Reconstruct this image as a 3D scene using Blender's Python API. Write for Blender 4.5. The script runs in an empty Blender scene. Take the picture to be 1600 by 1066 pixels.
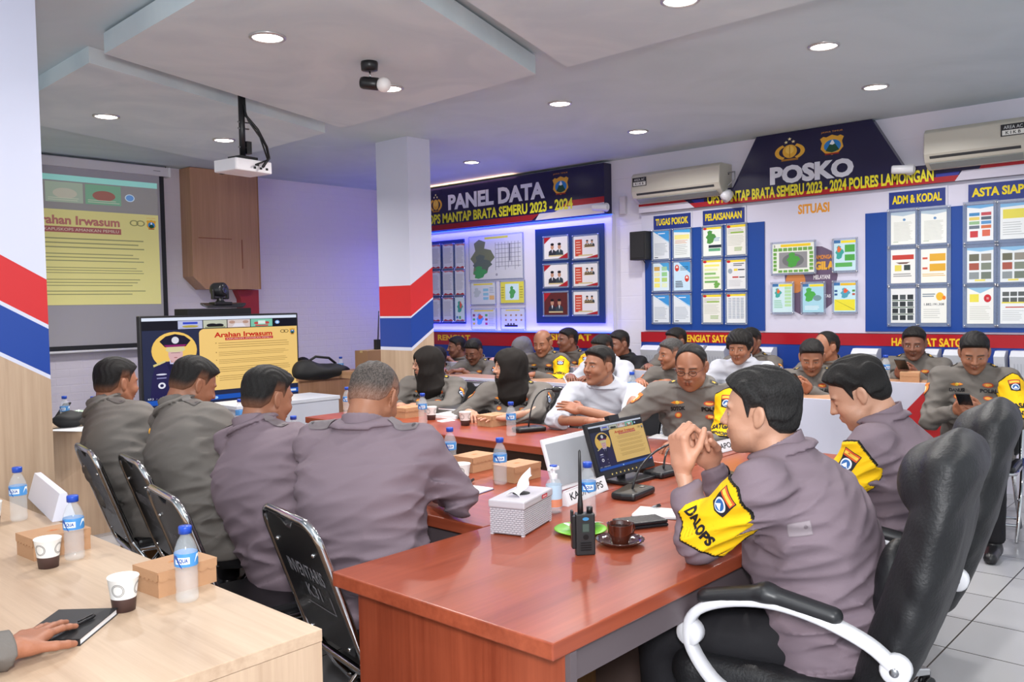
import bpy, bmesh, math, random
import numpy as np
from math import sin, cos, pi, radians
from mathutils import Vector, Matrix
random.seed(7)
SC = bpy.context.scene
COL = SC.collection
# ------------------------------------------------------------------ camera
F_PX = 1341.0
EYE = 1.5
_vr = np.array([2023-800., -(453-533.), -F_PX]); _vl = np.array([-672-800., -(504-533.), -F_PX])
AX = _vr/np.linalg.norm(_vr); AY = _vl-AX*np.dot(_vl, AX); AY /= np.linalg.norm(AY); AZ = np.cross(AX, AY)
RW = np.array([AX, AY, AZ])                      # world = RW @ camera
cam = bpy.data.cameras.new('camera'); co = bpy.data.objects.new('camera', cam); COL.objects.link(co)
cam.sensor_width = 36; cam.lens = F_PX/1600*36; cam.clip_start = .02; cam.clip_end = 100
m4 = Matrix.Identity(4)
for i in range(3):
    for j in range(3): m4[i][j] = RW[i][j]
m4[2][3] = EYE
co.matrix_world = m4
SC.camera = co
SC.view_settings.view_transform = 'Standard'; SC.view_settings.look = 'None'
SC.view_settings.exposure = 0.27; SC.view_settings.gamma = 1; SC.view_settings.use_curve_mapping = False
# ------------------------------------------------------------------ world and lights
w = bpy.data.worlds.new('ambient_fill'); SC.world = w; w.use_nodes = True  # uniform ambient light added as soft fill through the open sides
w.node_tree.nodes['Background'].inputs[0].default_value = (.9, .97, 1, 1)
w.node_tree.nodes['Background'].inputs[1].default_value = .95
CEIL = 2.95
def lamp(name, kind, loc, power, color=(1, 1, 1), rot=(0, 0, 0), **k):
    l = bpy.data.lights.new(name, kind); l.energy = power; l.color = color
    for a, b in k.items(): setattr(l, a, b)
    o = bpy.data.objects.new(name, l); COL.objects.link(o); o.location = loc; o.rotation_euler = rot
    return o
# the photographer's flash, just above the camera
fl = lamp('camera_flash', 'POINT', (-.12, -.12, 1.8), 230, (1, .985, 1), shadow_soft_size=.16)
# unseen fill lamps added outside the view, made like the visible downlights
for x, y in ((1.0, 1.2), (2.2, -.4), (0.2, 3.2), (4.0, -.2), (5.6, .2)):
    lamp('down_area_light', 'AREA', (x, y, CEIL-.12), 12, (1, .97, .93), shape='DISK', size=.14)
# ------------------------------------------------------------------ pixels to points on known planes
def ray(x, y): return RW @ np.array([x-800., -(y-533.), -F_PX])
def onz(x, y, z=.75):
    d = ray(x, y); t = (z-EYE)/d[2]; return Vector((d[0]*t, d[1]*t, z))
def onx(x, y, X):
    d = ray(x, y); t = X/d[0]; return Vector((X, d[1]*t, EYE+d[2]*t))
def ony(x, y, Y):
    d = ray(x, y); t = Y/d[1]; return Vector((d[0]*t, Y, EYE+d[2]*t))
# ------------------------------------------------------------------ materials
def lin(c):
    if isinstance(c, str):
        c = c.lstrip('#'); c = [int(c[i:i+2], 16)/255 for i in (0, 2, 4)]
    return tuple(((v/12.92) if v <= .04045 else ((v+.055)/1.055)**2.4) for v in c[:3])
MC = {}
def _new(name):
    m = bpy.data.materials.new(name); m.use_nodes = True
    return m, m.node_tree.nodes, m.node_tree.links, m.node_tree.nodes['Principled BSDF']
def M(c, rough=.55, metal=0, spec=.5, emit=0, bump=0, bscale=60, coat=0, alpha=1, trans=0, var=0):
    key = (c, rough, metal, spec, emit, bump, bscale, coat, alpha, trans, var)
    if key in MC: return MC[key]
    m, n, l, b = _new('surface_'+str(c).strip('#'))
    rgb = lin(c)+(1,)
    b.inputs['Base Color'].default_value = rgb
    b.inputs['Roughness'].default_value = rough; b.inputs['Metallic'].default_value = metal
    b.inputs['Specular IOR Level'].default_value = spec
    b.inputs['Coat Weight'].default_value = coat
    b.inputs['Transmission Weight'].default_value = trans
    b.inputs['Alpha'].default_value = alpha
    if emit > .3:
        b.inputs['Base Color'].default_value = tuple(v*.12 for v in rgb[:3])+(1,)
    if emit:
        b.inputs['Emission Color'].default_value = rgb; b.inputs['Emission Strength'].default_value = emit
    if bump or var:
        tc = n.new('ShaderNodeTexCoord'); nz = n.new('ShaderNodeTexNoise'); nz.inputs['Scale'].default_value = bscale
        nz.inputs['Detail'].default_value = 4
        l.new(tc.outputs['Object'], nz.inputs['Vector'])
        if bump:
            bp = n.new('ShaderNodeBump'); bp.inputs['Strength'].default_value = bump; bp.inputs['Distance'].default_value = .01
            l.new(nz.outputs['Fac'], bp.inputs['Height']); l.new(bp.outputs['Normal'], b.inputs['Normal'])
        if var:
            mx = n.new('ShaderNodeMix'); mx.data_type = 'RGBA'
            mx.inputs[6].default_value = tuple(v*(1-var) for v in rgb[:3])+(1,)
            mx.inputs[7].default_value = tuple(min(1, v*(1+var)) for v in rgb[:3])+(1,)
            l.new(nz.outputs['Fac'], mx.inputs[0]); l.new(mx.outputs[2], b.inputs['Base Color'])
    MC[key] = m
    return m
def wood(name, c1, c2, axis, rough=.35, fine=1.0, coat=0):
    """long fine grain running along the axis"""
    m, n, l, b = _new(name)
    tc = n.new('ShaderNodeTexCoord'); mp = n.new('ShaderNodeMapping')
    s = [46*fine]*3; s[axis] = 1.6*fine
    mp.inputs['Scale'].default_value = s
    nz = n.new('ShaderNodeTexNoise'); nz.inputs['Scale'].default_value = 1; nz.inputs['Detail'].default_value = 6; nz.inputs['Roughness'].default_value = .65
    l.new(tc.outputs['Object'], mp.inputs['Vector']); l.new(mp.outputs['Vector'], nz.inputs['Vector'])
    n2 = n.new('ShaderNodeTexNoise'); mp2 = n.new('ShaderNodeMapping')
    s2 = [9*fine]*3; s2[axis] = .5*fine; mp2.inputs['Scale'].default_value = s2; n2.inputs['Scale'].default_value = 1; n2.inputs['Detail'].default_value = 3
    l.new(tc.outputs['Object'], mp2.inputs['Vector']); l.new(mp2.outputs['Vector'], n2.inputs['Vector'])
    ad = n.new('ShaderNodeMath'); ad.operation = 'ADD'; l.new(nz.outputs['Fac'], ad.inputs[0]); l.new(n2.outputs['Fac'], ad.inputs[1])
    mr = n.new('ShaderNodeMapRange'); mr.inputs[1].default_value = .7; mr.inputs[2].default_value = 1.3
    l.new(ad.outputs[0], mr.inputs[0])
    mx = n.new('ShaderNodeMix'); mx.data_type = 'RGBA'
    mx.inputs[6].default_value = lin(c1)+(1,); mx.inputs[7].default_value = lin(c2)+(1,)
    l.new(mr.outputs[0], mx.inputs[0]); l.new(mx.outputs[2], b.inputs['Base Color'])
    b.inputs['Roughness'].default_value = rough; b.inputs['Coat Weight'].default_value = coat
    return m
RED1, RED2 = '#7f3520', '#a04d33'
W_RED = [wood('red_wood_grain', RED1, RED2, a, .3) for a in range(3)]
W_TAN = [wood('tan_wood_grain', '#ab9078', '#c6ac93', a, .4) for a in range(3)]
W_BRN = [wood('brown_wood_grain', '#8a6038', '#a5784c', a, .5) for a in range(3)]
W_CAB = [wood('cabinet_wood_grain', '#a57a5c', '#b98d6e', a, .45) for a in range(3)]
def tile_mat():
    m, n, l, b = _new('white_floor_tiles')
    tc = n.new('ShaderNodeTexCoord'); mp = n.new('ShaderNodeMapping'); mp.inputs['Location'].default_value = (.1, .12, 0)
    br = n.new('ShaderNodeTexBrick'); br.offset = 0; br.squash = 1
    br.inputs['Scale'].default_value = 1; br.inputs['Brick Width'].default_value = .4; br.inputs['Row Height'].default_value = .4
    br.inputs['Mortar Size'].default_value = .0035; br.inputs['Mortar Smooth'].default_value = .1
    br.inputs['Color1'].default_value = lin('#a7a7aa')+(1,); br.inputs['Color2'].default_value = lin('#a1a1a5')+(1,)
    br.inputs['Mortar'].default_value = lin('#3c3835')+(1,)
    l.new(tc.outputs['Object'], mp.inputs['Vector']); l.new(mp.outputs['Vector'], br.inputs['Vector'])
    l.new(br.outputs['Color'], b.inputs['Base Color']); b.inputs['Roughness'].default_value = .22
    return m
def brickwall_mat(name, c, rot):
    m, n, l, b = _new(name)
    tc = n.new('ShaderNodeTexCoord'); mp = n.new('ShaderNodeMapping'); mp.inputs['Rotation'].default_value = rot
    br = n.new('ShaderNodeTexBrick'); br.inputs['Scale'].default_value = 1; br.inputs['Brick Width'].default_value = .24; br.inputs['Row Height'].default_value = .075
    br.inputs['Mortar Size'].default_value = .006; br.inputs['Mortar Smooth'].default_value = .6
    br.inputs['Color1'].default_value = (1, 1, 1, 1); br.inputs['Color2'].default_value = (.85, .85, .85, 1); br.inputs['Mortar'].default_value = (0, 0, 0, 1)
    l.new(tc.outputs['Object'], mp.inputs['Vector']); l.new(mp.outputs['Vector'], br.inputs['Vector'])
    nz = n.new('ShaderNodeTexNoise'); nz.inputs['Scale'].default_value = 18; l.new(tc.outputs['Object'], nz.inputs['Vector'])
    ad = n.new('ShaderNodeMath'); ad.operation = 'MULTIPLY_ADD'; l.new(nz.outputs['Fac'], ad.inputs[0]); ad.inputs[1].default_value = .8; l.new(br.outputs['Color'], ad.inputs[2])
    bp = n.new('ShaderNodeBump'); bp.inputs['Strength'].default_value = .28; bp.inputs['Distance'].default_value = .006
    l.new(ad.outputs[0], bp.inputs['Height']); l.new(bp.outputs['Normal'], b.inputs['Normal'])
    b.inputs['Base Color'].default_value = lin(c)+(1,); b.inputs['Roughness'].default_value = .6
    return m
def ceiling_mat(name, c1, c2, sc=1.1):
    m, n, l, b = _new(name)
    tc = n.new('ShaderNodeTexCoord'); nz = n.new('ShaderNodeTexNoise'); nz.inputs['Scale'].default_value = sc; nz.inputs['Detail'].default_value = 7; nz.inputs['Distortion'].default_value = 1.2
    l.new(tc.outputs['Object'], nz.inputs['Vector'])
    mr = n.new('ShaderNodeMapRange'); mr.inputs[1].default_value = .35; mr.inputs[2].default_value = .6; l.new(nz.outputs['Fac'], mr.inputs[0])
    mx = n.new('ShaderNodeMix'); mx.data_type = 'RGBA'; mx.inputs[6].default_value = lin(c1)+(1,); mx.inputs[7].default_value = lin(c2)+(1,)
    l.new(mr.outputs[0], mx.inputs[0]); l.new(mx.outputs[2], b.inputs['Base Color']); b.inputs['Roughness'].default_value = .7
    bp = n.new('ShaderNodeBump'); bp.inputs['Strength'].default_value = .1; bp.inputs['Distance'].default_value = .02
    l.new(nz.outputs['Fac'], bp.inputs['Height']); l.new(bp.outputs['Normal'], b.inputs['Normal'])
    return m
def attr_mat(name, rough=.5, sss=0, bump=0, bscale=300, stretch=None, spec=.5):
    m, n, l, b = _new(name)
    a = n.new('ShaderNodeAttribute'); a.attribute_name = 'Col'; l.new(a.outputs['Color'], b.inputs['Base Color'])
    b.inputs['Roughness'].default_value = rough; b.inputs['Specular IOR Level'].default_value = spec
    if sss:
        b.inputs['Subsurface Weight'].default_value = sss; b.inputs['Subsurface Radius'].default_value = (.01, .004, .002); b.inputs['Subsurface Scale'].default_value = 1
    if bump:
        tc = n.new('ShaderNodeTexCoord'); nz = n.new('ShaderNodeTexNoise'); nz.inputs['Scale'].default_value = bscale
        if stretch:
            mp = n.new('ShaderNodeMapping'); mp.inputs['Scale'].default_value = stretch; l.new(tc.outputs['Object'], mp.inputs['Vector']); l.new(mp.outputs['Vector'], nz.inputs['Vector'])
        else: l.new(tc.outputs['Object'], nz.inputs['Vector'])
        bp = n.new('ShaderNodeBump'); bp.inputs['Strength'].default_value = bump; bp.inputs['Distance'].default_value = .004
        l.new(nz.outputs['Fac'], bp.inputs['Height']); l.new(bp.outputs['Normal'], b.inputs['Normal'])
    return m
SKIN = attr_mat('skin', .48, 0, .12, 220)
HAIRM = attr_mat('hair', .55, 0, .5, 300, (1, 1, .35), .14)
CLOTHM = attr_mat('uniform_cloth', .75, 0, .12, 420, None, .25)
CHROME = M('#c9c9cc', .13, 1); STEEL = M('#9a9a9e', .3, 1)
BLK = M('#17171a', .35); BLKM = M('#121214', .6); LEATHER = M('#19191c', .5, 0, .4, 0, .2, 120)
WHITE = M('#cdd0e4', .35); WPL = M('#e6e5ea', .35)
# ------------------------------------------------------------------ mesh builder
class MB:
    def __init__(s): s.v = []; s.f = []; s.m = []; s.mats = []; s.sm = []
    def mi(s, m):
        if m not in s.mats: s.mats.append(m)
        return s.mats.index(m)
    def add(s, vs, fs, mat, smooth=False):
        k = len(s.v); i = s.mi(mat); s.v += [tuple(v) for v in vs]
        for f in fs: s.f.append(tuple(k+j for j in f)); s.m.append(i); s.sm.append(smooth)
        return s
    def box(s, a, b, mat):
        x0, y0, z0 = [min(p, q) for p, q in zip(a, b)]; x1, y1, z1 = [max(p, q) for p, q in zip(a, b)]
        vs = [(x0, y0, z0), (x1, y0, z0), (x1, y1, z0), (x0, y1, z0), (x0, y0, z1), (x1, y0, z1), (x1, y1, z1), (x0, y1, z1)]
        return s.add(vs, [(0, 3, 2, 1), (4, 5, 6, 7), (0, 1, 5, 4), (1, 2, 6, 5), (2, 3, 7, 6), (3, 0, 4, 7)], mat)
    def obox(s, c, ax, ay, az, mat):
        """box with centre c and half vectors"""
        c, ax, ay, az = map(Vector, (c, ax, ay, az))
        vs = [c+i*ax+j*ay+k*az for k in (-1, 1) for i, j in ((-1, -1), (1, -1), (1, 1), (-1, 1))]
        return s.add(vs, [(0, 3, 2, 1), (4, 5, 6, 7), (0, 1, 5, 4), (1, 2, 6, 5), (2, 3, 7, 6), (3, 0, 4, 7)], mat)
    def prism(s, pts, d, mat):
        """polygon pts (Vectors) extruded by vector d"""
        n = len(pts); pts = [Vector(p) for p in pts]; d = Vector(d)
        vs = pts+[p+d for p in pts]
        return s.add(vs, [tuple(range(n)), tuple(range(2*n-1, n-1, -1))]+[(i, i+n, (i+1) % n+n, (i+1) % n) for i in range(n)], mat)
    def lathe(s, prof, mat, c=(0, 0, 0), n=28, up=(0, 0, 1), cap=True, flute=0, nf=0):
        up = Vector(up).normalized(); a = up.orthogonal().normalized(); b = up.cross(a); c = Vector(c)
        vs = []; fs = []
        for r, z in prof:
            for i in range(n):
                t = 2*pi*i/n; rr = r*(1+flute*cos(nf*t)) if nf else r
                vs.append(c+up*z+(a*cos(t)+b*sin(t))*rr)
        for k in range(len(prof)-1):
            for i in range(n): j = (i+1) % n; fs.append((k*n+i, k*n+j, (k+1)*n+j, (k+1)*n+i))
        if cap: fs.append(tuple(range(n-1, -1, -1))); fs.append(tuple((len(prof)-1)*n+i for i in range(n)))
        return s.add(vs, fs, mat, True)
    def tube(s, pts, r, mat, n=10, closed=False, ry=None):
        pts = [Vector(p) for p in pts]; N = len(pts); vs = []; fs = []
        rs = r if isinstance(r, (list, tuple)) else [r]*N
        T = []
        for i in range(N):
            a = pts[i-1] if (i > 0 or closed) else pts[i]; b = pts[(i+1) % N] if (i < N-1 or closed) else pts[i]
            T.append((b-a).normalized())
        u = T[0].orthogonal().normalized()
        for i in range(N):
            u = (u-T[i]*u.dot(T[i])).normalized(); w_ = T[i].cross(u)
            for k in range(n):
                t = 2*pi*k/n; vs.append(pts[i]+(u*cos(t)+w_*sin(t))*rs[i])
        for i in range(N if closed else N-1):
            j = (i+1) % N
            for k in range(n): q = (k+1) % n; fs.append((i*n+k, i*n+q, j*n+q, j*n+k))
        if not closed: fs.append(tuple(range(n-1, -1, -1))); fs.append(tuple((N-1)*n+i for i in range(n)))
        return s.add(vs, fs, mat, True)
    def ball(s, c, r, mat, n=14, sc=(1, 1, 1)):
        vs = []; fs = []; c = Vector(c)
        for i in range(1, n):
            for j in range(2*n):
                a = pi*i/n; b = pi*j/n; vs.append(c+Vector((sin(a)*cos(b)*sc[0], sin(a)*sin(b)*sc[1], cos(a)*sc[2]))*r)
        for i in range(n-2):
            for j in range(2*n): q = (j+1) % (2*n); fs.append((i*2*n+j, (i+1)*2*n+j, (i+1)*2*n+q, i*2*n+q))
        k = len(vs); vs += [c+Vector((0, 0, r*sc[2])), c-Vector((0, 0, r*sc[2]))]
        for j in range(2*n): q = (j+1) % (2*n); fs.append((k, j, q)); fs.append((k+1, (n-2)*2*n+q, (n-2)*2*n+j))
        return s.add(vs, fs, mat, True)
    def build(s, name, parent=None, loc=None, bevel=0, fixn=True):
        me = bpy.data.meshes.new(name)
        o0 = Vector((0, 0, 0))
        if loc is not None: o0 = Vector(loc)
        me.from_pydata([tuple(Vector(v)-o0) for v in s.v], [], s.f)
        for m in s.mats: me.materials.append(m)
        me.polygons.foreach_set('material_index', s.m); me.polygons.foreach_set('use_smooth', s.sm)
        if fixn:
            bm = bmesh.new(); bm.from_mesh(me); bmesh.ops.recalc_face_normals(bm, faces=bm.faces); bm.to_mesh(me); bm.free()
        o = bpy.data.objects.new(name, me); COL.objects.link(o)
        if parent is not None:
            o.parent = parent
            if loc is not None: o.location = o0
        elif loc is not None: o.location = o0
        if bevel:
            b = o.modifiers.new('bevel', 'BEVEL'); b.width = bevel; b.segments = 2; b.limit_method = 'ANGLE'
        return o
def tag(o, label=None, cat=None, group=None, kind=None):
    if label: o['label'] = label
    if cat: o['category'] = cat
    if group: o['group'] = group
    if kind: o['kind'] = kind
    return o
def thing(name, label, cat, loc=(0, 0, 0), rz=0, group=None):
    o = bpy.data.objects.new(name, None); COL.objects.link(o); o.location = loc; o.rotation_euler = (0, 0, rz); o.empty_display_size = .1
    return tag(o, label, cat, group)
def kids(o): return [c for c in o.children]
def dup(o, loc=None, rz=None, label=None, group=None, parent=None):
    r = o.copy(); COL.objects.link(r); r.parent = parent
    if loc is not None: r.location = loc
    if rz is not None: r.rotation_euler = (0, 0, rz)
    if label: r['label'] = label
    if group: r['group'] = group
    for c in kids(o): dup(c, parent=r)
    return r
# ------------------------------------------------------------------ lettering and flat artwork
_TX = {}
def text2d(s, bold=.0, res=3):
    key = (s, bold)
    if key in _TX: return _TX[key]
    cu = bpy.data.curves.new('t', 'FONT'); cu.body = s; cu.offset = bold; cu.resolution_u = res; cu.fill_mode = 'FRONT'
    o = bpy.data.objects.new('t', cu); COL.objects.link(o)
    dg = bpy.context.evaluated_depsgraph_get(); me = bpy.data.meshes.new_from_object(o.evaluated_get(dg))
    V = np.array([v.co[:2] for v in me.vertices]); F = [tuple(p.vertices) for p in me.polygons]
    bpy.data.objects.remove(o); bpy.data.curves.remove(cu); bpy.data.meshes.remove(me)
    mn = V.min(0); mx = V.max(0); V = (V-mn)/(mx-mn)
    _TX[key] = (V, F); return _TX[key]
class Art:
    """flat coloured shapes in the unit square, stacked in thin layers"""
    def __init__(s): s.items = []
    def r(s, x0, y0, x1, y1, c): s.items.append(([(x0, y0), (x1, y0), (x1, y1), (x0, y1)], None, c)); return s
    def p(s, pts, c): s.items.append((pts, None, c)); return s
    def e(s, cx, cy, rx, ry, c, n=28, a0=0, a1=2*pi):
        full = abs(a1-a0-2*pi) < 1e-6
        pts = [(cx+rx*cos(a0+(a1-a0)*i/n), cy+ry*sin(a0+(a1-a0)*i/n)) for i in range(n if full else n+1)]
        s.items.append((pts, None, c)); return s
    def ring(s, cx, cy, rx, ry, w_, c, n=32, a0=0, a1=2*pi):
        V = []; F = []
        for i in range(n+1):
            a = a0+(a1-a0)*i/n; V += [(cx+rx*cos(a), cy+ry*sin(a)), (cx+rx*(1-w_)*cos(a), cy+ry*(1-w_)*sin(a))]
        F = [(2*i, 2*i+2, 2*i+3, 2*i+1) for i in range(n)]
        s.items.append((V, F, c)); return s
    def t(s, txt, x0, y0, x1, y1, c, bold=.02):
        V, F = text2d(txt, bold)
        s.items.append(([(x0+(x1-x0)*v[0], y0+(y1-y0)*v[1]) for v in V], F, c)); return s
    def lines(s, x0, y0, x1, y1, n, c, w_=.35, jit=.25):
        h = (y1-y0)/n
        for i in range(n):
            s.r(x0, y0+h*i+h*(.5-w_/2), x1-random.random()*jit*(x1-x0), y0+h*i+h*(.5+w_/2), c)
        return s
    def merge(s, o, x0, y0, x1, y1):
        for pts, F, c in o.items: s.items.append(([(x0+(x1-x0)*p[0], y0+(y1-y0)*p[1]) for p in pts], F, c))
        return s
    def build(s, name, parent, P0, U, V, N, eps=.00009, emit=0, rough=.45, fn=None, mix=1.0, loc=None, local=None):
        """P0 lower-left corner, U and V full side vectors, N outward"""
        mb = MB(); P0, U, V, N = map(Vector, (P0, U, V, N))
        lay = 0; last = None
        for pts, F, c in s.items:
            lay += 1
            mat = M(c, rough, 0, .3, emit) if not fn else fn(c)
            vs = [P0+U*p[0]+V*p[1]+N*(eps*lay) for p in pts]
            mb.add(vs, F if F else [tuple(range(len(vs)))], mat)
        o = mb.build(name, parent, loc, fixn=False)
        return o
# ------------------------------------------------------------------ distance-field modelling for bodies, clothes and cushions
def v3(*a): return np.array(a, dtype=np.float32)
def nrm(v): v = np.asarray(v, dtype=np.float64); return v/(np.linalg.norm(v)+1e-9)
def s_rc(P, a, b, ra, rb):
    a = np.asarray(a, np.float32); b = np.asarray(b, np.float32); ab = b-a; L2 = float(ab@ab)+1e-9
    t = np.clip(((P-a)@ab)/L2, 0, 1); d = P-a-t[:, None]*ab
    return np.sqrt(np.einsum('ij,ij->i', d, d))-(ra+(rb-ra)*t)
def s_ell(P, c, r, R=None):
    q = P-np.asarray(c, np.float32)
    if R is not None: q = q@np.asarray(R, np.float32)
    r = np.asarray(r, np.float32); q1 = q/r; q2 = q1/r
    k0 = np.sqrt(np.einsum('ij,ij->i', q1, q1)); k1 = np.sqrt(np.einsum('ij,ij->i', q2, q2))+1e-9
    return k0*(k0-1)/k1
def s_box(P, c, h, r=0, R=None):
    q = P-np.asarray(c, np.float32)
    if R is not None: q = q@np.asarray(R, np.float32)
    q = np.abs(q)-(np.asarray(h, np.float32)-r)
    return np.sqrt((np.maximum(q, 0)**2).sum(1))+np.minimum(q.max(1), 0)-r
def smin(a, b, k):
    h = np.clip(.5+.5*(b-a)/k, 0, 1); return b*(1-h)+a*h-k*h*(1-h)
def smax(a, b, k): return -smin(-a, -b, k)
def snet(fn, lo, hi, h, margin=.02):
    lo = np.asarray(lo, float); hi = np.asarray(hi, float); n = np.ceil((hi-lo)/h/4).astype(int)*4+1
    gx, gy, gz = [lo[i]+h*np.arange(n[i]) for i in range(3)]
    cx, cy, cz = gx[::4], gy[::4], gz[::4]
    C = np.stack(np.meshgrid(cx, cy, cz, indexing='ij'), -1).reshape(-1, 3).astype(np.float32)
    dc = fn(C).reshape(len(cx), len(cy), len(cz))
    ix, iy, iz = [np.minimum((np.arange(n[i])+2)//4, len(c)-1) for i, c in enumerate((cx, cy, cz))]
    D = dc[np.ix_(ix, iy, iz)].astype(np.float32).copy()
    act = np.abs(D) < 3.6*h*1.25+margin
    I = np.argwhere(act)
    P = (lo+I*h).astype(np.float32)
    vals = np.empty(len(P), np.float32)
    for k in range(0, len(P), 400000): vals[k:k+400000] = fn(P[k:k+400000])
    D[act] = vals
    D[0] = D[-1] = 1; D[:, 0] = D[:, -1] = 1; D[:, :, 0] = D[:, :, -1] = 1
    S = D < 0
    nx, ny, nz = D.shape
    cnt = np.zeros((nx-1, ny-1, nz-1), np.int8)
    for a in (0, 1):
        for b in (0, 1):
            for c in (0, 1): cnt += S[a:nx-1+a, b:ny-1+b, c:nz-1+c]
    cells = np.argwhere((cnt > 0) & (cnt < 8))
    idx = -np.ones(cnt.shape, np.int64); idx[cells[:, 0], cells[:, 1], cells[:, 2]] = np.arange(len(cells))
    acc = np.zeros((len(cells), 3)); m = np.zeros(len(cells))
    offs = [(a, b, c) for a in (0, 1) for b in (0, 1) for c in (0, 1)]
    for o in offs:
        for ax in range(3):
            if o[ax]: continue
            o2 = list(o); o2[ax] = 1
            A = D[cells[:, 0]+o[0], cells[:, 1]+o[1], cells[:, 2]+o[2]]; B = D[cells[:, 0]+o2[0], cells[:, 1]+o2[1], cells[:, 2]+o2[2]]
            x = (A < 0) != (B < 0); t = np.where(x, A/(A-B+1e-12), 0)
            pt = np.array(o, float)[None].repeat(len(cells), 0); pt[:, ax] += t
            acc += pt*x[:, None]; m += x
    V = lo+(cells+acc/m[:, None])*h
    Fs = []
    for ax in range(3):
        sl0 = [slice(0, -1)]*3; sl0 = [slice(0, None)]*3; a_ = [slice(None)]*3; b_ = [slice(None)]*3
        a_[ax] = slice(0, -1); b_[ax] = slice(1, None)
        x = S[tuple(a_)] != S[tuple(b_)]
        o1, o2 = [k for k in range(3) if k != ax]
        E = np.argwhere(x); E = E[(E[:, o1] > 0) & (E[:, o2] > 0) & (E[:, o1] < D.shape[o1]-1) & (E[:, o2] < D.shape[o2]-1)]
        q = []
        for d1, d2 in ((0, 0), (-1, 0), (-1, -1), (0, -1)):
            e = E.copy(); e[:, o1] += d1; e[:, o2] += d2; q.append(idx[e[:, 0], e[:, 1], e[:, 2]])
        q = np.stack(q, 1); fl_ = S[tuple(E.T)]
        if ax == 1: fl_ = ~fl_
        q[~fl_] = q[~fl_][:, ::-1]
        Fs.append(q)
    return V, np.concatenate(Fs)
def nmesh(name, V, F, mats, parent=None, col=None, loc=(0, 0, 0), midx=None, smooth=True):
    me = bpy.data.meshes.new(name); V = np.asarray(V, np.float32)-np.asarray(loc, np.float32)
    me.vertices.add(len(V)); me.vertices.foreach_set('co', V.ravel())
    me.loops.add(F.size); me.loops.foreach_set('vertex_index', F.ravel().astype(np.int32))
    me.polygons.add(len(F)); me.polygons.foreach_set('loop_start', np.arange(0, F.size, F.shape[1], dtype=np.int32))
    for m in (mats if isinstance(mats, list) else [mats]): me.materials.append(m)
    if midx is not None: me.polygons.foreach_set('material_index', midx)
    me.update(calc_edges=True); me.validate()
    me.polygons.foreach_set('use_smooth', [smooth]*len(me.polygons))
    if col is not None:
        at = me.color_attributes.new('Col', 'FLOAT_COLOR', 'POINT')
        c = np.ones((len(V), 4), np.float32); c[:, :3] = col; at.data.foreach_set('color', c.ravel())
    o = bpy.data.objects.new(name, me); COL.objects.link(o)
    if parent is not None: o.parent = parent
    return o
def snoise(P, s, ph=0.0):
    """cheap smooth folds: warped sines, about -1..1"""
    x, y, z = P[:, 0]*s, P[:, 1]*s, P[:, 2]*s
    a = np.sin(x+2.1*np.sin(.7*y+ph)+1.3*np.sin(.9*z+1.7*ph)); b = np.sin(1.3*z+1.8*np.sin(.8*x+2*ph)+.9*y)
    return .5*(a+b)
# ---- heads
def rot(yaw, pitch=0, roll=0):
    """columns: forward, left, up; pitch positive looks down"""
    cy, sy, cp, sp, cr, sr = cos(yaw), sin(yaw), cos(pitch), sin(pitch), cos(roll), sin(roll)
    Rz = np.array([[cy, -sy, 0], [sy, cy, 0], [0, 0, 1]]); Ry = np.array([[cp, 0, sp], [0, 1, 0], [-sp, 0, cp]]); Rx = np.array([[1, 0, 0], [0, cr, -sr], [0, sr, cr]])
    return Rz@Ry@Rx
def head_core(q):
    ay = np.abs(q[:, 1]); m = np.stack([q[:, 0], ay, q[:, 2]], 1)
    d = s_ell(q, (-.012, 0, .03), (.098, .076, .088))
    d = smin(d, s_ell(q, (.03, 0, -.022), (.06, .062, .082)), .03)
    d = smin(d, s_ell(q, (.032, 0, -.072), (.045, .05, .034)), .025)
    d = smin(d, s_rc(m, (.0, .058, -.045), (.06, .018, -.096), .016, .016), .022)
    d = smin(d, s_rc(q, (-.035, 0, -.03), (-.035, 0, -.09), .058, .054), .03)
    return d, m
def head_sdf(q, fat=0):
    d, m = head_core(q)
    d = smin(d, s_ell(q, (.074, 0, -.1), (.016, .019, .014)), .016)
    d = smin(d, s_ell(m, (.062, .038, -.028), (.024, .022, .02)), .022)
    d = smin(d, s_ell(m, (.076, .026, .026), (.012, .026, .008)), .012)
    d = smax(d, -s_ell(m, (.101, .03, .006), (.02, .018, .011)), .012)
    d = smin(d, s_ell(m, (.076, .031, .005), (.0115, .0145, .0115)), .004)
    d = smin(d, s_rc(q, (.087, 0, .015), (.108, 0, -.022), .008, .0105), .01)
    d = smin(d, s_ell(m, (.097, .0125, -.025), (.011, .0085, .008)), .006)
    d = smax(d, -s_ell(q, (.096, 0, -.0565), (.012, .022, .0014)), .003)
    d = smin(d, s_ell(q, (.09, 0, -.051), (.0095, .023, .0055)), .006)
    d = smin(d, s_ell(q, (.088, 0, -.063), (.0095, .019, .006)), .006)
    if fat: d = smin(d, s_ell(q, (.035, 0, -.062), (.052, .062+fat*.01, .045)), .02)
    return d
def ear_sdf(q):
    ay = np.abs(q[:, 1]); m = np.stack([q[:, 0], ay, q[:, 2]], 1)
    R = rot(-.35, -.2)
    e = s_ell(m, (-.012, .082, -.002), (.019, .0075, .031), R)
    e = smax(e, -s_ell(m, (-.006, .0905, .002), (.011, .006, .019), R), .004)
    return smin(e, s_ell(m, (-.004, .077, -.026), (.008, .006, .01)), .006)
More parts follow.
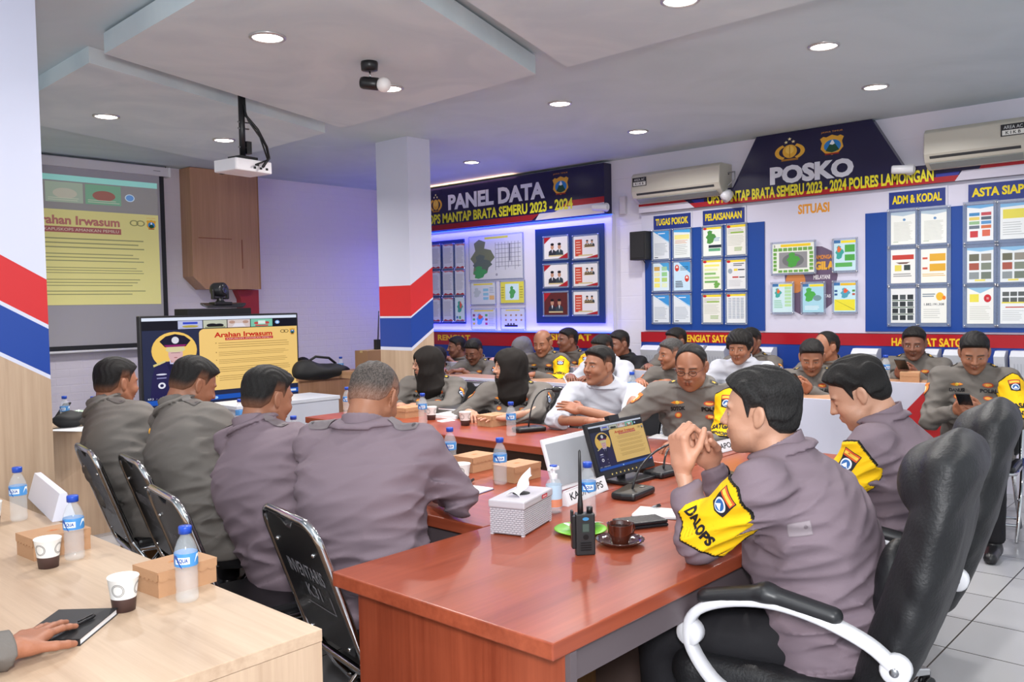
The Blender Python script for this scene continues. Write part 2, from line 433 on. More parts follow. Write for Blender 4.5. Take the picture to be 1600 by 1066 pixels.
def head_paint(q, skin, opt):
    n = len(q); c = np.tile(np.array(skin, np.float32), (n, 1)); x, y, z = q[:, 0], q[:, 1], q[:, 2]; ay = np.abs(y)
    def mixin(w_, col):
        w_ = np.clip(w_, 0, 1)[:, None]; c[:] = c*(1-w_)+np.array(col, np.float32)*w_
    sk = np.array(skin)
    mixin(.35*np.exp(-((ay-.04)/.02)**2-((z+.03)/.02)**2)*(x > .03), sk*np.array([1.12, .85, .8]))
    mixin(.75*((x > .075) & (ay < .022))*np.exp(-(((z+.057)/.0095)**4)), sk*np.array([.9, .55, .52]))
    if not opt.get('female'): mixin(.22*((x > .02) & (z < -.04) & (z > -.115) & ~((ay < .02) & (np.abs(z+.057) < .008))), sk*.6)
    if opt.get('mustache'): mixin(.8*((x > .08) & (ay < .024) & (np.abs(z+.041) < .0045)), (.02, .018, .016))
    if not opt.get('female') or 1:
        bz = .0265+.08*(ay-.03)*(ay < .032)-.25*np.maximum(ay-.038, 0)
        mixin(.85*((x > .055) & (ay > .012) & (ay < .05))*np.clip(1.5-np.abs(z-bz)/.0038, 0, 1), (.02, .017, .015))
    eye = (x > .06) & (np.abs(ay-.031) < .0125)
    op = opt.get('eye', 1.0)
    if op > .2:
        hgt = .0052*op*np.sqrt(np.clip(1-((ay-.031)/.0135)**2, 0, 1))
        mixin(.9*(eye & (np.abs(z-.003) < hgt)), (.6, .56, .53))
        mixin(1.0*(eye & (np.abs(z-.003) < hgt) & (np.abs(ay-.031) < .0052)), (.02, .012, .01))
        mixin(.8*(eye)*np.clip(1.3-np.abs(z-.003-hgt)/.0022, 0, 1), (.03, .02, .02))
    else:
        mixin(.85*(eye)*np.clip(1.4-np.abs(z+.002)/.0025, 0, 1), (.04, .025, .02))
    mixin(.7*((x > .094) & (np.abs(ay-.0085) < .004) & (z < -.027)), sk*.25)
    return c
def hairline(opt):
    st = opt.get('hair', 'short')
    xs = np.array([-.12, -.085, -.06, -.035, -.025, .012, .022, .034, .05, .074, .09, .12])
    if st == 'short': zs = [-.05, -.048, -.045, -.02, .028, .028, .004, .042, .056, .07, .078, .085]
    elif st == 'full': zs = [-.062, -.06, -.055, -.03, .022, .022, -.012, .046, .06, .074, .084, .09]
    elif st == 'long': zs = [-.085, -.08, -.07, -.045, -.01, .0, -.02, -.01, .03, .044, .05, .055]
    elif st == 'balding': zs = [-.055, -.05, -.045, -.02, .026, .026, .0, .06, .125, .15, .16, .16]
    elif st == 'bald': zs = [-.05, -.045, -.04, -.01, .026, .026, .0, .03, .09, .3, .3, .3]
    else: zs = [-.045, -.042, -.035, -.01, .03, .03, .01, .02, .05, .068, .08, .09]
    return xs, np.array(zs)
def sstep(a, b, x): t = np.clip((x-a)/(b-a), 0, 1); return t*t*(3-2*t)
def hair_sdf(q, opt):
    st = opt.get('hair', 'short'); d, m = head_core(q)
    top = {'short': .013, 'full': .021, 'long': .024, 'balding': .006, 'bald': .003, 'crew': .006}[st]
    side = {'short': .004, 'full': .009, 'long': .019, 'balding': .006, 'bald': .003, 'crew': .003}[st]
    th = side+(top-side)*sstep(.02, .09, q[:, 2])
    if st in ('short', 'full'):
        th = th+opt.get('quiff', .006)*sstep(.02, .09, q[:, 0])*sstep(.04, .08, q[:, 2])
    th = th+(.0028 if st in ('full', 'long') else .0012)*np.sin(q[:, 1]*230+4*np.sin(q[:, 0]*40)+2*np.sin(q[:, 2]*60))
    xs, zs = hairline(opt); zc = np.interp(q[:, 0], xs, zs)
    th = .0015+th*sstep(-.003, .02, q[:, 2]-zc)
    d = d-th
    if st == 'bald': d = np.maximum(d, q[:, 2]-.06+.0*q[:, 0]); 
    return smax(d, (zc-q[:, 2])*.8, .006)
def hair_paint(q, opt, skin):
    xs, zs = hairline(opt); zc = np.interp(q[:, 0], xs, zs); rg = {'short': .05, 'crew': .07, 'balding': .03, 'bald': .03}.get(opt.get('hair', 'short'), .015); rg = np.where(q[:, 0] > .028, np.minimum(rg, .009), rg); k = np.clip((q[:, 2]-zc+.002)/(rg+.002), 0, 1); k = k*k*(3-2*k)
    hc = np.array(opt.get('hcol', (.012, .011, .011))); st = opt.get('hair', 'short')
    sc_ = np.array(skin)*.5+hc*.5
    if st in ('full', 'long'): sc_ = hc*1.6+np.array(skin)*.05
    f = k[:, None]*(.45 if st == 'bald' else 1)
    c = sc_*(1-f)+hc*f
    n = np.random.default_rng(5).random(len(q))[:, None]
    g = opt.get('grey', 0)
    return c*(1-.0*n)+n*(np.array([.05, .05, .05])*g*4+hc*.35+np.array(skin)*(.10 if st == 'crew' else .0))
# ---- hands: wrist at the origin, fingers along +x, palm facing -z, thumb on +y (right hand)
def hand_geo(pose):
    P = {'flat': ([(.12, .1, .08)]*4, (.75, .62, -.12), .05),
         'relax': ([(.35, .45, .3), (.4, .5, .3), (.45, .5, .3), (.5, .55, .3)], (.8, .5, -.35), .02),
         'grip': ([(1.0, 1.25, .7)]*4, (.8, .35, -.55), .0),
         'spread': ([(.08, .12, .1), (.05, .1, .1), (.08, .12, .1), (.15, .2, .1)], (.65, .75, -.15), .13),
         'hold': ([(.75, .8, .45), (.8, .85, .45), (.85, .85, .45), (.9, .9, .5)], (.9, .35, -.2), .0)}[pose]
    bases = [(.088, .029, .002), (.093, .009, .004), (.09, -.011, .003), (.082, -.029, 0)]
    ln = [(.04, .025, .021), (.045, .028, .022), (.042, .026, .021), (.033, .02, .019)]; out = []
    for i in range(4):
        a = 0; p = np.array(bases[i]); sp = (1.5-i)*P[2]*1.0; r = .0088 if i < 3 else .0075
        for j in range(3):
            a += P[0][i][j]; d = np.array([cos(a)*cos(sp), cos(a)*sin(sp), -sin(a)]); e = p+d*ln[i][j]
            out.append((p, e, r, r*.9)); p = e; r *= .9
    t = nrm(P[1]); p = np.array([.022, .03, -.006]); e = p+t*.045; out.append((p, e, .0125, .0105))
    t2 = nrm(t+np.array([.35, -.3, -.12])); e2 = e+t2*.03; out.append((e, e2, .0103, .009)); e3 = e2+nrm(t2+np.array([.2, -.12, -.1]))*.02; out.append((e2, e3, .009, .0075))
    return out
_HC = {}
def hand_mesh(pose, res=.003):
    if (pose, res) in _HC: return _HC[(pose, res)]
    g = hand_geo(pose)
    def fn(P):
        d = s_box(P, (.048, 0, 0), (.046, .038, .0125), .0125)
        d = smin(d, s_ell(P, (.03, .024, -.008), (.03, .018, .014)), .012)
        d = smin(d, s_ell(P, (.035, -.024, -.008), (.034, .014, .012)), .012)
        d = smin(d, s_rc(P*v3(1, 1, 1.2), (-.012, 0, 0), (.012, 0, 0), .025, .0265), .016)
        f = None
        for k, (a, b, ra, rb) in enumerate(g):
            e = s_rc(P, a, b, ra, rb)
            d = smin(d, e, .009 if k in (0, 3, 6, 9, 12) else .0035)
        return d
    V, F = snet(fn, (-.09, -.07, -.13), (.2, .12, .05), res, .01)
    tips = np.array([g[i][1] for i in (2, 5, 8, 11, 14)])
    dd = np.min(np.linalg.norm(V[:, None]-tips[None], axis=2), 1)
    nail = (dd < .0085) & (V[:, 2] > np.interp(V[:, 0], [0, .2], [-.2, -.2]))
    kn = np.array([g[i][0] for i in (1, 4, 7, 10, 0, 3, 6, 9)]); dk = np.min(np.linalg.norm(V[:, None]-kn[None], axis=2), 1)
    shade = 1-.14*np.exp(-(dk/.009)**2)+.14*np.exp(-(dd/.009)**2)
    _HC[(pose, res)] = (V, F, shade); return _HC[(pose, res)]
# ---- people
SKINS = {'a': lin('#b9836a'), 'b': lin('#97654c'), 'c': lin('#7d5240'), 'd': lin('#b88a72'), 'e': lin('#75493a')}
UNI_L = lin('#776871'); UNI_D = lin('#6a6561'); UNI_B = lin('#645f5b'); WHT = lin('#b6b8c2'); BLKC = lin('#17171b')  # uniform cloth: flash brightness up front and dimness farther back put into the tones
PEOPLE = {}
def two_bone(S, T, l1, l2, hint):
    S = np.array(S, float); T = np.array(T, float); d = T-S; L = np.linalg.norm(d); k = 1.0
    if L > (l1+l2)*.985: k = L/((l1+l2)*.985)
    l1 *= k; l2 *= k; u = d/L; a = (l1*l1-l2*l2+L*L)/(2*L); hgt = math.sqrt(max(l1*l1-a*a, 0))
    hv = np.array(hint, float); hv = hv-u*(hv@u); hv = nrm(hv)
    return S+u*a+hv*hgt
def person(key, top, face, body, label, pelvis=None, lean=.22, pitch=.15, roll=0, hands=None, skin='b', cloth=UNI_D, opt=None,
           seat=.46, res=.0075, hres=.005, rolled=False, girth=1.0, deco=(), armband=None, group=None, hijab=None, kneed=.44, elbow=None, extra=None, legs=None, shw=.185):
    """top = world point of the crown; face / body = heading in degrees; hands = dict(L=(wrist, fingers dir, palm dir, pose), R=...)"""
    opt = opt or {}; sk = SKINS[skin]; rnd = (sum(map(ord, key)) % 97)*.37
    fb = radians(body); fw = np.array([cos(fb), sin(fb), 0]); lf = np.array([-sin(fb), cos(fb), 0]); up = np.array([0, 0, 1.])
    Hr = rot(radians(face), pitch, roll)
    H = np.array(top, float)-Hr@np.array([-.012, 0, .105])-np.array([0, 0, .012])
    pel = np.array(pelvis, float) if pelvis is not None else H-fw*lean
    P0 = np.array([pel[0], pel[1], seat+.06]); base = np.array([pel[0], pel[1], 0.])
    N = H+Hr@np.array([-.04, 0, -.06])-up*opt.get('neck', .052)-fw*.02
    root = thing('person', label, 'person', tuple(base), 0, group)
    ax = N-P0; L = np.linalg.norm(ax); ax = ax/L; bk = nrm(-fw-ax*((-fw)@ax)); sd = nrm(np.cross(ax, -bk)); 
    bow = opt.get('bow', .045)
    st_t = [0, .2, .42, .62, .8, .9, 1.0]
    st_a = np.array([.178, .172, .168, .18, .178, .13, .06])*girth; st_b = np.array([.135, .135, .128, .128, .112, .085, .058])*(girth*.9+.1)
    def loft(P, inf=0., dn=0.):
        r = P-P0.astype(np.float32); t = r@ax.astype(np.float32)/L; tc = np.clip(t, 0, 1)
        f = -(r@bk.astype(np.float32)); s = r@sd.astype(np.float32)
        f = f+bow*np.sin(pi*tc)
        a = np.interp(tc, st_t, st_a)+inf; b = np.interp(tc, st_t, st_b)+inf
        k = (np.abs(s/a)**2.3+np.abs(f/b)**2.3)**(1/2.3)
        d2 = (k-1)*np.minimum(a, b); hh = np.abs(t-tc)*L
        return np.where(hh > 0, np.sqrt(np.maximum(d2, 0)**2+hh**2)+np.minimum(d2, 0)*0-.02, d2), t, s, f
    SH = {}; EL = {}; WR = {}
    for k, sg in (('L', 1), ('R', -1)):
        shd = N-ax*.072+lf*sg*shw*(girth*.5+.5)+fw*.03
        hd = (hands or {}).get(k)
        if hd is None:
            wr = P0+fw*.36+lf*sg*.12+up*.12; hd = (wr, fw*.9-lf*sg*.2, -up, 'relax')
        wr = np.array(hd[0], float); hint = -up*.75+lf*sg*.45-fw*.15
        if elbow and k in elbow: hint = np.array(elbow[k], float)
        SH[k] = shd; WR[k] = wr; EL[k] = two_bone(shd, wr, .29, .25, hint)
        if k in opt.get('elbow_at', {}): EL[k] = np.array(opt['elbow_at'][k], float)
    hd_all = {k: ((hands or {}).get(k) or (WR[k], fw*.9-lf*sg*.2, -up, 'relax')) for k, sg in (('L', 1), ('R', -1))}
    # ---- legs
    hips = {k: P0+lf*sg*.095 for k, sg in (('L', 1), ('R', -1))}
    knees = {}; ankl = {}
    for k, sg in (('L', 1), ('R', -1)):
        kn = hips[k]+fw*kneed+lf*sg*.06; kn[2] = seat+.06
        an = kn-fw*.02; an[2] = .09
        if legs and k in legs: kn, an = map(lambda a: np.array(a, float), legs[k])
        knees[k] = kn; ankl[k] = an
    HB = np.array([fw, lf, up]).T
    FM = np.array(rot(fb+.5, .5)).astype(np.float32)@np.diag([.45, .45, 2.0]).astype(np.float32)
    # ---- shirt
    armr = .052*(girth*.6+.4)
    def arm(P, inf, fore=True):
        d = None
        for k in 'LR':
            e = s_rc(P, SH[k], EL[k], armr+.008+inf, armr-.004+inf)
            if fore: e = smin(e, s_rc(P, EL[k], WR[k]-nrm(WR[k]-EL[k])*.005, armr-.008+inf, .034+inf), .03)
            d = e if d is None else np.minimum(d, e)
        return d
    Nf = N.astype(np.float32)
    def shirt(P):
        d, t, s, f = loft(P, .012)
        for k in 'LR': d = smin(d, s_rc(P, N-ax*.035, SH[k], .05, .055*(girth*.6+.4)), .05)
        belly = s_ell(P, P0+ax*.22*L/.5+fw*.045, (.13*girth, .13*girth, .12)); d = smin(d, belly, .06)
        d = smin(d, s_ell(P, P0-up*.01+fw*.0, (.165*girth, .185*girth, .14), HB), .05)
        a = arm(P, .006, True)
        d = smin(d, a, .055)
        # folds
        el = np.minimum(np.sqrt(((P-EL['L'].astype(np.float32))**2).sum(1)), np.sqrt(((P-EL['R'].astype(np.float32))**2).sum(1)))
        sh_ = np.minimum(np.sqrt(((P-SH['L'].astype(np.float32)+up.astype(np.float32)*.1)**2).sum(1)), np.sqrt(((P-SH['R'].astype(np.float32)+up.astype(np.float32)*.1)**2).sum(1)))
        calm = np.clip((P[:, 2]-seat-.03)/.1, 0, 1)
        wgt = .0018+.0055*np.exp(-(el/.09)**2)+.0045*np.exp(-(sh_/.11)**2)+.0058*np.exp(-((t-.15)/.22)**2)
        wgt = wgt*calm; fd = 1-2*np.abs(snoise(P*v3(.55, .55, 1.3), 34, rnd)); fd2 = 1-2*np.abs(snoise(P@FM, 30, rnd+5)); d = d-wgt*fd*1.35-(.0012*calm+.9*wgt)*fd2-.0022*calm*snoise(P*v3(.8, .8, 1.2), 13, rnd+2)
        # yoke seam and armhole seams
        d = d+.0018*np.exp(-((t-.83)/.009)**2)*(f < 0)*(el > .14)
        # neckline and cuffs
        nk = s_rc(P, N-ax*.05+fw*.0, N+ax*.12, .058, .062)
        d = smax(d, -nk, .008)
        d = smax(d, ((P-Nf)@ax.astype(np.float32))-.035+.25*(((P-Nf)@fw.astype(np.float32))), .01)
        for k in 'LR':
            dr = nrm(WR[k]-EL[k]).astype(np.float32); cut = EL[k]+(WR[k]-EL[k])*(.18 if rolled else .97)
            near = s_rc(P, EL[k], WR[k]+dr*.12, .0, .0); ok_ = 'LR'.replace(k, ''); oth = np.minimum(s_rc(P, SH[ok_], EL[ok_], 0, 0), s_rc(P, EL[ok_], WR[ok_], 0, 0)); near = np.where((near < s_rc(P, SH[k], EL[k], 0, 0)) & (near < oth), near-.10, 1)
            pl = (P-cut.astype(np.float32))@dr
            d = np.where(near < 0, np.maximum(d, pl), d)
        hem = (seat+.015)-P[:, 2]+.15*((P-P0.astype(np.float32))@fw.astype(np.float32))
        armn = arm(P, .03)
        return np.where(armn > 0, smax(d, hem, .01), d)
    pts = np.array([P0, N, *SH.values(), *EL.values(), *WR.values()])
    lo = pts.min(0)-.2; hi = pts.max(0)+.14; lo[2] = max(seat-.02, lo[2]); 
    V, F = snet(shirt, lo, hi, res, .03)
    csh = np.tile(np.array(cloth, np.float32), (len(V), 1))
    sh = nmesh('shirt', V, F, CLOTHM, root, csh, base)
    PEOPLE[key] = dict(root=root, shirt=sh, shirt_fn=shirt,  N=N, ax=ax, fw=fw, lf=lf, sd=sd, SH=SH, EL=EL, WR=WR, P0=P0, L=L, base=base, H=H, Hr=Hr, armr=armr)
    # ---- collar
    if not hijab:
        cf = lambda P: collar(P)
        nx = nrm(N+ax*.1-(N-ax*.05))
        def collar(P):
            r = P-(N-ax*.002).astype(np.float32); t = r@ax.astype(np.float32); q = r-t[:, None]*ax.astype(np.float32)
            rad = np.sqrt((q**2).sum(1)); f = q@fw.astype(np.float32)
            R0 = .066+.10*np.clip(.02-t, -.03, .05)
            d = np.abs(rad-R0)-.0045
            topz = .036-.32*f; d = np.maximum(d, t-topz); d = np.maximum(d, -.03-t-.35*np.maximum(f, 0))
            s_ = np.abs(q@lf.astype(np.float32)); d = np.maximum(d, np.where(f > 0, .012+.5*np.maximum(.02-t, 0)-s_, -1))
            return d
        V, F = snet(collar, N-.13, N+.13, .005, .01)
        nmesh('collar', V, F, CLOTHM, root, np.tile(np.array(cloth, np.float32)*1.02, (len(V), 1)), base)
    # ---- body: head and neck, hands, covered core, one mesh
    HrF = Hr.astype(np.float32); Hf = H.astype(np.float32)
    def headw(P):
        q = (P-Hf)@HrF
        d = head_sdf(q, opt.get('fat', 0)); d = smin(d, ear_sdf(q), .004)
        nb = H+Hr@np.array([-.034, 0, -.085])
        d = smin(d, s_rc(P, nb, N-ax*.06, .053, .062), .02)
        if not opt.get('female'): d = smin(d, s_rc(P, nb, N-ax*.04+lf*.06, .03, .03), .03); d = smin(d, s_rc(P, nb, N-ax*.04-lf*.06, .03, .03), .03)
        return smax(d, -(((P-Nf)@ax.astype(np.float32))+.07), .01)
    lo = np.minimum(H-.15, N-.12); hi = np.maximum(H+.15, N+.1)
    Vh, Fh = snet(headw, lo, hi, hres, .01)
    ch = head_paint((Vh-H)@Hr, sk, opt)
    VS = [Vh]; FS = [Fh]; CS = [ch]; n0 = len(Vh)
    def core(P):
        d, t, s, f = loft(P, -.022)
        d = smin(d, arm(P, -.014 if rolled else -.022), .02)
        for k in 'LR': d = smin(d, s_rc(P, EL[k]+(WR[k]-EL[k])*.5, WR[k], .03 if rolled else .024, .0245), .01)
        for k in 'LR':
            d = smin(d, s_rc(P, hips[k], knees[k], .07, .05), .03); d = smin(d, s_rc(P, knees[k], ankl[k], .045, .034), .02)
        return d
    ap = np.array([P0, N, *SH.values(), *EL.values(), *WR.values(), *hips.values(), *knees.values(), *ankl.values()])
    Vc, Fc = snet(core, ap.min(0)-.16, ap.max(0)+.12, .014 if not rolled else .007, .03)
    VS.append(Vc); FS.append(Fc+n0); n0 += len(Vc); CS.append(np.tile(np.array(sk, np.float32), (len(Vc), 1)))
    for k, sg in (('L', 1), ('R', -1)):
        wr, fd_, pd, pose = hd_all[k]; X_ = nrm(fd_); Z_ = -nrm(np.array(pd)-X_*(np.array(pd)@X_)); Y_ = np.cross(Z_, X_)
        hv, hf, shd_ = hand_mesh(pose, .003 if hres < .0055 else .0045)
        hv = hv.copy()
        if k == 'L': hv[:, 1] *= -1; hf = hf[:, ::-1]
        Vw = np.array(wr)+hv@np.array([X_, Y_, Z_])*opt.get('hs', 1.0)
        VS.append(Vw); FS.append(hf+n0); n0 += len(Vw); CS.append(np.array(sk, np.float32)[None]*np.array([1.05, .97, .95])*shd_[:, None])
    nmesh('body', np.concatenate(VS), np.concatenate(FS), SKIN, root, np.concatenate(CS), base)
    # ---- hair or scarf
    if hijab:
        hc, = (hijab,)
        def scarf(P):
            q = (P-Hf)@HrF
            d = s_ell(q, (-.014, 0, .028), (.122, .098, .106))
            d = smin(d, s_ell(q, (-.01, 0, -.05), (.098, .09, .08)), .04)
            d = smin(d, s_rc(P, H+Hr@np.array([-.02, 0, -.07]), N-ax*.05+fw*.015, .09, .135), .05)
            d = smin(d, s_rc(P, H+Hr@np.array([.02, 0, -.08]), N-ax*.17+fw*.11, .07, .02), .05)
            d = d-.004*snoise(P, 30, rnd)-.0015*(1-2*np.abs(snoise(P*v3(1, 1, .5), 55, rnd)))
            d = smax(d, -s_ell(q, (.115, 0, -.012), (.08, .055, .077)), .008)
            sh2 = shirt(P)
            return np.maximum(d, -(sh2+.006))
        V, F = snet(scarf, np.minimum(H-.18, N-.2), np.maximum(H+.18, N+.18), .006, .02)
        nmesh('headscarf', V, F, CLOTHM, root, np.tile(np.array(hc, np.float32), (len(V), 1)), base)
    else:
        def hairw(P): return np.maximum(hair_sdf((P-Hf)@HrF, opt), -(ear_sdf((P-Hf)@HrF)-.001))
        V, F = snet(hairw, H-.16, H+.17, max(.0038, hres*.85), .012)
        o = nmesh('hair', V, F, HAIRM, root, hair_paint((V-H)@Hr, opt, sk), base)
    # ---- trousers and shoes
    tc = opt.get('trousers', lin('#1b1a1e'))
    def trous(P):
        d = s_ell(P, P0-up*.035, (.13*girth, .155*girth, .10), HB)
        d = smin(d, s_ell(P, P0-fw*.03-up*.03, (.12, .16*girth, .08), HB), .04)
        for k in 'LR':
            d = smin(d, s_rc(P, hips[k], knees[k], .092*girth, .07), .03); d = smin(d, s_rc(P, knees[k], ankl[k], .068, .056), .03)
        d = d-.0016*(1-2*np.abs(snoise(P, 26, rnd)))
        d = np.maximum(d, seat-.035-P[:, 2]+0*P[:, 0]) if False else d
        return smax(smax(d, .085-P[:, 2], .01), P[:, 2]-(seat+.16), .01)
    ap = np.array([P0, *hips.values(), *knees.values(), *ankl.values()])
    V, F = snet(trous, ap.min(0)-.2, ap.max(0)+.2, .012 if res < .009 else .016, .03)
    nmesh('trousers', V, F, CLOTHM, root, np.tile(np.array(tc, np.float32), (len(V), 1)), base)
    for k in 'LR':
        a = ankl[k]
        fd2 = fw
        def shoe(P):
            d = s_rc(P*v3(1, 1, 1), [a[0]-fd2[0]*.03, a[1]-fd2[1]*.03, .045], [a[0]+fd2[0]*.15, a[1]+fd2[1]*.15, .03], .043, .036)
            d = smin(d, s_rc(P, [a[0], a[1], .05], [a[0], a[1], .1], .04, .042), .02)
            return smax(d, .003-P[:, 2], .004)
        V, F = snet(shoe, (a[0]-.25, a[1]-.25, 0), (a[0]+.25, a[1]+.25, .17), .008, .01)
        nmesh('shoe', V, F, BLK, root, None, base)
    return PEOPLE[key]
def grad(fn, P, e=.002):
    P = P.astype(np.float32); g = np.stack([fn(P+v3(e, 0, 0))-fn(P-v3(e, 0, 0)), fn(P+v3(0, e, 0))-fn(P-v3(0, e, 0)), fn(P+v3(0, 0, e))-fn(P-v3(0, 0, e))], 1)
    return g/(np.linalg.norm(g, axis=1, keepdims=True)+1e-9)
def decal(pp, name, centre, normal, upv, w_, h_, art, reach=.16, off=.0015, base=None, cuts=0, label=None):
    """lay flat artwork (unit square) on the shirt: cast from outside along -normal"""
    n = nrm(normal); u = nrm(np.cross(upv, n)); v = np.cross(n, u)
    mb = MB(); fn = pp['shirt']; lay = 0
    C = np.array(centre, float)
    for pts, F, c in art.items:
        lay += 1
        if F is None: F = [tuple(range(len(pts)))]
        bm = bmesh.new(); bv = [bm.verts.new((p[0], p[1], 0)) for p in pts]
        for f in F:
            try: bm.faces.new([bv[i] for i in f])
            except ValueError: pass
        bmesh.ops.triangulate(bm, faces=bm.faces)
        for _ in range(5):
            le = [e for e in bm.edges if (Vector(((e.verts[0].co.x-e.verts[1].co.x)*w_, (e.verts[0].co.y-e.verts[1].co.y)*h_))).length > .014]
            if not le: break
            bmesh.ops.subdivide_edges(bm, edges=le, cuts=1); bmesh.ops.triangulate(bm, faces=[f for f in bm.faces if len(f.verts) > 3])
        bm.verts.index_update()
        q = np.array([vv.co[:2] for vv in bm.verts]); fs = [tuple(x.index for x in f.verts) for f in bm.faces]; bm.free()
        P = C+n*reach*.5+np.outer((q[:, 0]-.5)*w_, u)+np.outer((q[:, 1]-.5)*h_, v)
        t = np.zeros(len(P)); P0 = P.copy()
        for _ in range(40):
            d = fn((P0-np.outer(t, n)).astype(np.float32)); t += np.clip(d*.8, -.02, .02)
            t = np.clip(t, -.05, reach)
        P = P0-np.outer(t, n)+n*(off+.0006*lay)
        mb.add([tuple(p) for p in P-pp['base']], fs, M(c, .6, 0, .3), True)
    o = mb.build(name, pp['root'], fixn=False)
    if label: o['label'] = label
    return o
# ================================================================== THE ROOM
XW, YW = 7.26, 8.45
def struct(o): o['kind'] = 'structure'; return o
struct(MB().box((-4, -4, -.1), (XW+.15, YW+.15, 0), tile_mat()).build('floor'))
struct(MB().box((-4, -4, CEIL), (XW+.15, YW+.15, CEIL+.1), ceiling_mat('plaster_ceiling', '#bccbd0', '#c5d3d8')).build('ceiling'))
struct(MB().box((XW, -4, 0), (XW+.15, YW+.15, CEIL), brickwall_mat('painted_brick', '#d9d6e4', (radians(90), 0, radians(90)))).build('wall_right'))
struct(MB().box((-4, YW, 0), (XW, YW+.15, CEIL), brickwall_mat('painted_brick_end', '#d8d0de', (radians(90), 0, 0))).build('wall_left'))
CLD = ceiling_mat('cloud_plaster', '#c2cfd4', '#cfdadd', 1.6)
def cloud(P, z0, z1, n):
    mb = MB(); mb.prism([Vector((p[0], p[1], z0)) for p in P], (0, 0, z1-z0), CLD)
    return struct(mb.build('trim_%d' % n))
def quad(p0, p1, p2, z): # three pixel corners, the fourth completes the parallelogram
    a, b, c = [onz(*p, z) for p in (p0, p1, p2)]; return [a, b, c, a+c-b]
A = quad((163, 84), (535, 200), (837, 116), 2.83); cloud(A, 2.83, 2.935, 1)
b0, b1 = onz(139, 98, 2.86), onz(508, 208, 2.86); cloud([b0, b1, b1+Vector((.06, 1.75, 0)), b0+Vector((.06, 1.75, 0))], 2.86, CEIL, 2)
c0, c1 = onz(886, 105, 2.84), onz(728, 0, 2.84); dc = (c1-c0)*1.5; cloud([c0, c0+dc, c0+dc+Vector((-.08, -2.6, 0)), c0+Vector((-.08, -2.6, 0))], 2.84, 2.94, 3)
# spacer blocks that hold the two thinner rafts to the ceiling
# ---- columns
def column(n, x0, x1, y0, y1, flip, zb=None, s=None):
    mb = MB(); e = .004
    tan = W_TAN[2]; wh = WHITE; rd = M('#c8262b', .35); bl = M('#173f96', .35)
    zb = zb or [0, 1.12, 1.149, 1.402, 1.418, 1.682, CEIL]; ms = [tan, wh, bl, wh, rd, wh]
    s = s or .62*(x1-x0)
    for k, m in enumerate(ms):
        za, zc = zb[k], zb[k+1]
        def ring(z):
            top = z >= CEIL-.001; bot = z <= .001
            hi = 0 if (top or bot) else s
            l_, r_ = (hi, 0) if flip else (0, hi)
            return [(x0, y0, z+l_), (x1, y0, z+r_), (x1, y1, z+r_), (x0, y1, z+l_)]
        a, b = ring(za), ring(zc); vs = a+b
        mb.add(vs, [(0, 1, 5, 4), (1, 2, 6, 5), (2, 3, 7, 6), (3, 0, 4, 7)], m)
    o = mb.build('column' , None, (x0, y0, 0)); return o
tag(column(1, 4.86, 5.12, 5.6, 6.02, False), 'square column with red and blue chevron bands in the middle of the room', 'column')
tag(column(2, .80, 1.41, 4.03, 4.45, True, [0, 1.211, 1.229, 1.432, 1.450, 1.648, CEIL], .355), 'wide column with red and blue chevron bands at the left edge', 'column')
# ---- downlights
def downlight(c, z, r, pw, label, grp='round ceiling downlights'):
    root = thing('ceiling_downlight', label, 'downlight', (c[0], c[1], z), 0, grp)
    MB().lathe([(r*1.22, -.001), (r*1.22, -.008), (r*1.05, -.012), (r, -.006), (r, -.001)], M('#b9b6b6', .3, .6), n=32, cap=False).build('trim_ring', root)
    MB().lathe([(r, -.0035), (r*.98, -.0065), (.001, -.0065)], M('#fffaf2', .5, 0, .5, 9), n=32, cap=False).build('lens', root)
    l = lamp('down_area_light', 'AREA', (0, 0, -.03), pw, (1, .97, .93), shape='DISK', size=r*2); l.parent = root; l.data.spread = radians(150)
    return root
DL = [((418, 57), 2.83, 'round downlight at the left of the central hanging ceiling raft'), ((608, 137), 2.83, 'round downlight beside the black spotlight on the ceiling raft'),
      ((166, 181), 2.86, 'leftmost round downlight, on the rear left ceiling raft'), ((350, 218), 2.86, 'round downlight just left of the ceiling projector'),
      ((875, 161), CEIL, 'round downlight right of the corner of the central raft'), ((737, 253), CEIL, 'farthest small round downlight above the navy banner'),
      ((997, 205), CEIL, 'round downlight above the left wall air conditioner'), ((1287, 71), CEIL, 'large round downlight at the upper right of the ceiling'),
      ((1368, 135), CEIL, 'round downlight above the right wall air conditioner'), ((1063, -1), 2.84, 'round downlight cut by the top edge on the right raft')]
for p, z, lb in DL: downlight(onz(*p, z), z, .072, 20, lb)
# ---- spotlight on the raft
p = onz(577, 97, 2.83); root = thing('track_spotlight', 'black spotlight with a white globe bulb under the central raft', 'spotlight', tuple(p))
MB().lathe([(.045, 0), (.047, -.012), (.044, -.045), (.02, -.05)], BLK).build('base', root)
MB().tube([(0, 0, -.045), (.004, -.004, -.09)], .005, CHROME).build('stem', root)
dv = Vector((.35, -.62, -.12)).normalized(); c = Vector((.004, -.004, -.115))
b = MB().lathe([(.03, -.055), (.034, -.04), (.034, .04), (.026, .045)], BLK, c, up=dv).build('lamp_head', root)
MB().ball(c+dv*.075, .04, M('#e9e6e4', .3)).build('bulb', b)
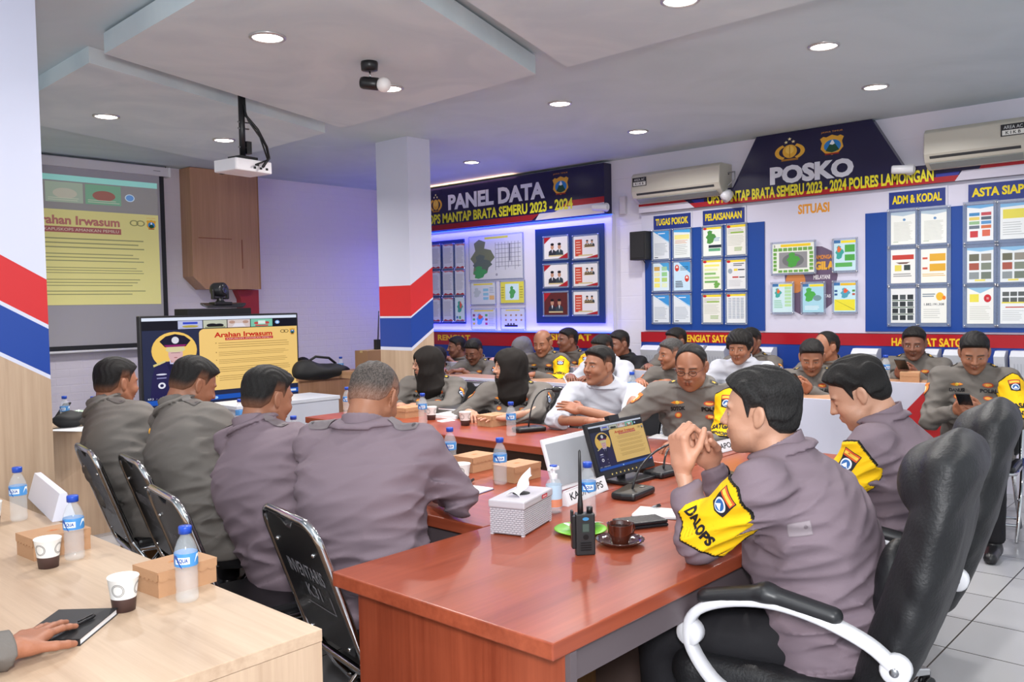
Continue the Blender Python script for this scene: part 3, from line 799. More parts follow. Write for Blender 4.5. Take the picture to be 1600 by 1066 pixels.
# ================================================================== projector and screen wall
def proj():
    p = onz(380, 262, 2.42); root = thing('ceiling_projector', 'white projector hanging from the ceiling on a black pole', 'projector', tuple(p))
    rz = Matrix.Rotation(radians(8), 3, 'Z')
    mb = MB(); W, D, Hh = .145, .105, .038
    prof = [(-W, -D), (-W*.93, -D*1.08), (W*.93, -D*1.08), (W, -D), (W, D), (W*.93, D*1.05), (-W*.93, D*1.05), (-W, D)]
    mb.prism([rz@Vector((x, y, -Hh)) for x, y in prof], (0, 0, 2*Hh), WPL)
    body = mb.build('body', root, bevel=.012)
    mb = MB(); mb.lathe([(.042, 0), (.042, .02), (.034, .022), (.03, .01), (.001, .012)], M('#2a2c30', .15), rz@Vector((-.08, .1, 0)), up=rz@Vector((0, 1, 0))); mb.build('lens', root)
    mb = MB()
    for i in range(5): mb.obox(rz@Vector((.0+.024*i, -.115, .008 if i % 2 else -.012)), rz@Vector((.009, 0, 0)), (0, .002, 0), (0, 0, .007), BLK)
    mb.build('port', root)
    mb = MB(); mb.tube([(0, 0, .05), (0, 0, CEIL-p.z)], .02, BLK); mb.obox((0, 0, .058), (.07, .012, 0), (-.01, .06, 0), (0, 0, .008), BLK)
    mb.box((-.05, -.05, CEIL-p.z-.012), (.05, .05, CEIL-p.z), BLK)
    for z in (.13, .25, .29): mb.tube([(-.03, 0, z), (.045, -.01, z)], .005, STEEL)
    mb.box((.02, -.02, .09), (.055, .02, .17), BLK); mb.build('mount', root)
    mb = MB(); mb.tube([(0.015, -.01, .46), (.02, -.01, .34), (.09, -.04, .25), (.14, -.06, .14), (.13, -.1, .06), (.08, -.15, .03), (.05, -.15, -.01)], .009, BLK)
    mb.tube([(.0, -.02, .4), (.03, -.03, .3), (.1, -.05, .2), (.12, -.1, .05), (0, -.15, .0)], .006, BLK); mb.build('cable', root)
proj()
def emblem_polri(a, cx, cy, w_, h_):
    g = '#d9a63a'; d = '#9c6a1c'
    a.e(cx, cy-h_*.04, w_*.24, h_*.27, g); a.e(cx, cy+h_*.02, w_*.14, h_*.16, '#e8c15c'); a.r(cx-w_*.012, cy-h_*.28, cx+w_*.012, cy+h_*.18, d)
    a.ring(cx, cy-h_*.06, w_*.5, h_*.34, .28, g, 30, radians(-62), radians(62)); a.ring(cx, cy-h_*.06, w_*.5, h_*.34, .28, g, 30, radians(118), radians(242))
    for k, (x, y) in enumerate(((0, .46), (-.12, .34), (.12, .34))): star(a, cx+w_*x, cy+h_*y, w_*.07, h_*.07, '#e8dba8')
    a.r(cx-w_*.28, cy-h_*.42, cx+w_*.28, cy-h_*.34, d)
def star(a, cx, cy, rx, ry, c, n=5):
    a.p([(cx+(rx if i % 2 == 0 else rx*.42)*sin(pi*i/n), cy+(ry if i % 2 == 0 else ry*.42)*cos(pi*i/n)) for i in range(2*n)], c)
def emblem_jt(a, cx, cy, w_, h_, txt=True):
    g = '#d9a338'
    a.p([(cx+w_*x, cy+h_*y) for x, y in ((-.5, .22), (-.36, .3), (-.24, .26), (0, .34), (.24, .26), (.36, .3), (.5, .22), (.42, .05), (.48, -.18), (.3, -.36), (0, -.46), (-.3, -.36), (-.48, -.18), (-.42, .05))], g)
    a.e(cx+w_*.02, cy-h_*.1, w_*.36, h_*.25, '#2c7cc4')
    a.p([(cx+w_*x, cy+h_*y) for x, y in ((-.27, -.28), (0, .12), (.05, .1), (.31, -.28), (0, -.36))], '#1f4a34')
    a.p([(cx+w_*x, cy+h_*y) for x, y in ((-.1, -.02), (0, .13), (.05, .12), (.12, -.02), (.02, -.06))], '#e9eef4')
    a.r(cx-w_*.3, cy-h_*.44, cx+w_*.3, cy-h_*.38, '#8a1d1d')
    if txt: a.t('JAWA TIMUR', cx-w_*.46, cy+h_*.42, cx+w_*.46, cy+h_*.5, '#d08a2a', 0)
def slide(screen=True, dim=False):
    """the conference call with the yellow slide; unit square, y up"""
    a = Art(); a.r(0, 0, 1, 1, '#262c4a'); a.r(0, .965, 1, 1, '#dfe8fa'); a.r(0, .86, 1, .965, '#0c0d1c')
    for i, (bg, c1, c2) in enumerate((('#b9bede', '#2f45c4', '#b3a24a'), ('#c2c6b4', '#15151b', '#8b8f6e'), ('#d8c8c6', '#b99586', '#e6e2ec'), ('#7fc7ae', '#c14a4a', '#dff0ea'))):
        x = .21+.155*i; a.r(x, .868, x+.15, .96, bg)
        if i == 0: a.r(x+.03, .92, x+.12, .945, c1); a.e(x+.075, .895, .05, .014, c2); a.lines(x+.01, .872, x+.14, .885, 2, '#8a8ab8')
        elif i == 1: a.e(x+.055, .9, .035, .022, c1); a.e(x+.1, .898, .03, .02, c1); a.r(x+.01, .87, x+.14, .884, c2)
        elif i == 2: a.e(x+.03, .93, .02, .018, c1); a.e(x+.12, .93, .02, .018, c1); a.p([(x+.03, .875), (x+.12, .875), (x+.1, .915), (x+.05, .915)], c2)
        else: a.e(x+.04, .91, .018, .016, c1); a.e(x+.11, .912, .018, .016, c1); a.r(x+.05, .9, x+.1, .94, c2); a.r(x+.03, .872, x+.12, .888, c1)
    a.e(.86, .915, .016, .022, '#8ab6f0'); a.e(.86, .915, .008, .011, '#f2f6ff')
    # portrait
    a.e(.185, .63, .135, .21, '#f2c766'); port(a, .035, .09, .345, .87)
    # yellow slide page
    Y = '#f4cc7c'
    a.r(.36, .14, 1, .86, Y); a.r(.335, .14, .37, .82, Y); a.e(.37, .81, .035, .05, Y)
    a.t('Arahan Irwasum', .43, .755, .82, .815, '#c8261c', .035)
    a.r(.5, .718, .825, .75, '#c22a30'); a.t('KAPUSKOPS AMANKAN PEMILU', .51, .726, .815, .742, '#f6dfd0', 0)
    for y0, y1, n in ((.62, .70, 3), (.53, .59, 3), (.44, .5, 3), (.34, .41, 3), (.24, .31, 3)):
        a.lines(.455, y0, .945, y1, n, '#9a7d46', .22, .12)
        a.e(.44, y1-.01, .004, .006, '#9a7d46')
    a.ring(.895, .8, .018, .02, .3, '#6d5a34'); a.ring(.92, .8, .018, .02, .3, '#6d5a34'); emblem_jt(a, .965, .8, .04, .1)
    a.r(0, .03, 1, .085, '#1d56b8'); a.e(.43, .055, .012, .016, '#a8d2ff'); a.t('KP.3   -   AKBP AGUNG', .02, .095, .2, .115, '#e6ecf8', 0)
    a.r(.9, .045, .98, .07, '#d7e6ff')
    return a
def port(a, x0, y0, x1, y1):
    b = Art(); U = '#231f4e'
    b.p([(0, 0), (.04, .3), (.1, .46), (.3, .54), (.7, .54), (.9, .46), (.97, .3), (1, 0)], U)
    b.p([(.38, .56), (.62, .56), (.58, .34), (.5, .26), (.42, .34)], '#c8c6ea'); b.p([(.46, .5), (.54, .5), (.55, .3), (.5, .26), (.45, .3)], '#1c1a3c')
    b.p([(.33, .5), (.44, .5), (.5, .2), (.45, .22)], '#191641'); b.p([(.56, .5), (.67, .5), (.55, .22), (.5, .2)], '#191641')
    b.p([(.08, .47), (.3, .53), (.31, .56), (.07, .5)], '#d8c884')
    b.r(.4, .52, .6, .6, '#c79a94'); b.e(.5, .64, .14, .115, '#d9afb2', 24); b.e(.5, .6, .1, .085, '#d9afb2', 24)
    b.r(.41, .655, .59, .66, '#2a2226'); b.e(.5, .59, .035, .006, '#a05a5c')
    b.p([(.31, .70), (.34, .745), (.66, .745), (.69, .70), (.64, .675), (.5, .668), (.36, .675)], '#d8cfa0'); b.p([(.3, .745), (.7, .745), (.8, .83), (.68, .9), (.5, .93), (.32, .9), (.2, .83)], '#17142e'); b.p([(.33, .745), (.67, .745), (.72, .775), (.28, .775)], '#8c1d6a')
    b.e(.5, .84, .07, .05, '#dcdce6'); b.e(.22, .36, .1, .012, '#dcdcf0'); b.r(.13, .3, .31, .315, '#8f8fc0'); b.e(.22, .2, .07, .045, '#e6e6f4'); b.e(.22, .2, .035, .022, U)
    b.e(.5, .2, .014, .012, '#e8e8f4'); b.e(.5, .1, .014, .012, '#e8e8f4')
    a.merge(b, x0, y0, x1, y1)
    return a
# projection screen on the end wall
YS = YW-.1
root = thing('projection_screen', 'pull-down projection screen showing a yellow slide on the end wall', 'screen', (3.2, YS, 1.15))
def rel(v): return Vector(v)-Vector(root.location)
tl = ony(247, 287, YS); br = ony(252, 475, YS); W = 2.12
R_ = ony(263, 277, YS); bot = ony(262, 537, YS)
mb = MB(); mb.box(rel((R_.x-2.5, YS-.02, R_.z)), rel((R_.x, YS+.06, R_.z+.085)), M('#cfcad0', .45)); mb.box(rel((R_.x-.01, YS-.028, R_.z-.004)), rel((R_.x+.012, YS+.064, R_.z+.09)), WPL)
mb.box(rel((R_.x-.16, YS-.0215, R_.z+.045)), rel((R_.x-.09, YS-.02, R_.z+.05)), M('#3a3a44')); mb.build('housing', root, bevel=.006)
xr = ony(260, 400, YS).x
mb = MB(); mb.box(rel((R_.x-2.44, YS+.004, bot.z)), rel((xr, YS+.008, R_.z)), M('#a9a5ad', .8)); mb.build('fabric', root)
mb = MB(); mb.box(rel((xr-.045, YS+.001, bot.z)), rel((xr, YS+.0035, R_.z)), M('#1d1d24', .7)); mb.box(rel((R_.x-2.44, YS+.001, bot.z-.02)), rel((xr, YS+.0035, bot.z+.02)), M('#1d1d24', .7)); mb.build('border', root)
mb = MB(); mb.tube([rel((R_.x-2.46, YS+.006, bot.z-.035)), rel((xr+.02, YS+.006, bot.z-.035))], .012, WPL); mb.build('weight_bar', root)
a = Art(); a.r(0, 0, 1, 1, '#93908f'); a.r(0, 0, 1, .735, '#d8d08c')
a.r(0, .955, 1, 1, '#9fe0d6')
for i, c in enumerate(('#9aa08c', '#8f9a86', '#a8b7a4', '#7fae90')): a.r(.18+.165*i, .79, .335+.165*i, .945, c); a.e(.26+.165*i, .86, .05, .04, ('#5a5650', '#6a6560', '#c2bfae', '#a06a60')[i]); a.lines(.19+.165*i, .8, .33+.165*i, .83, 2, '#c8cdb8')
a.e(.87, .86, .02, .028, '#6f9fd8'); a.ring(.87, .86, .022, .03, .2, '#cfe2f2')
a.t('Arahan Irwasum', .445, .62, .82, .69, '#b2736c', .035)
a.r(.49, .56, .825, .605, '#a4605f'); a.t('KAPUSKOPS AMANKAN PEMILU', .5, .572, .815, .594, '#d8cdb8', 0)
for y0, y1, n in ((.43, .53, 3), (.33, .41, 3), (.24, .3, 3), (.14, .21, 3), (.07, .12, 2)): a.lines(.38, y0, .93, y1, n, '#93916a', .28, .12)
a.ring(.885, .66, .02, .024, .3, '#8e8c60'); a.ring(.915, .66, .02, .024, .3, '#8e8c60'); emblem_jt(a, .965, .66, .045, .1)
a.build('projected_picture', root, rel((br.x-W, YS, br.z)), (W, 0, 0), (0, 0, tl.z-br.z), (0, -1, 0), emit=.2, rough=.8)  # the projector's light is put into the artwork as colour with low emission
mb = MB(); q = rel((R_.x-.03, YS, R_.z)); mb.tube([q+Vector((0, -.01, .02)), q+Vector((.0, -.01, .1))], .004, BLK); mb.build('hook', root)
# wooden cabinet board and its red skirting below, on the end wall
yb = YW-.22
pts = [ony(296, 262, yb), ony(403, 268, yb), ony(407, 452, yb), ony(322, 452, yb), ony(302, 432, yb)]
xs = (pts[0].x+pts[4].x)/2; pts[0].x = pts[4].x = xs; pts[1].x = pts[2].x = (pts[1].x+pts[2].x)/2; pts[0].z = pts[1].z = CEIL-.005; pts[3].z = pts[2].z
root = thing('wall_cabinet', 'brown wooden cabinet with a cut lower corner high on the end wall', 'cabinet', (pts[3].x, yb, pts[3].z))
MB().prism([p-Vector(root.location) for p in pts], (0, YW-yb-.003, 0), W_CAB[2]).build('body', root)
mb = MB(); l_ = [pts[1].x, pts[2].x]; mb.box((pts[1].x-.012-root.location.x, -.004, 0), (pts[1].x-root.location.x, -.0005, CEIL-.006-root.location.z), W_BRN[2]); mb.build('edge_strip', root)
mb = MB(); 
for q0, q1 in (((310, 369), (362, 373)), ((377, 373), (379, 420))):
    a_, b_ = ony(*q0, yb)-Vector(root.location), ony(*q1, yb)-Vector(root.location); mb.box((a_.x, -.0015, a_.z-.012), (max(b_.x, a_.x+.012), -.0004, min(b_.z, a_.z-.02)), M('#8a4f32'))
mb.build('scrape', root)
mb = MB(); q = [ony(370, 453, YW-.1), ony(404, 453, YW-.1), ony(404, 500, YW-.1), ony(378, 500, YW-.1), ony(378, 468, YW-.1)]; z0 = q[0].z; q[1].z = z0; q[2].z = q[3].z = .02
q[2].x = q[1].x; q[4].x = q[3].x
tag(mb.prism(q, (0, .097, 0), M('#9c1f28', .4)).build('wall_panel'), 'dark red panel on the end wall below the wooden cabinet', 'panel')
# ================================================================== television
YT = 7.2
tl, tr, br, bl = ony(218, 493, YT), ony(466, 490, YT), ony(468, 628, YT), ony(222, 653, YT)
x0, x1 = (tl.x+bl.x)/2, (tr.x+br.x)/2; z1, z0 = (tl.z+tr.z)/2, (br.z+bl.z)/2
root = thing('television', 'large black television showing an officer portrait and a yellow slide', 'television', ((x0+x1)/2, YT, 0))
L_ = Vector(root.location)
mb = MB(); mb.box(Vector((x0, YT, z0))-L_, Vector((x1, YT+.06, z1))-L_, BLK); mb.build('casing', root, bevel=.006)
bz = .018
a = slide(); a.build('display', root, Vector((x0+bz, YT-.0008, z0+.075))-L_, (x1-x0-2*bz, 0, 0), (0, 0, z1-z0-.075-bz), (0, -1, 0), emit=.68, rough=.3)
a = Art(); a.t('HUAWEI', .56, .2, .9, .8, '#d8d8de', .01)
for k in range(5): an = pi*k/4; a.e(.42+.06*cos(an), .3+.35*sin(an), .03, .14, '#d8d8de', 10)
a.build('maker_mark', root, Vector(((x0+x1)/2-.12, YT-.001, z0+.018))-L_, (.26, 0, 0), (0, 0, .036), (0, -1, 0), emit=.3)
mb = MB(); mb.box((-.5, .01, 0), (-.42, .07, z0), BLK); mb.box((.42, .01, 0), (.5, .07, z0), BLK); mb.box((-.56, -.25, .0), (-.36, .33, .05), BLK); mb.box((.36, -.25, 0), (.56, .33, .05), BLK); mb.box((-.5, .02, .35), (.5, .06, .42), BLK); mb.build('stand', root, bevel=.004)
# shelf and conference camera behind the television
yc = YT+.3; a_, b_ = ony(285, 483, yc), ony(384, 489, yc)
root = thing('camera_shelf', 'narrow black shelf unit behind the television', 'shelf', ((a_.x+b_.x)/2, yc, 0)); 
mb = MB(); ht = a_.z-.0; hw = (b_.x-a_.x)/2; mb.box((-hw, -.1, ht-.06), (hw, .16, ht), BLKM); mb.build('top', root, bevel=.004)
mb = MB(); mb.box((-hw*.8, -.06, 0), (-hw*.7, .12, ht-.06), BLKM); mb.box((hw*.7, -.06, 0), (hw*.8, .12, ht-.06), BLKM); mb.build('upright', root)
p = ony(342, 486, yc); root = thing('conference_camera', 'black pan-tilt conference camera on the shelf above the television', 'camera', (p.x, yc-.03, ht))
mb = MB(); mb.prism([(-.16, -.06, .0), (.2, -.06, .0), (.24, -.05, .03), (.2, .08, .035), (-.16, .08, .035), (-.2, -.04, .025)], (0, 0, .02), M('#26262a', .3)); mb.box((-.09, -.065, .03), (.09, .05, .06), BLK); mb.build('base', root, bevel=.006)
mb = MB(); mb.lathe([(.05, .06), (.03, .075), (.028, .1)], BLK); mb.box((-.085, -.02, .09), (-.06, .02, .18), BLK); mb.box((.06, -.02, .09), (.085, .02, .18), BLK); mb.box((-.085, -.02, .085), (.085, .02, .105), BLK); mb.build('yoke', root, bevel=.008)
hd = MB().lathe([(.06, -.07), (.068, -.05), (.068, .04), (.055, .055)], M('#232327', .28), (0, 0, .175), up=(.45, -1, 0)).build('camera_head', root)
u_ = Vector((.45, -1, 0)).normalized(); MB().lathe([(.042, .0), (.042, .012), (.03, .012), (.026, .006), (.001, .01)], M('#4d4f58', .08, .6), Vector((0, 0, .175))+u_*.055, up=u_).build('lens', hd)
# ================================================================== desks
def table(name, label, x0, x1, y0, y1, z, th, top, grain, panels, group=None, bev=.004, cat='table'):
    root = thing(name, label, cat, ((x0+x1)/2, (y0+y1)/2, 0), 0, group); L_ = Vector(root.location)
    MB().box(Vector((x0, y0, z-th))-L_, Vector((x1, y1, z))-L_, top).build('tabletop', root, bevel=bev)
    for nm, a, b, m in panels: MB().box(Vector(a)-L_, Vector(b)-L_, m).build(nm, root)
    return root
DBR = M('#4a3d3d', .5); DRAIL = M('#5b5054', .45)
ZT = .75; th = .042
# head table
T1 = (1.43, 4.08, 1.2, 2.015)
table('conference_table', 'red wood head table in the foreground with a closed end panel', *T1, ZT, th, W_RED[0], 0,
      [('end_panel', (1.49, 1.215, 0), (1.515, 1.975, ZT-th), W_RED[2]), ('front_panel', (1.515, 1.93, .0), (4.0, 1.955, ZT-th), W_BRN[2]),
       ('rail', (1.515, 1.225, ZT-th-.085), (4.0, 1.245, ZT-th), DRAIL), ('end_edge', (1.4905, 1.20, 0), (1.5145, 1.2148, ZT-th), DRAIL), ('inner_panel', (2.55, 1.25, 0), (2.575, 1.93, ZT-th), M('#6b5a55', .5)), ('end_panel', (3.98, 1.215, 0), (4.005, 1.93, ZT-th), W_RED[2])])
table('conference_table', 'red wood side table in front of the four officers seen from behind', 2.06, 2.95, 2.03, 5.15, ZT-.004, th, W_RED[1], 1,
      [('front_panel', (2.87, 2.1, 0), (2.895, 5.08, ZT-th-.004), W_TAN[2]), ('end_panel', (2.12, 2.08, 0), (2.87, 2.1, ZT-th-.004), W_BRN[2]), ('end_panel', (2.12, 5.06, 0), (2.87, 5.08, ZT-th-.004), W_BRN[2]), ('rail', (2.10, 2.1, ZT-th-.09), (2.12, 5.06, ZT-th-.004), DRAIL)])
table('conference_table', 'dark red wood side table in front of the two women in black headscarves', 3.41, 4.06, 2.03, 5.07, ZT-.002, th, W_RED[1], 1,
      [('front_panel', (3.62, 2.08, 0), (3.645, 5.0, .57), W_TAN[2]), ('rail', (3.56, 2.08, .565), (3.58, 5.0, ZT-th-.002), M('#3a2620', .5)), ('end_panel', (3.5, 4.98, 0), (4.0, 5.0, ZT-th-.002), W_BRN[2]), ('end_panel', (3.66, 2.1, 0), (4.0, 2.12, ZT-th-.002), W_BRN[2])])
# foreground light desk
table('writing_desk', 'long pale wood desk at the lower left', .42, 1.155, 1.672, 4.02, ZT, .03, W_TAN[1], 1,
      [('end_panel', (.43, 1.673, 0), (1.153, 1.69, ZT-.0305), W_TAN[2]), ('back_panel', (1.13, 1.69, 0), (1.153, 4.0, ZT-.0305), W_TAN[2])], bev=.002)
table('writing_desk', 'pale wood desk beside the left column facing the room', 1.96, 3.15, 5.95, 6.5, ZT, .03, W_TAN[0], 0,
      [('front_panel', (1.97, 5.96, 0), (3.14, 5.98, ZT-.03), W_TAN[2]), ('end_panel', (3.12, 5.98, 0), (3.14, 6.48, ZT-.03), W_TAN[2])], bev=.002)
table('low_cabinet', 'low white cabinet between the television and the dark red table', 3.45, 4.43, 6.05, 6.5, .75, .03, M('#c9ccd6', .3), 0,
      [('body', (3.46, 6.06, 0), (4.42, 6.49, .72), M('#bfc2cf', .4))], bev=.003, cat='cabinet')
table('writing_desk', 'brown desk at the far end near the corner holding a cardboard box', 4.75, 6.6, 7.15, 7.75, .82, .03, W_CAB[0], 0,
      [('front_panel', (4.76, 7.16, 0), (6.59, 7.18, .79), W_CAB[2])], bev=.002)
WD = M('#c6c6d6', .4)
def rowdesk(label, x0, x1, y0, y1, z, endpanel=False):
    root = thing('row_desk', label, 'desk', ((x0+x1)/2, (y0+y1)/2, 0), 0, 'white fronted desks in the back rows'); L_ = Vector(root.location)
    MB().box(Vector((x0+.02, y0, z-.03))-L_, Vector((x1, y1, z))-L_, W_CAB[1]).build('desktop', root, bevel=.002)
    if endpanel:
        yq = y0+.24; zq = z+.02
        MB().prism([Vector(p)-L_ for p in ((x0, y1, 0), (x0, y1, zq), (x0, y0+.16, zq), (x0, y0+.42, .62), (x0, y0+.18, 0))], (.02, 0, 0), WD).build('front_panel', root)
        MB().prism([Vector(p)-L_ for p in ((x0, y0+.16, zq), (x0, y0, zq), (x0, y0, 0), (x0, y0+.18, 0), (x0, y0+.42, .62))], (.02, 0, 0), M('#b3242a', .4)).build('red_panel', root)
    else: MB().box(Vector((x0, y0, 0))-L_, Vector((x0+.02, y1, z+.02))-L_, WD).build('front_panel', root)
    MB().box(Vector((x0+.02, y0, 0))-L_, Vector((x1, y0+.02, z-.03))-L_, W_BRN[2]).build('end_panel', root)
    MB().box(Vector((x0+.02, y1-.02, 0))-L_, Vector((x1, y1, z-.03))-L_, W_BRN[2]).build('end_panel', root)
    return root
ZR1, ZR2 = .855, .9
rowdesk('white fronted desk behind the foreground officer with the yellow armband', 5.22, 5.72, 1.98, 3.28, ZR1)
rowdesk('white fronted desk behind the man in the white shirt', 5.22, 5.72, 3.3, 4.68, ZR1)
rowdesk('white fronted desk beside the middle column, nearest the end wall', 5.22, 5.72, 4.7, 6.3, ZR1)
rowdesk('white fronted desk with a red triangular end panel', 6.1, 6.6, 1.62, 3.2, ZR2, True)
rowdesk('rear desk below the flip racks, middle of its row', 6.1, 6.6, 3.22, 4.8, ZR2)
rowdesk('rear desk below the navy banner, farthest of its row', 6.1, 6.6, 4.82, 6.7, ZR2)
# ================================================================== stacking chairs
def stack_chair(label, x, y, deg, inv=False):
    root = thing('folding_chair', label, 'chair', (x, y, 0), radians(deg), None)
    # facing +x; back frame tilts
    w_ = .192; zb, zt = .40, .885; xb, xt = -.13, -.30
    def bp(s, z): t = (z-zb)/(zt-zb); return Vector((xb+(xt-xb)*t, s, z))
    loop = []
    r = .07
    for cx, cz, a0 in ((w_-r, zt-r, 0), (-(w_-r), zt-r, 90), (-(w_-r), zb+r, 180), (w_-r, zb+r, 270)):
        for k in range(7): a = radians(a0+15*k); loop.append(bp(cx+r*cos(a), cz+r*sin(a)))
    MB().tube(loop, .0125, CHROME, 10, True).build('back_frame', root)
    # padded back with a notch at the top
    n = Vector((zt-zb, 0, xb-xt)).normalized()
    out = []
    for k in range(25):
        u = -1+2*k/24; out.append(bp(u*(w_-.012), zt-.012-(.024*math.exp(-(u/.2)**4))-.055*max(0, abs(u)-.7)**2/.09))
    poly = out+[bp(w_-.012, zb+.1), bp(w_-.05, zb+.055), bp(-(w_-.05), zb+.055), bp(-(w_-.012), zb+.1)]
    poly = [p-n*.008 for p in poly]
    pad = MB().prism(poly, n*.026, M('#141417', .28)).build('backrest', root, bevel=.004)
    for s, z in ((.13, zt-.1), (-.13, zt-.1), (.13, zb+.08), (-.13, zb+.08)): MB().ball(bp(s, z)-n*.009, .007, CHROME, 6, (1, 1, 1)).build('bolt', pad)
    if inv:
        a = Art(); a.t('INVENTARIS', .12, .56, .95, .8, '#8c8c94', .01); a.t('K.31', .4, .24, .72, .46, '#8c8c94', .01); a.r(.3, .1, .95, .115, '#8c8c94'); a.r(.93, .1, .95, .4, '#8c8c94')
        P = bp(.15, zb+.17)-n*.0095; a.build('lettering', pad, P, (0, -.3, 0), bp(0, zb+.37)-bp(0, zb+.17), -n)
    MB().box((-.13, -.2, .435), (.22, .2, .475), M('#141417', .35)).build('seat', root, bevel=.015)
    mb = MB(); mb.tube([(-.14, -.2, .43), (.2, -.2, .43), (.235, -.16, .43), (.235, .16, .43), (.2, .2, .43), (-.14, .2, .43)], .011, CHROME); mb.build('seat_frame', root)
    for s in (-1, 1):
        MB().tube([(-.155, .2*s, .47), (-.05, .205*s, .3), (.19, .205*s, .015)], .0115, CHROME).build('leg', root)
        MB().tube([(.17, .185*s, .42), (.02, .185*s, .25), (-.22, .185*s, .015)], .0115, CHROME).build('leg', root)
    MB().tube([(.12, -.2, .1), (.12, .2, .1)], .008, CHROME).build('crossbar', root); MB().tube([(-.17, -.18, .08), (-.17, .18, .08)], .008, CHROME).build('crossbar', root)
    return root
# ================================================================== leather office chairs
def office_chair(label, x, y, deg):
    root = thing('office_chair', label, 'chair', (x, y, 0), radians(deg))
    def back(P):
        # the back leans; local coords along height
        t = (P[:, 2]-.45)/.72; tc = np.clip(t, 0, 1)
        xc = -.27-.17*tc-.035*np.sin(tc*pi*1.0)
        hw = np.interp(tc, [0, .15, .5, .75, .92, 1], [.2, .24, .25, .23, .2, .15]); hd_ = np.interp(tc, [0, .4, .72, .85, 1], [.055, .06, .055, .075, .05])
        s = P[:, 1]; f = P[:, 0]-xc
        k = (np.abs(s/hw)**3+np.abs(f/hd_)**2.4)**(1/2.6); d = (k-1)*hd_*.8
        hh = np.maximum(np.abs(P[:, 2]-.81)-.36, -.3); d = smax(d, hh, .09)
        # side bolsters and head cushion on the front
        for g in (-1, 1): d = smin(d, s_rc(P, (-.27, .15*g, .5), (-.40, .15*g, .93), .06, .056), .03)
        d = smin(d, s_ell(P, (-.375, 0, 1.02), (.08, .17, .1)), .025)
        d = smin(d, s_ell(P, (-.29, 0, .68), (.06, .12, .17)), .02)
        return d-.0012*snoise(P, 40, 1.0)
    V, F = snet(back, (-.62, -.34, .38), (-.1, .34, 1.3), .009, .02); nmesh('backrest', V, F, LEATHER, root)
    def seat_(P):
        d = s_box(P, (0, 0, .455), (.25, .25, .05), .045); d = smin(d, s_rc(P, (.22, -.2, .45), (.22, .2, .45), .055, .055), .04)
        return d-.002*snoise(P, 50, 2)
    V, F = snet(seat_, (-.36, -.36, .36), (.36, .36, .56), .01, .02); nmesh('seat', V, F, LEATHER, root)
    for g in (-1, 1):
        pts = [(.06, .26, .42), (.13, .275, .47), (.185, .285, .56), (.175, .29, .64), (.10, .29, .69), (-.03, .29, .715), (-.16, .29, .70), (-.28, .285, .655), (-.34, .27, .60)]
        P = [Vector((a, b*g, c)) for a, b, c in pts]; Q = []
        for i in range(len(P)-1):
            p0 = P[max(i-1, 0)]; p1 = P[i]; p2 = P[i+1]; p3 = P[min(i+2, len(P)-1)]
            for k in range(5): t = k/5; Q.append(.5*((2*p1)+(p2-p0)*t+(2*p0-5*p1+4*p2-p3)*t*t+(3*p1-p0-3*p2+p3)*t**3))
        Q.append(P[-1])
        mb = MB(); N_ = len(Q); vs = []; fs = []
        for i, c in enumerate(Q):
            T = (Q[min(i+1, N_-1)]-Q[max(i-1, 0)]).normalized(); S_ = Vector((0, 1, 0)); U_ = T.cross(S_).normalized()
            for a, b in ((-1, -.6), (-1, .6), (-.7, 1), (.7, 1), (1, .6), (1, -.6), (.7, -1), (-.7, -1)): vs.append(c+S_*a*.024+U_*b*.0135)
        for i in range(N_-1):
            for k in range(8): q = (k+1) % 8; fs.append((i*8+k, i*8+q, (i+1)*8+q, (i+1)*8+k))
        fs += [tuple(range(8)), tuple((N_-1)*8+k for k in range(8))]; mb.add(vs, fs, M('#dcdbe0', .3), True)
        for c in (P[0], P[2]+Vector((0, .0, .03)), P[-1]): mb.lathe([(.03, -.024), (.036, -.016), (.036, .016), (.03, .024)], M('#dcdbe0', .3), c, 20, (0, 1, 0)); 
        for c in (P[0], P[-1]): mb.ball(c+Vector((0, .024*g, 0)), .012, STEEL, 8, (1, .5, 1))
        arm_ = mb.build('armrest', root)
        def pad(Pq, g=g):
            a = s_rc(Pq*v3(1, .8, 1), (.14, .29*g*.8, .70), (-.03, .29*g*.8, .738), .02, .024); b = s_rc(Pq*v3(1, .8, 1), (-.03, .29*g*.8, .738), (-.2, .29*g*.8, .71), .024, .022); return smin(a, b, .02)
        V, F = snet(pad, (-.28, .29*g-.09, .64), (.26, .29*g+.09, .8), .006, .02); nmesh('pad', V, F, M('#202023', .4), arm_)
    MB().lathe([(.035, .1), (.035, .28), (.022, .28), (.022, .41)], BLK, n=20).build('gas_lift', root)
    for k in range(5):
        a = 2*pi*k/5+.3; d = Vector((cos(a), sin(a), 0)); e = Vector((-sin(a), cos(a), 0))
        mb = MB(); mb.add([d*.03+e*.028+Vector((0, 0, .09)), d*.03-e*.028+Vector((0, 0, .09)), d*.31-e*.018+Vector((0, 0, .065)), d*.31+e*.018+Vector((0, 0, .065)), d*.03+e*.028+Vector((0, 0, .135)), d*.03-e*.028+Vector((0, 0, .135)), d*.31-e*.018+Vector((0, 0, .09)), d*.31+e*.018+Vector((0, 0, .09))],
                          [(0, 1, 2, 3), (4, 7, 6, 5), (0, 4, 5, 1), (1, 5, 6, 2), (2, 6, 7, 3), (3, 7, 4, 0)], M('#c9c9cd', .25, .6))
        lg = mb.build('base_leg', root, bevel=.004)
        mb = MB()
        for s in (-1, 1): mb.lathe([(.02, -.009), (.027, -.005), (.027, .005), (.02, .009)], BLK, d*.31+e*s*.013+Vector((0, 0, .029)), 16, tuple(e))
        mb.box((d.x*.31-.012, d.y*.31-.012, .03), (d.x*.31+.012, d.y*.31+.012, .07), BLK); mb.build('castor', lg)
    return root
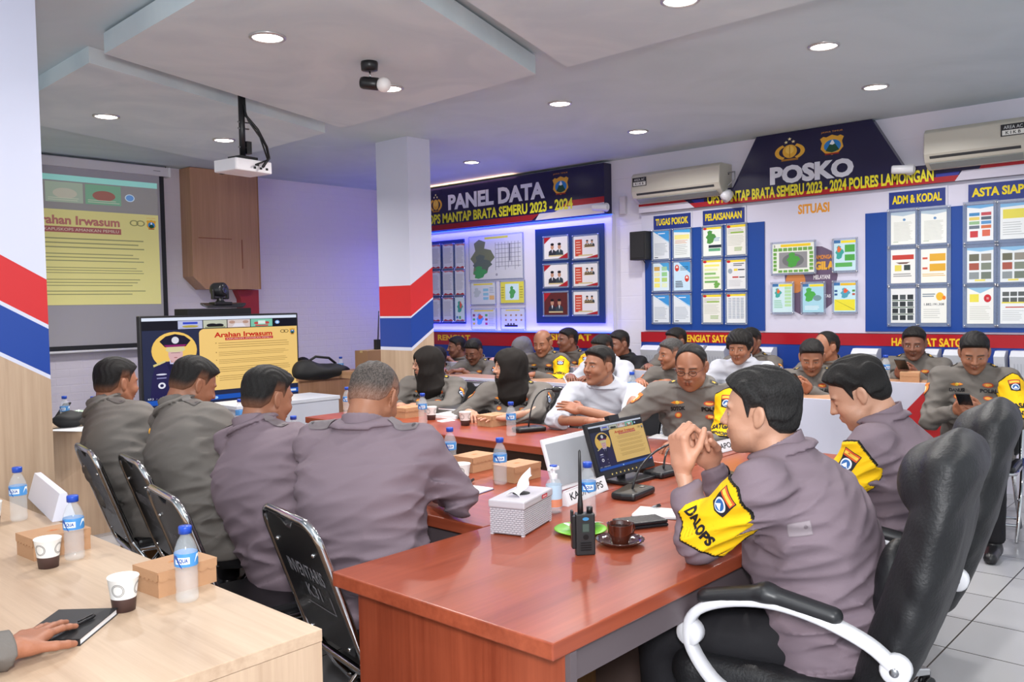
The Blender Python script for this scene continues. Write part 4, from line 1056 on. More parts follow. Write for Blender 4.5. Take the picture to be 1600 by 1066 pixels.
office_chair('black leather office chair holding the officer with the DALOPS armband', 2.35, 1.07, 97)
office_chair('black leather office chair at the right behind the nearer leather chair', 3.15, 1.16, 99)
# ================================================================== wall boards, signs and sheets
def fx(X, tl, br):
    a, b = onx(*tl, X), onx(*br, X); return Vector((X, a.y, b.z)), Vector((0, b.y-a.y, 0)), Vector((0, 0, a.z-b.z))
def slab(name, parent, pts_px, X, th_, mat, bevel=0):
    O = Vector(parent.location) if parent else Vector((0, 0, 0))
    pts = [onx(*p, X)-O for p in pts_px]
    return MB().prism(pts, (th_, 0, 0), mat).build(name, parent, bevel=bevel)
def sq(tl, br, X):
    """axis-true rectangle on the wall plane from two pixel corners"""
    a, b = onx(*tl, X), onx(*br, X); return a.y, b.y, b.z, a.z
NX = (-1, 0, 0)
NAVY, NAV2 = '#17123a', '#241a52'
BLUEB = M('#14408f', .3); REDB = M('#a01522', .3); BOARDW = M('#cfcde0', .35)
def boxyz(mb, X, Xb, y0, y1, z0, z1, m, O=(0, 0, 0)):
    O = Vector(O); mb.box(Vector((X, y0, z0))-O, Vector((Xb, y1, z1))-O, m)
# ---- PANEL DATA banner
X1 = 7.13
y0, y1, z0, z1 = sq((600, 285), (944, 333), X1)
zt = onx(944, 254, X1).z; zb = onx(944, 333, X1).z; yl = 8.1; yr = onx(944, 300, X1).y
root = thing('banner_sign', 'navy banner reading PANEL DATA above the blue lit boards', 'sign', (X1, (yl+yr)/2, zb)); O = Vector(root.location)
mb = MB(); boxyz(mb, X1, XW-.002, yr, yl, zb, zt, M(NAVY, .25), O); mb.build('body', root)
def U1(y): return (yl-y)/(yl-yr)
def un(px, py, X=X1): p = onx(px, py, X); return U1(p.y), (p.z-zb)/(zt-zb)
a = Art()
def ply(a, un, pts, c): a.p([un(*p) for p in pts], c)
ply(a, un, [(600, 470), (674, 368), (880, 336), (888, 322), (862, 324), (674, 356)], '#7c1d2c') if False else None
bl_ = un(674, 366)
a.p([(.0, 0), (.66, 0), (.70, .13), (0, .13)], '#8c1a26'); a.p([(.62, 0), (1, 0), (1, .215), (.80, .215), (.775, .13), (.70, .13), (.68, 0)], '#c9c4d4')
a.p([(.775, .13), (1, .13), (1, .0), (.7, 0)], '#d8cfd2'); a.p([(.80, .215), (1, .215), (1, .335), (.845, .335)], '#a3202c'); a.p([(.70, .13), (.775, .13), (.80, .19), (.72, .19)], '#23308f')
u0, v0 = un(700.5, 328.7); u1, v1 = un(851, 283); a.t('PANEL DATA', u0, v0, u1, v1, '#d6d8e4', .045)
u0, v0 = un(669.5, 351.7); u1, v1 = un(894.7, 308.4); a.t('OPS MANTAP BRATA SEMERU 2023 - 2024', u0, v0, u1, v1, '#d9d52e', .035)
u0, v0 = un(681, 319); emblem_polri(a, u0, v0, .075, .46)
u0, v0 = un(876, 288); emblem_jt(a, u0, v0, .075, .48)
a.build('lettering', root, Vector((X1-.0006, yl, zb))-O, (0, yr-yl, 0), (0, 0, zt-zb), NX)
# white lit board under it, with LED strips that really shine
XB = 7.20
yb0, yb1, zb0, zb1 = yl, onx(957, 420, XB).y, onx(957, 521, XB).z, zb-.005
root = thing('display_board', 'white display board edged with blue light under the navy banner', 'board', (XB, (yb0+yb1)/2, zb0)); O = Vector(root.location)
mb = MB(); boxyz(mb, XB, XW-.002, yb0, yb1, zb0, zb1, BOARDW, O); mb.build('panel', root)
LED = M('#2a50ff', .5, 0, .5, 3); mb = MB()
boxyz(mb, XB-.02, XB-.002, yb0, yb1-.01, zb1-.012, zb1-.004, LED, O); boxyz(mb, XB-.02, XB-.002, yb0, yb1-.01, zb0+.002, zb0+.009, LED, O); mb.build('led_strip', root)
for zz, rx in ((zb1-.03, 0), (zb0+.02, pi)):
    l = lamp('led_lamp', 'AREA', (XB-.035, (yb0+yb1)/2, zz), 11, (.07, .07, 1), (rx, 0, radians(90)), shape='RECTANGLE', size=abs(yb0-yb1), size_y=.03)
l = lamp('cove_lamp', 'AREA', (X1-.02, 7.2, zt-.02), 2.2, (1, .55, .3), (pi, 0, radians(90)), shape='RECTANGLE', size=1.6, size_y=.03)
zc_ = CEIL-.012
# lower red and blue band
def lowband(label, yA, yB, zt_, ztm, zbt, X, txts):
    root = thing('band_sign', label, 'sign', (X, (yA+yB)/2, zbt)); O = Vector(root.location)
    mb = MB(); boxyz(mb, X, XW-.001, yA, yB, zbt, ztm, M('#17398a', .35), O); mb.build('blue_panel', root)
    mb = MB(); boxyz(mb, X-.004, XW-.001, yA, yB, ztm, zt_, REDB, O); mb.build('red_panel', root)
    a = Art()
    for t, tl, br in txts:
        P, U, V = fx(X-.005, tl, br); a2 = Art(); a2.t(t, 0, 0, 1, 1, '#e0b52a', .035); a2.build('lettering', root, P-O, U, V, NX)
    return root
z_a = zb0-.003; z_b = onx(800, 541, 7.2).z
lowband('red and blue band below the lit boards reading RENGIAT and HASIL GIAT', yl, yb1, z_a, z_b, .55, 7.2, [('RENGIAT', (684, 523), (735, 533)), ('HASIL GIAT', (838, 521), (924, 533))])
z_a = onx(1200, 520.5, 7.2).z; z_b = onx(1200, 537.5, 7.2).z
lowband('red and blue band under the blue boards reading RENGIAT SATGAS', onx(1002, 530, 7.2).y, .6, z_a, z_b, .5, 7.2, [('RENGIAT SATGAS', (1067, 523), (1152, 536)), ('HASIL GIAT SATGAS', (1393, 528), (1520, 543))])
# ---- POSKO header
X2 = 7.17
root = thing('banner_sign', 'navy header sign reading POSKO with slanted shoulders on the right wall', 'sign', (X2, 3, 2.2)); O = Vector(root.location)
zl = onx(1200, 304, X2).z
poly = [(1182, 219), (1362, 190), (1412, 262)]
P = [onx(*p, X2) for p in poly]; ztop = CEIL-.004; P[0].z = P[1].z = ztop
yR = .6; ysh = P[2].z
yA = onx(1060, 308, X2).y; ya0 = onx(998, 320, X2).y
zlow = onx(1105, 322.5, X2).z        # bottom of the red stripe
zmid = ysh
body = [Vector((X2, ya0, zlow-.115)), Vector((X2, ya0, zmid)), Vector((X2, onx(1145, 290, X2).y, zmid)), P[0], P[1], P[2], Vector((X2, yR, zmid)), Vector((X2, yR, zlow-.115)), Vector((X2, onx(1490, 283, X2).y, zlow-.115)), Vector((X2, onx(1490, 283, X2).y, zlow)), Vector((X2, onx(1088, 310, X2).y, zlow)), Vector((X2, onx(1088, 310, X2).y, zlow-.115))]
body = [Vector((X2, ya0, zlow)), Vector((X2, ya0, zmid)), Vector((X2, onx(1145, 290, X2).y, zmid)), P[0], P[1], P[2], Vector((X2, yR, zmid)), Vector((X2, yR, zlow))]
MB().prism([p-O for p in body], (XW-.002-X2, 0, 0), M(NAVY, .25)).build('body', root)
def ud(px, py): p = onx(px, py, X2); return p.y, p.z
a = Art()
ys = lambda px: onx(px, 300, X2).y
hh = zmid-zlow
A_ = lambda pts, c: a.p([(p[0], p[1]) for p in pts], c)
A_([(ys(1060), zlow), (ys(1509), zlow), (ys(1497), zlow+.3*hh), (ys(1072), zlow+.3*hh)], '#9c1824')
A_([(ya0, zlow), (ys(1085), zlow), (ys(1074), zlow+.42*hh), (ya0, zlow+.42*hh)], '#c5c1d2'); A_([(ya0, zlow+.42*hh), (ys(1074), zlow+.42*hh), (ys(1060), zlow+.75*hh), (ya0, zlow+.75*hh)], '#a3202c')
A_([(ys(1492), zlow), (yR, zlow), (yR, zlow+.5*hh), (ys(1503), zlow+.5*hh)], '#c5c1d2'); A_([(ys(1530), zlow+.5*hh), (yR, zlow+.5*hh), (yR, zlow+hh), (ys(1538), zlow+hh)], '#a3202c')
A_([(ys(1462), zlow+.3*hh), (ys(1497), zlow+.3*hh), (ys(1500), zlow+.48*hh), (ys(1462), zlow+.48*hh)], '#27308f'); A_([(ys(1085), zlow+.3*hh), (ys(1100), zlow+.3*hh), (ys(1100), zlow+.5*hh), (ys(1080), zlow+.5*hh)], '#27308f')
def tx(a, s, tl, br, c, b, X=X2):
    p, q = onx(*tl, X), onx(*br, X); a.t(s, p.y, q.z, q.y, p.z, c, b)
tx(a, 'POSKO', (1203, 262), (1334, 275), '#d3d5e2', .055)
tx(a, 'OPS MANTAP BRATA SEMERU 2023 - 2024 POLRES LAMONGAN', (1105, 303), (1459, 283), '#d9cf2c', .035)
# emblems need square units
for fn, cx, cy, w_, h_ in ((emblem_polri, 1234, 235, .27, .21), (emblem_jt, 1300, 224, .2, .21)):
    p = onx(cx, cy, X2); b = Art(); fn(b, .5, .5, 1, 1)
    a.items += [([(p.y-(q[0]-.5)*w_, p.z+(q[1]-.5)*h_) for q in pts], F, c) for pts, F, c in b.items]
a.build('lettering', root, Vector((X2-.0006, 0, 0))-O, (0, 1, 0), (0, 0, 1), NX)
# white backing, blue boards
root = thing('display_board', 'large white board with two blue fields under the POSKO header', 'board', (7.215, 3, 1.3)); O = Vector(root.location)
X3 = 7.215; za = onx(1200, 519.5, X3).z
mb = MB(); boxyz(mb, X3, XW-.002, ya0, yR, za, zlow-.001, M('#cbc9dc', .4), O); mb.build('panel', root)
zB = onx(1195, 346, X3-.012).z; 
yq = sq((1007, 361), (1195, 518), X3-.012); mb = MB(); boxyz(mb, X3-.012, X3, yq[0], yq[1], za+.015, zB, BLUEB, O); mb.build('blue_field', root)
mb = MB(); yq2 = onx(1352, 400, X3-.012).y; boxyz(mb, X3-.012, X3, yq2, yR, za+.015, onx(1352, 334, X3-.012).z, BLUEB, O); mb.build('blue_field', root)
mb = MB()
for (p, q) in (((1182, 318), (1180, 325)), ((1368, 302), (1366, 318))): pass
a = Art(); tx(a, 'SITUASI', (1247, 320), (1296, 331), '#d9922e', .04, X3)
a.build('lettering', root, Vector((X3-.0006, 0, 0))-O, (0, 1, 0), (0, 0, 1), NX)
for s, tl, br in (('TUGAS POKOK', (1021, 338), (1079, 349)), ('PELAKSANAAN', (1098, 330), (1163, 341)), ('ADM & KODAL', (1389, 301.5), (1477, 313)), ('ASTA SIAP', (1513, 289), (1606, 302))):
    p, q = onx(*tl, 7.2), onx(*br, 7.2); hgt = .135
    ztp = p.z; root = thing('name_plate', 'blue plate with yellow letters reading '+s+' on the right wall', 'sign', (7.2, p.y, ztp-hgt)); O = Vector(root.location)
    mb = MB(); boxyz(mb, 7.2, X3-.001, p.y, q.y, ztp-hgt, ztp, M('#1b2f7c', .35), O); boxyz(mb, 7.205, X3-.0005, p.y+.015, q.y-.015, ztp-hgt-.015, ztp+.015, M('#c9c9da', .3), O); mb.build('plate', root)
    a = Art(); a.t(s, .06, .28, .94, .78, '#e0c91e', .04); a.build('lettering', root, Vector((7.1993, p.y, ztp-hgt))-O, (0, q.y-p.y, 0), (0, 0, hgt), NX)
# ---- sheets in clear holders
G = ['#6ba04f', '#4f8c46', '#8fb56b']; 
def mapblob(a, cx, cy, w_, h_, c):
    pts = [(-.1, .5), (.15, .42), (.1, .25), (.35, .2), (.5, .0), (.3, -.15), (.2, -.4), (-.1, -.5), (-.35, -.42), (-.3, -.15), (-.45, .0), (-.25, .2), (-.3, .4)]
    a.p([(cx+x*w_, cy+y*h_) for x, y in pts], c)
def content(kind, rnd_):
    random.seed(rnd_); a = Art()
    if kind == 'wave':   # blue corner page
        a.r(0, 0, 1, 1, '#d7dde4'); a.p([(0, 1), (1, 1), (1, .6), (.55, .78)], '#3f8fd0'); a.p([(0, .92), (.6, .72), (1, .56), (1, .62)], '#9cc8e6'); a.lines(.08, .12, .92, .58, 9, '#8d98a6', .3)
        a.r(.3, .9, .75, .93, '#dfeaf6'); a.r(.08, .04, .3, .07, '#4a5058')
    elif kind == 'wavey': content_base(a, '#dbe2e2'); a.p([(0, 1), (1, 1), (1, .88), (0, .93)], '#49a0d6'); a.r(.05, .66, .95, .82, '#e4dc8a'); a.lines(.08, .5, .9, .64, 3, '#c98f5a'); a.lines(.08, .1, .85, .48, 6, '#a8b0ac', .3)
    elif kind == 'flow': content_base(a, '#cfe0ec'); a.p([(.4, 1), (1, 1), (1, .68)], '#4a9bd0'); [a.r(.06+.48*(i % 2), .12+.2*(i//2), .46+.46*(i % 2)-.04, .27+.2*(i//2), c) for i, c in enumerate(('#e5df7c', '#d8e2c0', '#e5d86c', '#a9c878', '#dcd8a8', '#8fc58a', '#c9a258', '#9bc4a0'))]
    elif kind == 'vote': content_base(a, '#bfd8ea'); a.p([(.3, 1), (1, 1), (1, .6)], '#3b8cc8'); a.e(.2, .8, .13, .12, '#c23b2c'); a.p([(.12, .8), (.28, .8), (.2, .9)], '#e8e4dc'); a.e(.8, .42, .13, .12, '#c23b2c'); a.p([(.72, .42), (.88, .42), (.8, .52)], '#e8e4dc'); a.lines(.1, .1, .6, .35, 4, '#2c3444', .5); a.lines(.4, .7, .9, .86, 3, '#2c4a5c', .4)
    elif kind == 'greenmap': content_base(a, '#dfe6df'); a.r(0, .93, 1, 1, '#e5cf3c'); a.e(.1, .96, .1, .04, '#b9222c'); mapblob(a, .42, .66, .62, .48, G[1]); a.r(.3, .28, 1, .38, '#27303c'); a.r(.3, .16, .95, .26, '#5fa37a'); a.lines(.6, .5, .95, .64, 3, '#3c78b4')
    elif kind == 'yellowhead': content_base(a, '#dcdcd6'); a.r(0, .92, 1, 1, '#e3cb3a'); a.e(.1, .95, .1, .045, '#b9222c'); a.lines(.06, .7, .94, .88, 4, '#9a9a94'); a.r(.2, .72, .9, .77, '#8cb04c'); a.lines(.06, .3, .94, .66, 7, '#b4b8ae', .3); a.lines(.4, .12, .9, .26, 3, '#86a85c', .5)
    elif kind == 'list': content_base(a, '#dfe2d4'); a.r(0, .93, 1, 1, '#e3cb3a'); a.e(.1, .95, .1, .045, '#b9222c'); [a.r(.08, .78-.14*i, .9-.1*(i % 3), .85-.14*i, c) for i, c in enumerate(('#e8dc74', '#d5dca0', '#7fb06a', '#9cc07c', '#6fa35c'))]; mapblob(a, .75, .16, .4, .26, G[0])
    elif kind == 'red': content_base(a, '#d8d9dc'); a.r(0, .93, 1, 1, '#e3cb3a'); a.e(.1, .95, .1, .045, '#b9222c'); a.lines(.35, .78, .95, .9, 2, '#4a5058', .5); a.e(.18, .62, .12, .09, '#98a2ac'); a.r(.38, .62, .58, .7, '#dfc848'); a.r(.6, .64, .95, .68, '#3a3f48'); a.r(.3, .38, .62, .43, '#b33a3a'); a.r(.66, .38, .95, .42, '#4a4f58'); a.lines(.1, .08, .9, .32, 5, '#a9aeb4', .3)
    elif kind == 'table': content_base(a, '#dadde0'); a.r(0, .93, 1, 1, '#e3cb3a'); a.e(.1, .95, .1, .045, '#b9222c'); [a.lines(.08+.22*i, .14, .26+.22*i, .88, 13, '#8a96a8', .45, .1) for i in range(4)]
    elif kind == 'letter': content_base(a, '#dfe2df'); a.p([(0, 1), (1, 1), (1, .93), (.5, .87), (0, .93)], '#a7b9c9'); a.e(.55, .76, .06, .04, '#5d86b4'); a.lines(.12, .1, .9, .7, 15, '#b3b6ae', .3); a.lines(.1, .06, .35, .1, 1, '#6f8f5a')
    elif kind == 'redbar': content_base(a, '#e0e0de'); a.r(.06, .7, .94, .84, '#b8423a'); a.p([(.2, .62), (.8, .62), (.65, .57), (.35, .57)], '#6a4a44'); a.r(.16, .36, .44, .54, '#d5c65a'); a.r(.54, .38, .8, .54, '#3c4646'); a.lines(.1, .18, .9, .3, 2, '#8f9092', .5)
    elif kind == 'orange': content_base(a, '#e3e2da'); a.r(.34, .64, .96, .86, '#d3a23a'); a.r(.34, .34, .96, .56, '#d3a23a'); a.r(.06, .7, .26, .76, '#c45a4a'); a.r(.06, .4, .26, .46, '#c45a4a'); a.lines(.06, .18, .96, .28, 2, '#cfa64c', .4)
    elif kind == 'photos': content_base(a, '#d9dfe3'); a.p([(0, 1), (1, 1), (1, .92), (.5, .88), (0, .94)], '#86b4d8'); [a.r(.08+.46*(i % 2), .62-.26*(i//2), .46+.46*(i % 2), .82-.26*(i//2), c) for i, c in enumerate(('#6a6a5c', '#8c8880', '#a0584c', '#7c8478', '#8a9296', '#707a70'))]; a.r(.3, .04, .7, .09, '#e0d46a')
    elif kind == 'icons': content_base(a, '#d9dcde'); [a.r(.06+.31*(i % 3), .68-.2*(i//3), .3+.31*(i % 3), .82-.2*(i//3), ('#2f3438', '#4b5256')[i % 2]) for i in range(12)]; [a.r(.05, .64-.2*i, .95, .665-.2*i, '#3c5a40') for i in range(3)]
    elif kind == 'circle': content_base(a, '#e1e2de'); a.lines(.06, .74, .6, .86, 2, '#6f7f8c', .5); a.e(.74, .76, .15, .12, '#dfb13a'); a.e(.9, .72, .07, .06, '#e07a2c'); a.t('1.882.191.308', .12, .5, .9, .57, '#4a4f58', .02); a.lines(.1, .12, .8, .42, 5, '#b7bab8', .3)
    elif kind == 'boxes': content_base(a, '#dfe3e8'); a.p([(0, 1), (1, 1), (1, .94), (.5, .9), (0, .95)], '#6ba2d0'); [a.r(.08+.46*(i % 2), .7-.12*(i//2), .48+.44*(i % 2), .79-.12*(i//2), c) for i, c in enumerate(('#4a86b8', '#b8505a', '#d8c068', '#5a6472', '#8fb48c', '#5c90c0', '#6a7482', '#c8704c'))]; a.r(.12, .1, .42, .28, '#c0454a'); a.r(.58, .12, .88, .3, '#cf6a56')
    elif kind == 'yellowbox': content_base(a, '#dfe3e6'); a.p([(0, 1), (1, 1), (1, .93), (0, .9)], '#7fb0d8'); a.r(.1, .58, 1, .84, '#d9cf5a'); a.lines(.1, .1, .95, .5, 6, '#b0b6ba', .3)
    elif kind == 'stamp': content_base(a, '#e2e3e0'); a.p([(0, 1), (1, 1), (.5, .84)], '#8fb8d4'); a.r(.1, .6, .45, .82, '#dcd256'); a.e(.78, .7, .14, .11, '#bf3038'); a.lines(.74, .67, .84, .73, 2, '#e8d8d4'); a.lines(.1, .1, .9, .5, 8, '#bcbfb8', .3)
    elif kind == 'cars': content_base(a, '#dfe3e6'); [a.r(.08+.3*(i % 3), .6+.16*(i//3), .34+.3*(i % 3), .72+.16*(i//3), '#5a5f60') for i in range(6)]; a.r(.05, .56, .95, .6, '#d9cf5a'); a.r(.2, .44, .9, .47, '#b8483c'); a.lines(.08, .08, .92, .38, 6, '#b8bcc0', .3)
    elif kind == 'text': content_base(a, '#cdd0dc'); a.p([(0, 0), (.2, .08), (.5, .03), (.8, .08), (1, 0)], '#a3202c'); a.p([(0, 1), (.25, .94), (.6, .97), (1, .92), (1, 1)], '#c4707a'); a.lines(.1, .2, .9, .86, 12, '#9095a5', .3)
    elif kind == 'redmap': content_base(a, '#c8dbe2'); mapblob(a, .5, .6, .7, .5, '#3f9a8c'); mapblob(a, .6, .68, .3, .3, '#d05a4a'); a.r(.1, .1, .3, .2, '#3c7ab0'); a.r(.4, .08, .6, .2, '#55a060'); a.p([(0, 0), (.2, .05), (.5, .02), (.8, .06), (1, 0)], '#a3202c')
    elif kind == 'duo': content_base(a, '#d9d6da'); a.p([(0, 1), (.3, 1), (0, .7)], '#a3202c'); a.p([(1, 0), (.6, 0), (1, .25)], '#a3202c'); duo(a, rnd_)
    elif kind == 'duored': content_base(a, '#dcdade'); a.r(.06, .1, .36, .86, '#c24a3a'); a.lines(.1, .2, .32, .8, 5, '#e0b8a8'); duo(a, rnd_, .42, .5, .92, .86); a.p([(1, 0), (.5, 0), (1, .14)], '#a3202c'); a.lines(.42, .62, .9, .46, 2, '#b99a5a')
    elif kind == 'duodark': content_base(a, '#5a2a2c'); duo(a, rnd_); a.p([(0, 1), (.3, 1), (0, .6)], '#a3202c')
    elif kind == 'frame': content_base(a, '#dfe4dc'); a.r(.2, .88, .92, .97, '#e3c22c'); [a.r(.02+.12*i, .74, .12+.12*i, .85, G[0]) for i in range(8)]; [a.r(.02, .08+.13*i, .1, .18+.13*i, G[0]) for i in range(5)]; [a.r(.89, .08+.13*i, .98, .18+.13*i, G[0]) for i in range(5)]; [a.r(.14+.125*i, .02, .24+.125*i, .1, G[0]) for i in range(6)]; a.r(.16, .16, .84, .7, '#8c8c90'); a.e(.5, .42, .26, .22, '#6d6f72'); mapblob(a, .5, .44, .36, .52, '#4c9a44'); a.t('2', .03, .88, .07, .96, '#2a2a2a', .03)
    elif kind == 'greenboxes': content_base(a, '#bcd8e4'); a.r(0, .9, .3, 1, '#3f6fa4'); a.r(.32, .9, 1, .98, '#e3cf36'); mapblob(a, .26, .6, .44, .46, '#3f9c94'); mapblob(a, .24, .7, .24, .2, '#d8683c'); a.r(.5, .6, .96, .84, '#4fa04a'); a.r(.5, .32, .96, .52, '#4fa04a'); a.r(.06, .12, .84, .26, '#5aa85a')
    elif kind == 'greenlist': content_base(a, '#c3dbe2'); a.r(0, .9, .3, 1, '#3f6fa4'); a.r(.34, .9, 1, .98, '#e3cf36'); mapblob(a, .28, .68, .4, .34, '#3f9c94'); mapblob(a, .3, .74, .2, .16, '#d8683c'); [a.r(.62, .2+.12*i, .94, .29+.12*i, '#a9d0a4') for i in range(6)]; a.lines(.08, .14, .55, .44, 5, '#8cc0a4', .5)
    elif kind == 'greenpic': content_base(a, '#9fcbdc'); a.r(0, .9, .28, 1, '#3f6fa4'); a.r(.34, .9, 1, .98, '#e3cf36'); mapblob(a, .34, .62, .6, .5, '#4aa44a'); a.e(.7, .5, .2, .1, '#6f8f98'); a.lines(.1, .08, .9, .24, 3, '#e0eaf0', .4)
    elif kind == 'yellowmap': content_base(a, '#b9dbe6'); a.r(0, .9, .28, 1, '#3f6fa4'); a.r(.3, .9, 1, .98, '#d9b02e'); mapblob(a, .52, .64, .5, .36, '#4f98b0'); mapblob(a, .54, .72, .26, .16, '#d85a3c'); a.r(.02, .04, .97, .42, '#dcd23a'); a.p([(.05, .4), (.07, .4), (.95, .07), (.93, .06)], '#7a7a30'); [a.r(.02, .56+.12*i, .16, .63+.12*i, '#34588c') for i in range(2)]; [a.r(.84, .56+.12*i, .97, .63+.12*i, ('#b05a4a', '#4f8c46')[i]) for i in range(2)]
    elif kind == 'bigmap': content_base(a, '#c2c4cc'); a.r(.3, .93, .74, .98, '#c9c44a'); mapblob(a, .24, .5, .5, .88, '#6a7058'); mapblob(a, .24, .34, .4, .5, '#54605a'); mapblob(a, .2, .17, .3, .3, '#3f8a54'); [a.r(.5+.06*i, .2+.05*(i % 3), .508+.06*i, .84, '#6e7080') for i in range(8)]; [a.r(.5, .28+.1*i, .97, .29+.1*i, '#6e7080') for i in range(6)]; a.r(.76, .4, .78, .8, '#55576a'); a.e(.52, .1, .02, .03, '#8a8c98')
    elif kind == 'info': content_base(a, '#c3c8d2'); a.r(.1, .9, .9, .97, '#d2c24a'); mapblob(a, .25, .55, .36, .46, '#aab4ba'); [a.r(.5, .2+.2*i, .72, .33+.2*i, '#7fb0c8') for i in range(3)]; a.r(.76, .2, .96, .4, '#d0a870'); a.lines(.76, .5, .96, .8, 4, '#8a98a8')
    elif kind == 'yellowgreen': content_base(a, '#d3cc52'); a.r(.2, .14, .78, .9, '#c5dfe6'); mapblob(a, .5, .5, .3, .6, '#4c9a58'); a.lines(.02, .2, .16, .8, 5, '#9a9640'); a.lines(.82, .2, .97, .8, 5, '#9a9640')
    elif kind == 'colormap': content_base(a, '#c3c8d2'); a.r(.1, .9, .9, .97, '#d2c24a'); mapblob(a, .34, .5, .34, .6, '#5a9ad0'); mapblob(a, .36, .62, .24, .24, '#d05a48'); [a.r(.04, .2+.22*i, .14, .32+.22*i, c) for i, c in enumerate(('#c9b03a', '#46a05a', '#7a3a6a'))]; [a.r(.56, .2+.22*i, .66, .32+.22*i, c) for i, c in enumerate(('#b03a5a', '#a04848', '#4a9a5a'))]; a.lines(.7, .14, .96, .84, 8, '#9aa2ac', .3)
    elif kind == 'people': content_base(a, '#c3c8d2'); a.r(.2, .9, .8, .96, '#d2c24a'); [a.e(.2+.22*(i % 4), .68-.24*(i//4), .04, .05, '#9a7a5a') for i in range(8)]; a.r(.14, .1, .7, .2, '#23232b'); [a.e(.3+.12*i, .24, .04, .05, '#4a4438') for i in range(3)]
    return a
def content_base(a, c): a.r(0, 0, 1, 1, c)
def duo(a, r_, x0=.12, y0=.12, x1=.88, y1=.8):
    w_ = x1-x0; h_ = y1-y0
    for i, cx in enumerate((.3, .7)):
        X_ = x0+cx*w_; a.p([(X_-.22*w_, y0), (X_-.2*w_, y0+.32*h_), (X_-.06*w_, y0+.45*h_), (X_+.06*w_, y0+.45*h_), (X_+.2*w_, y0+.32*h_), (X_+.22*w_, y0)], ('#2c2f3c', '#34404a')[i]); a.p([(X_-.04*w_, y0+.45*h_), (X_+.04*w_, y0+.45*h_), (X_, y0+.2*h_)], '#d8d8dc')
        a.e(X_, y0+.62*h_, .09*w_, .17*h_, '#b58870', 16); a.e(X_, y0+.8*h_, .1*w_, .09*h_, '#1c1b22', 16)
    a.r(.2, .1, .8, .16, '#c9b98a')
_SC = []
def screw_mesh():
    if not _SC:
        o = MB().lathe([(.0065, 0), (.0065, .012), (.004, .014)], M('#d0d0d4', .2, .9), (0, 0, 0), 10, (-1, 0, 0)).build('screw'); _SC.append(o.data); bpy.data.objects.remove(o)
    return _SC[0]
def sheet(tl, br, X, kind, label, group, acr=.018):
    p, q = onx(*tl, X), onx(*br, X); y0, y1, z0, z1 = p.y, q.y, q.z, p.z
    c = ((y0+y1)/2, (z0+z1)/2); root = thing('framed_sheet', label, 'poster', (X, c[0], z0), 0, group); O = Vector(root.location)
    # paper between a backing and raised clear bars at the rim
    mb = MB(); boxyz(mb, X+.001, X+.004, y0, y1, z0, z1, M('#d5d7da', .5), O); mb.build('backing', root)
    content(kind, hash_(label)).build('sheet', root, Vector((X+.0008, y0, z0))-O, (0, y1-y0, 0), (0, 0, z1-z0), NX, eps=.00003, rough=.28)
    a_ = acr; cl = M('#9aa9c4', .12, 0, .6, 0, 0, 60, 0, .35)
    mb = MB(); boxyz(mb, X-.001, X+.005, y0+a_, y0+.0002, z0-a_, z1+a_, cl, O); boxyz(mb, X-.001, X+.005, y1-.0002, y1-a_, z0-a_, z1+a_, cl, O); boxyz(mb, X-.001, X+.005, y0, y1, z1+.0002, z1+a_, cl, O); boxyz(mb, X-.001, X+.005, y0, y1, z0-a_, z0-.0002, cl, O); mb.build('clear_holder', root)
    for yy in (y0+a_*.5, y1-a_*.5):
        for zz in (z0-a_*.5, z1+a_*.5):
            so = bpy.data.objects.new('screw', screw_mesh()); COL.objects.link(so); so.parent = root; so.location = Vector((X+.001, yy, zz))-O
    return root
def hash_(s): return sum((i+1)*ord(c) for i, c in enumerate(s)) % 9973
XS = 7.19
rowsL = [((362.5, 404), (360, 402), (356.5, 399), (352.5, 397)), ((412, 454), (410.5, 453.5), (407.5, 451.5), (407, 451)), ((462, 504), (461.5, 504), (461, 504), (460, 504.5))]
colsL = [(1020.5, 1045.5), (1052.5, 1078.5), (1098.5, 1127), (1135.5, 1165)]
kl = [['wave', 'wavey', 'greenmap', 'yellowhead'], ['flow', 'vote', 'list', 'red'], ['wave', 'wave', 'yellowhead', 'table']]
dsc = {'wave': 'sheet with blue swoosh corner', 'wavey': 'sheet with a pale yellow text block', 'greenmap': 'sheet with a green district map', 'yellowhead': 'text sheet with a yellow heading bar', 'flow': 'sheet with coloured flow boxes', 'vote': 'blue sheet with two red round emblems', 'list': 'sheet with green and yellow bars', 'red': 'sheet with small red bar and round emblem', 'table': 'sheet filled with a dense table',
       'letter': 'letter sheet with a small blue crest', 'redbar': 'sheet with a broad red bar', 'orange': 'sheet with two orange text blocks', 'photos': 'sheet with a grid of six photographs', 'icons': 'sheet with rows of dark pictures', 'circle': 'sheet with an orange circle and big number', 'boxes': 'sheet with coloured boxes and two red squares', 'yellowbox': 'sheet with a large yellow field', 'stamp': 'sheet with yellow box and red round stamp', 'cars': 'sheet with grey pictures and red line'}
rn = ['top', 'middle', 'bottom']; cn = ['first', 'second', 'third', 'fourth']
for r_ in range(3):
    for c_ in range(4):
        k = kl[r_][c_]; x_ = colsL[c_]; y_ = rowsL[r_][c_]
        sheet((x_[0], y_[0]), (x_[1], y_[1]), XS, k, '%s, %s row, %s column, left blue field' % (dsc[k], rn[r_], cn[c_]), 'sheets on the left blue field')
colsR = [(1392, 1430), (1439, 1479), (1511, 1552), (1563, 1604)]
rowsR = [((333, 381), (330, 379), (322, 375), (319, 372)), ((391, 442), (390, 441), (388, 441), (386, 440)), ((451.5, 504.5), (451, 504.5), (450, 506), (449.5, 506))]
kr = [['letter', 'letter', 'boxes', 'yellowbox'], ['redbar', 'orange', 'photos', 'photos'], ['icons', 'circle', 'stamp', 'cars']]
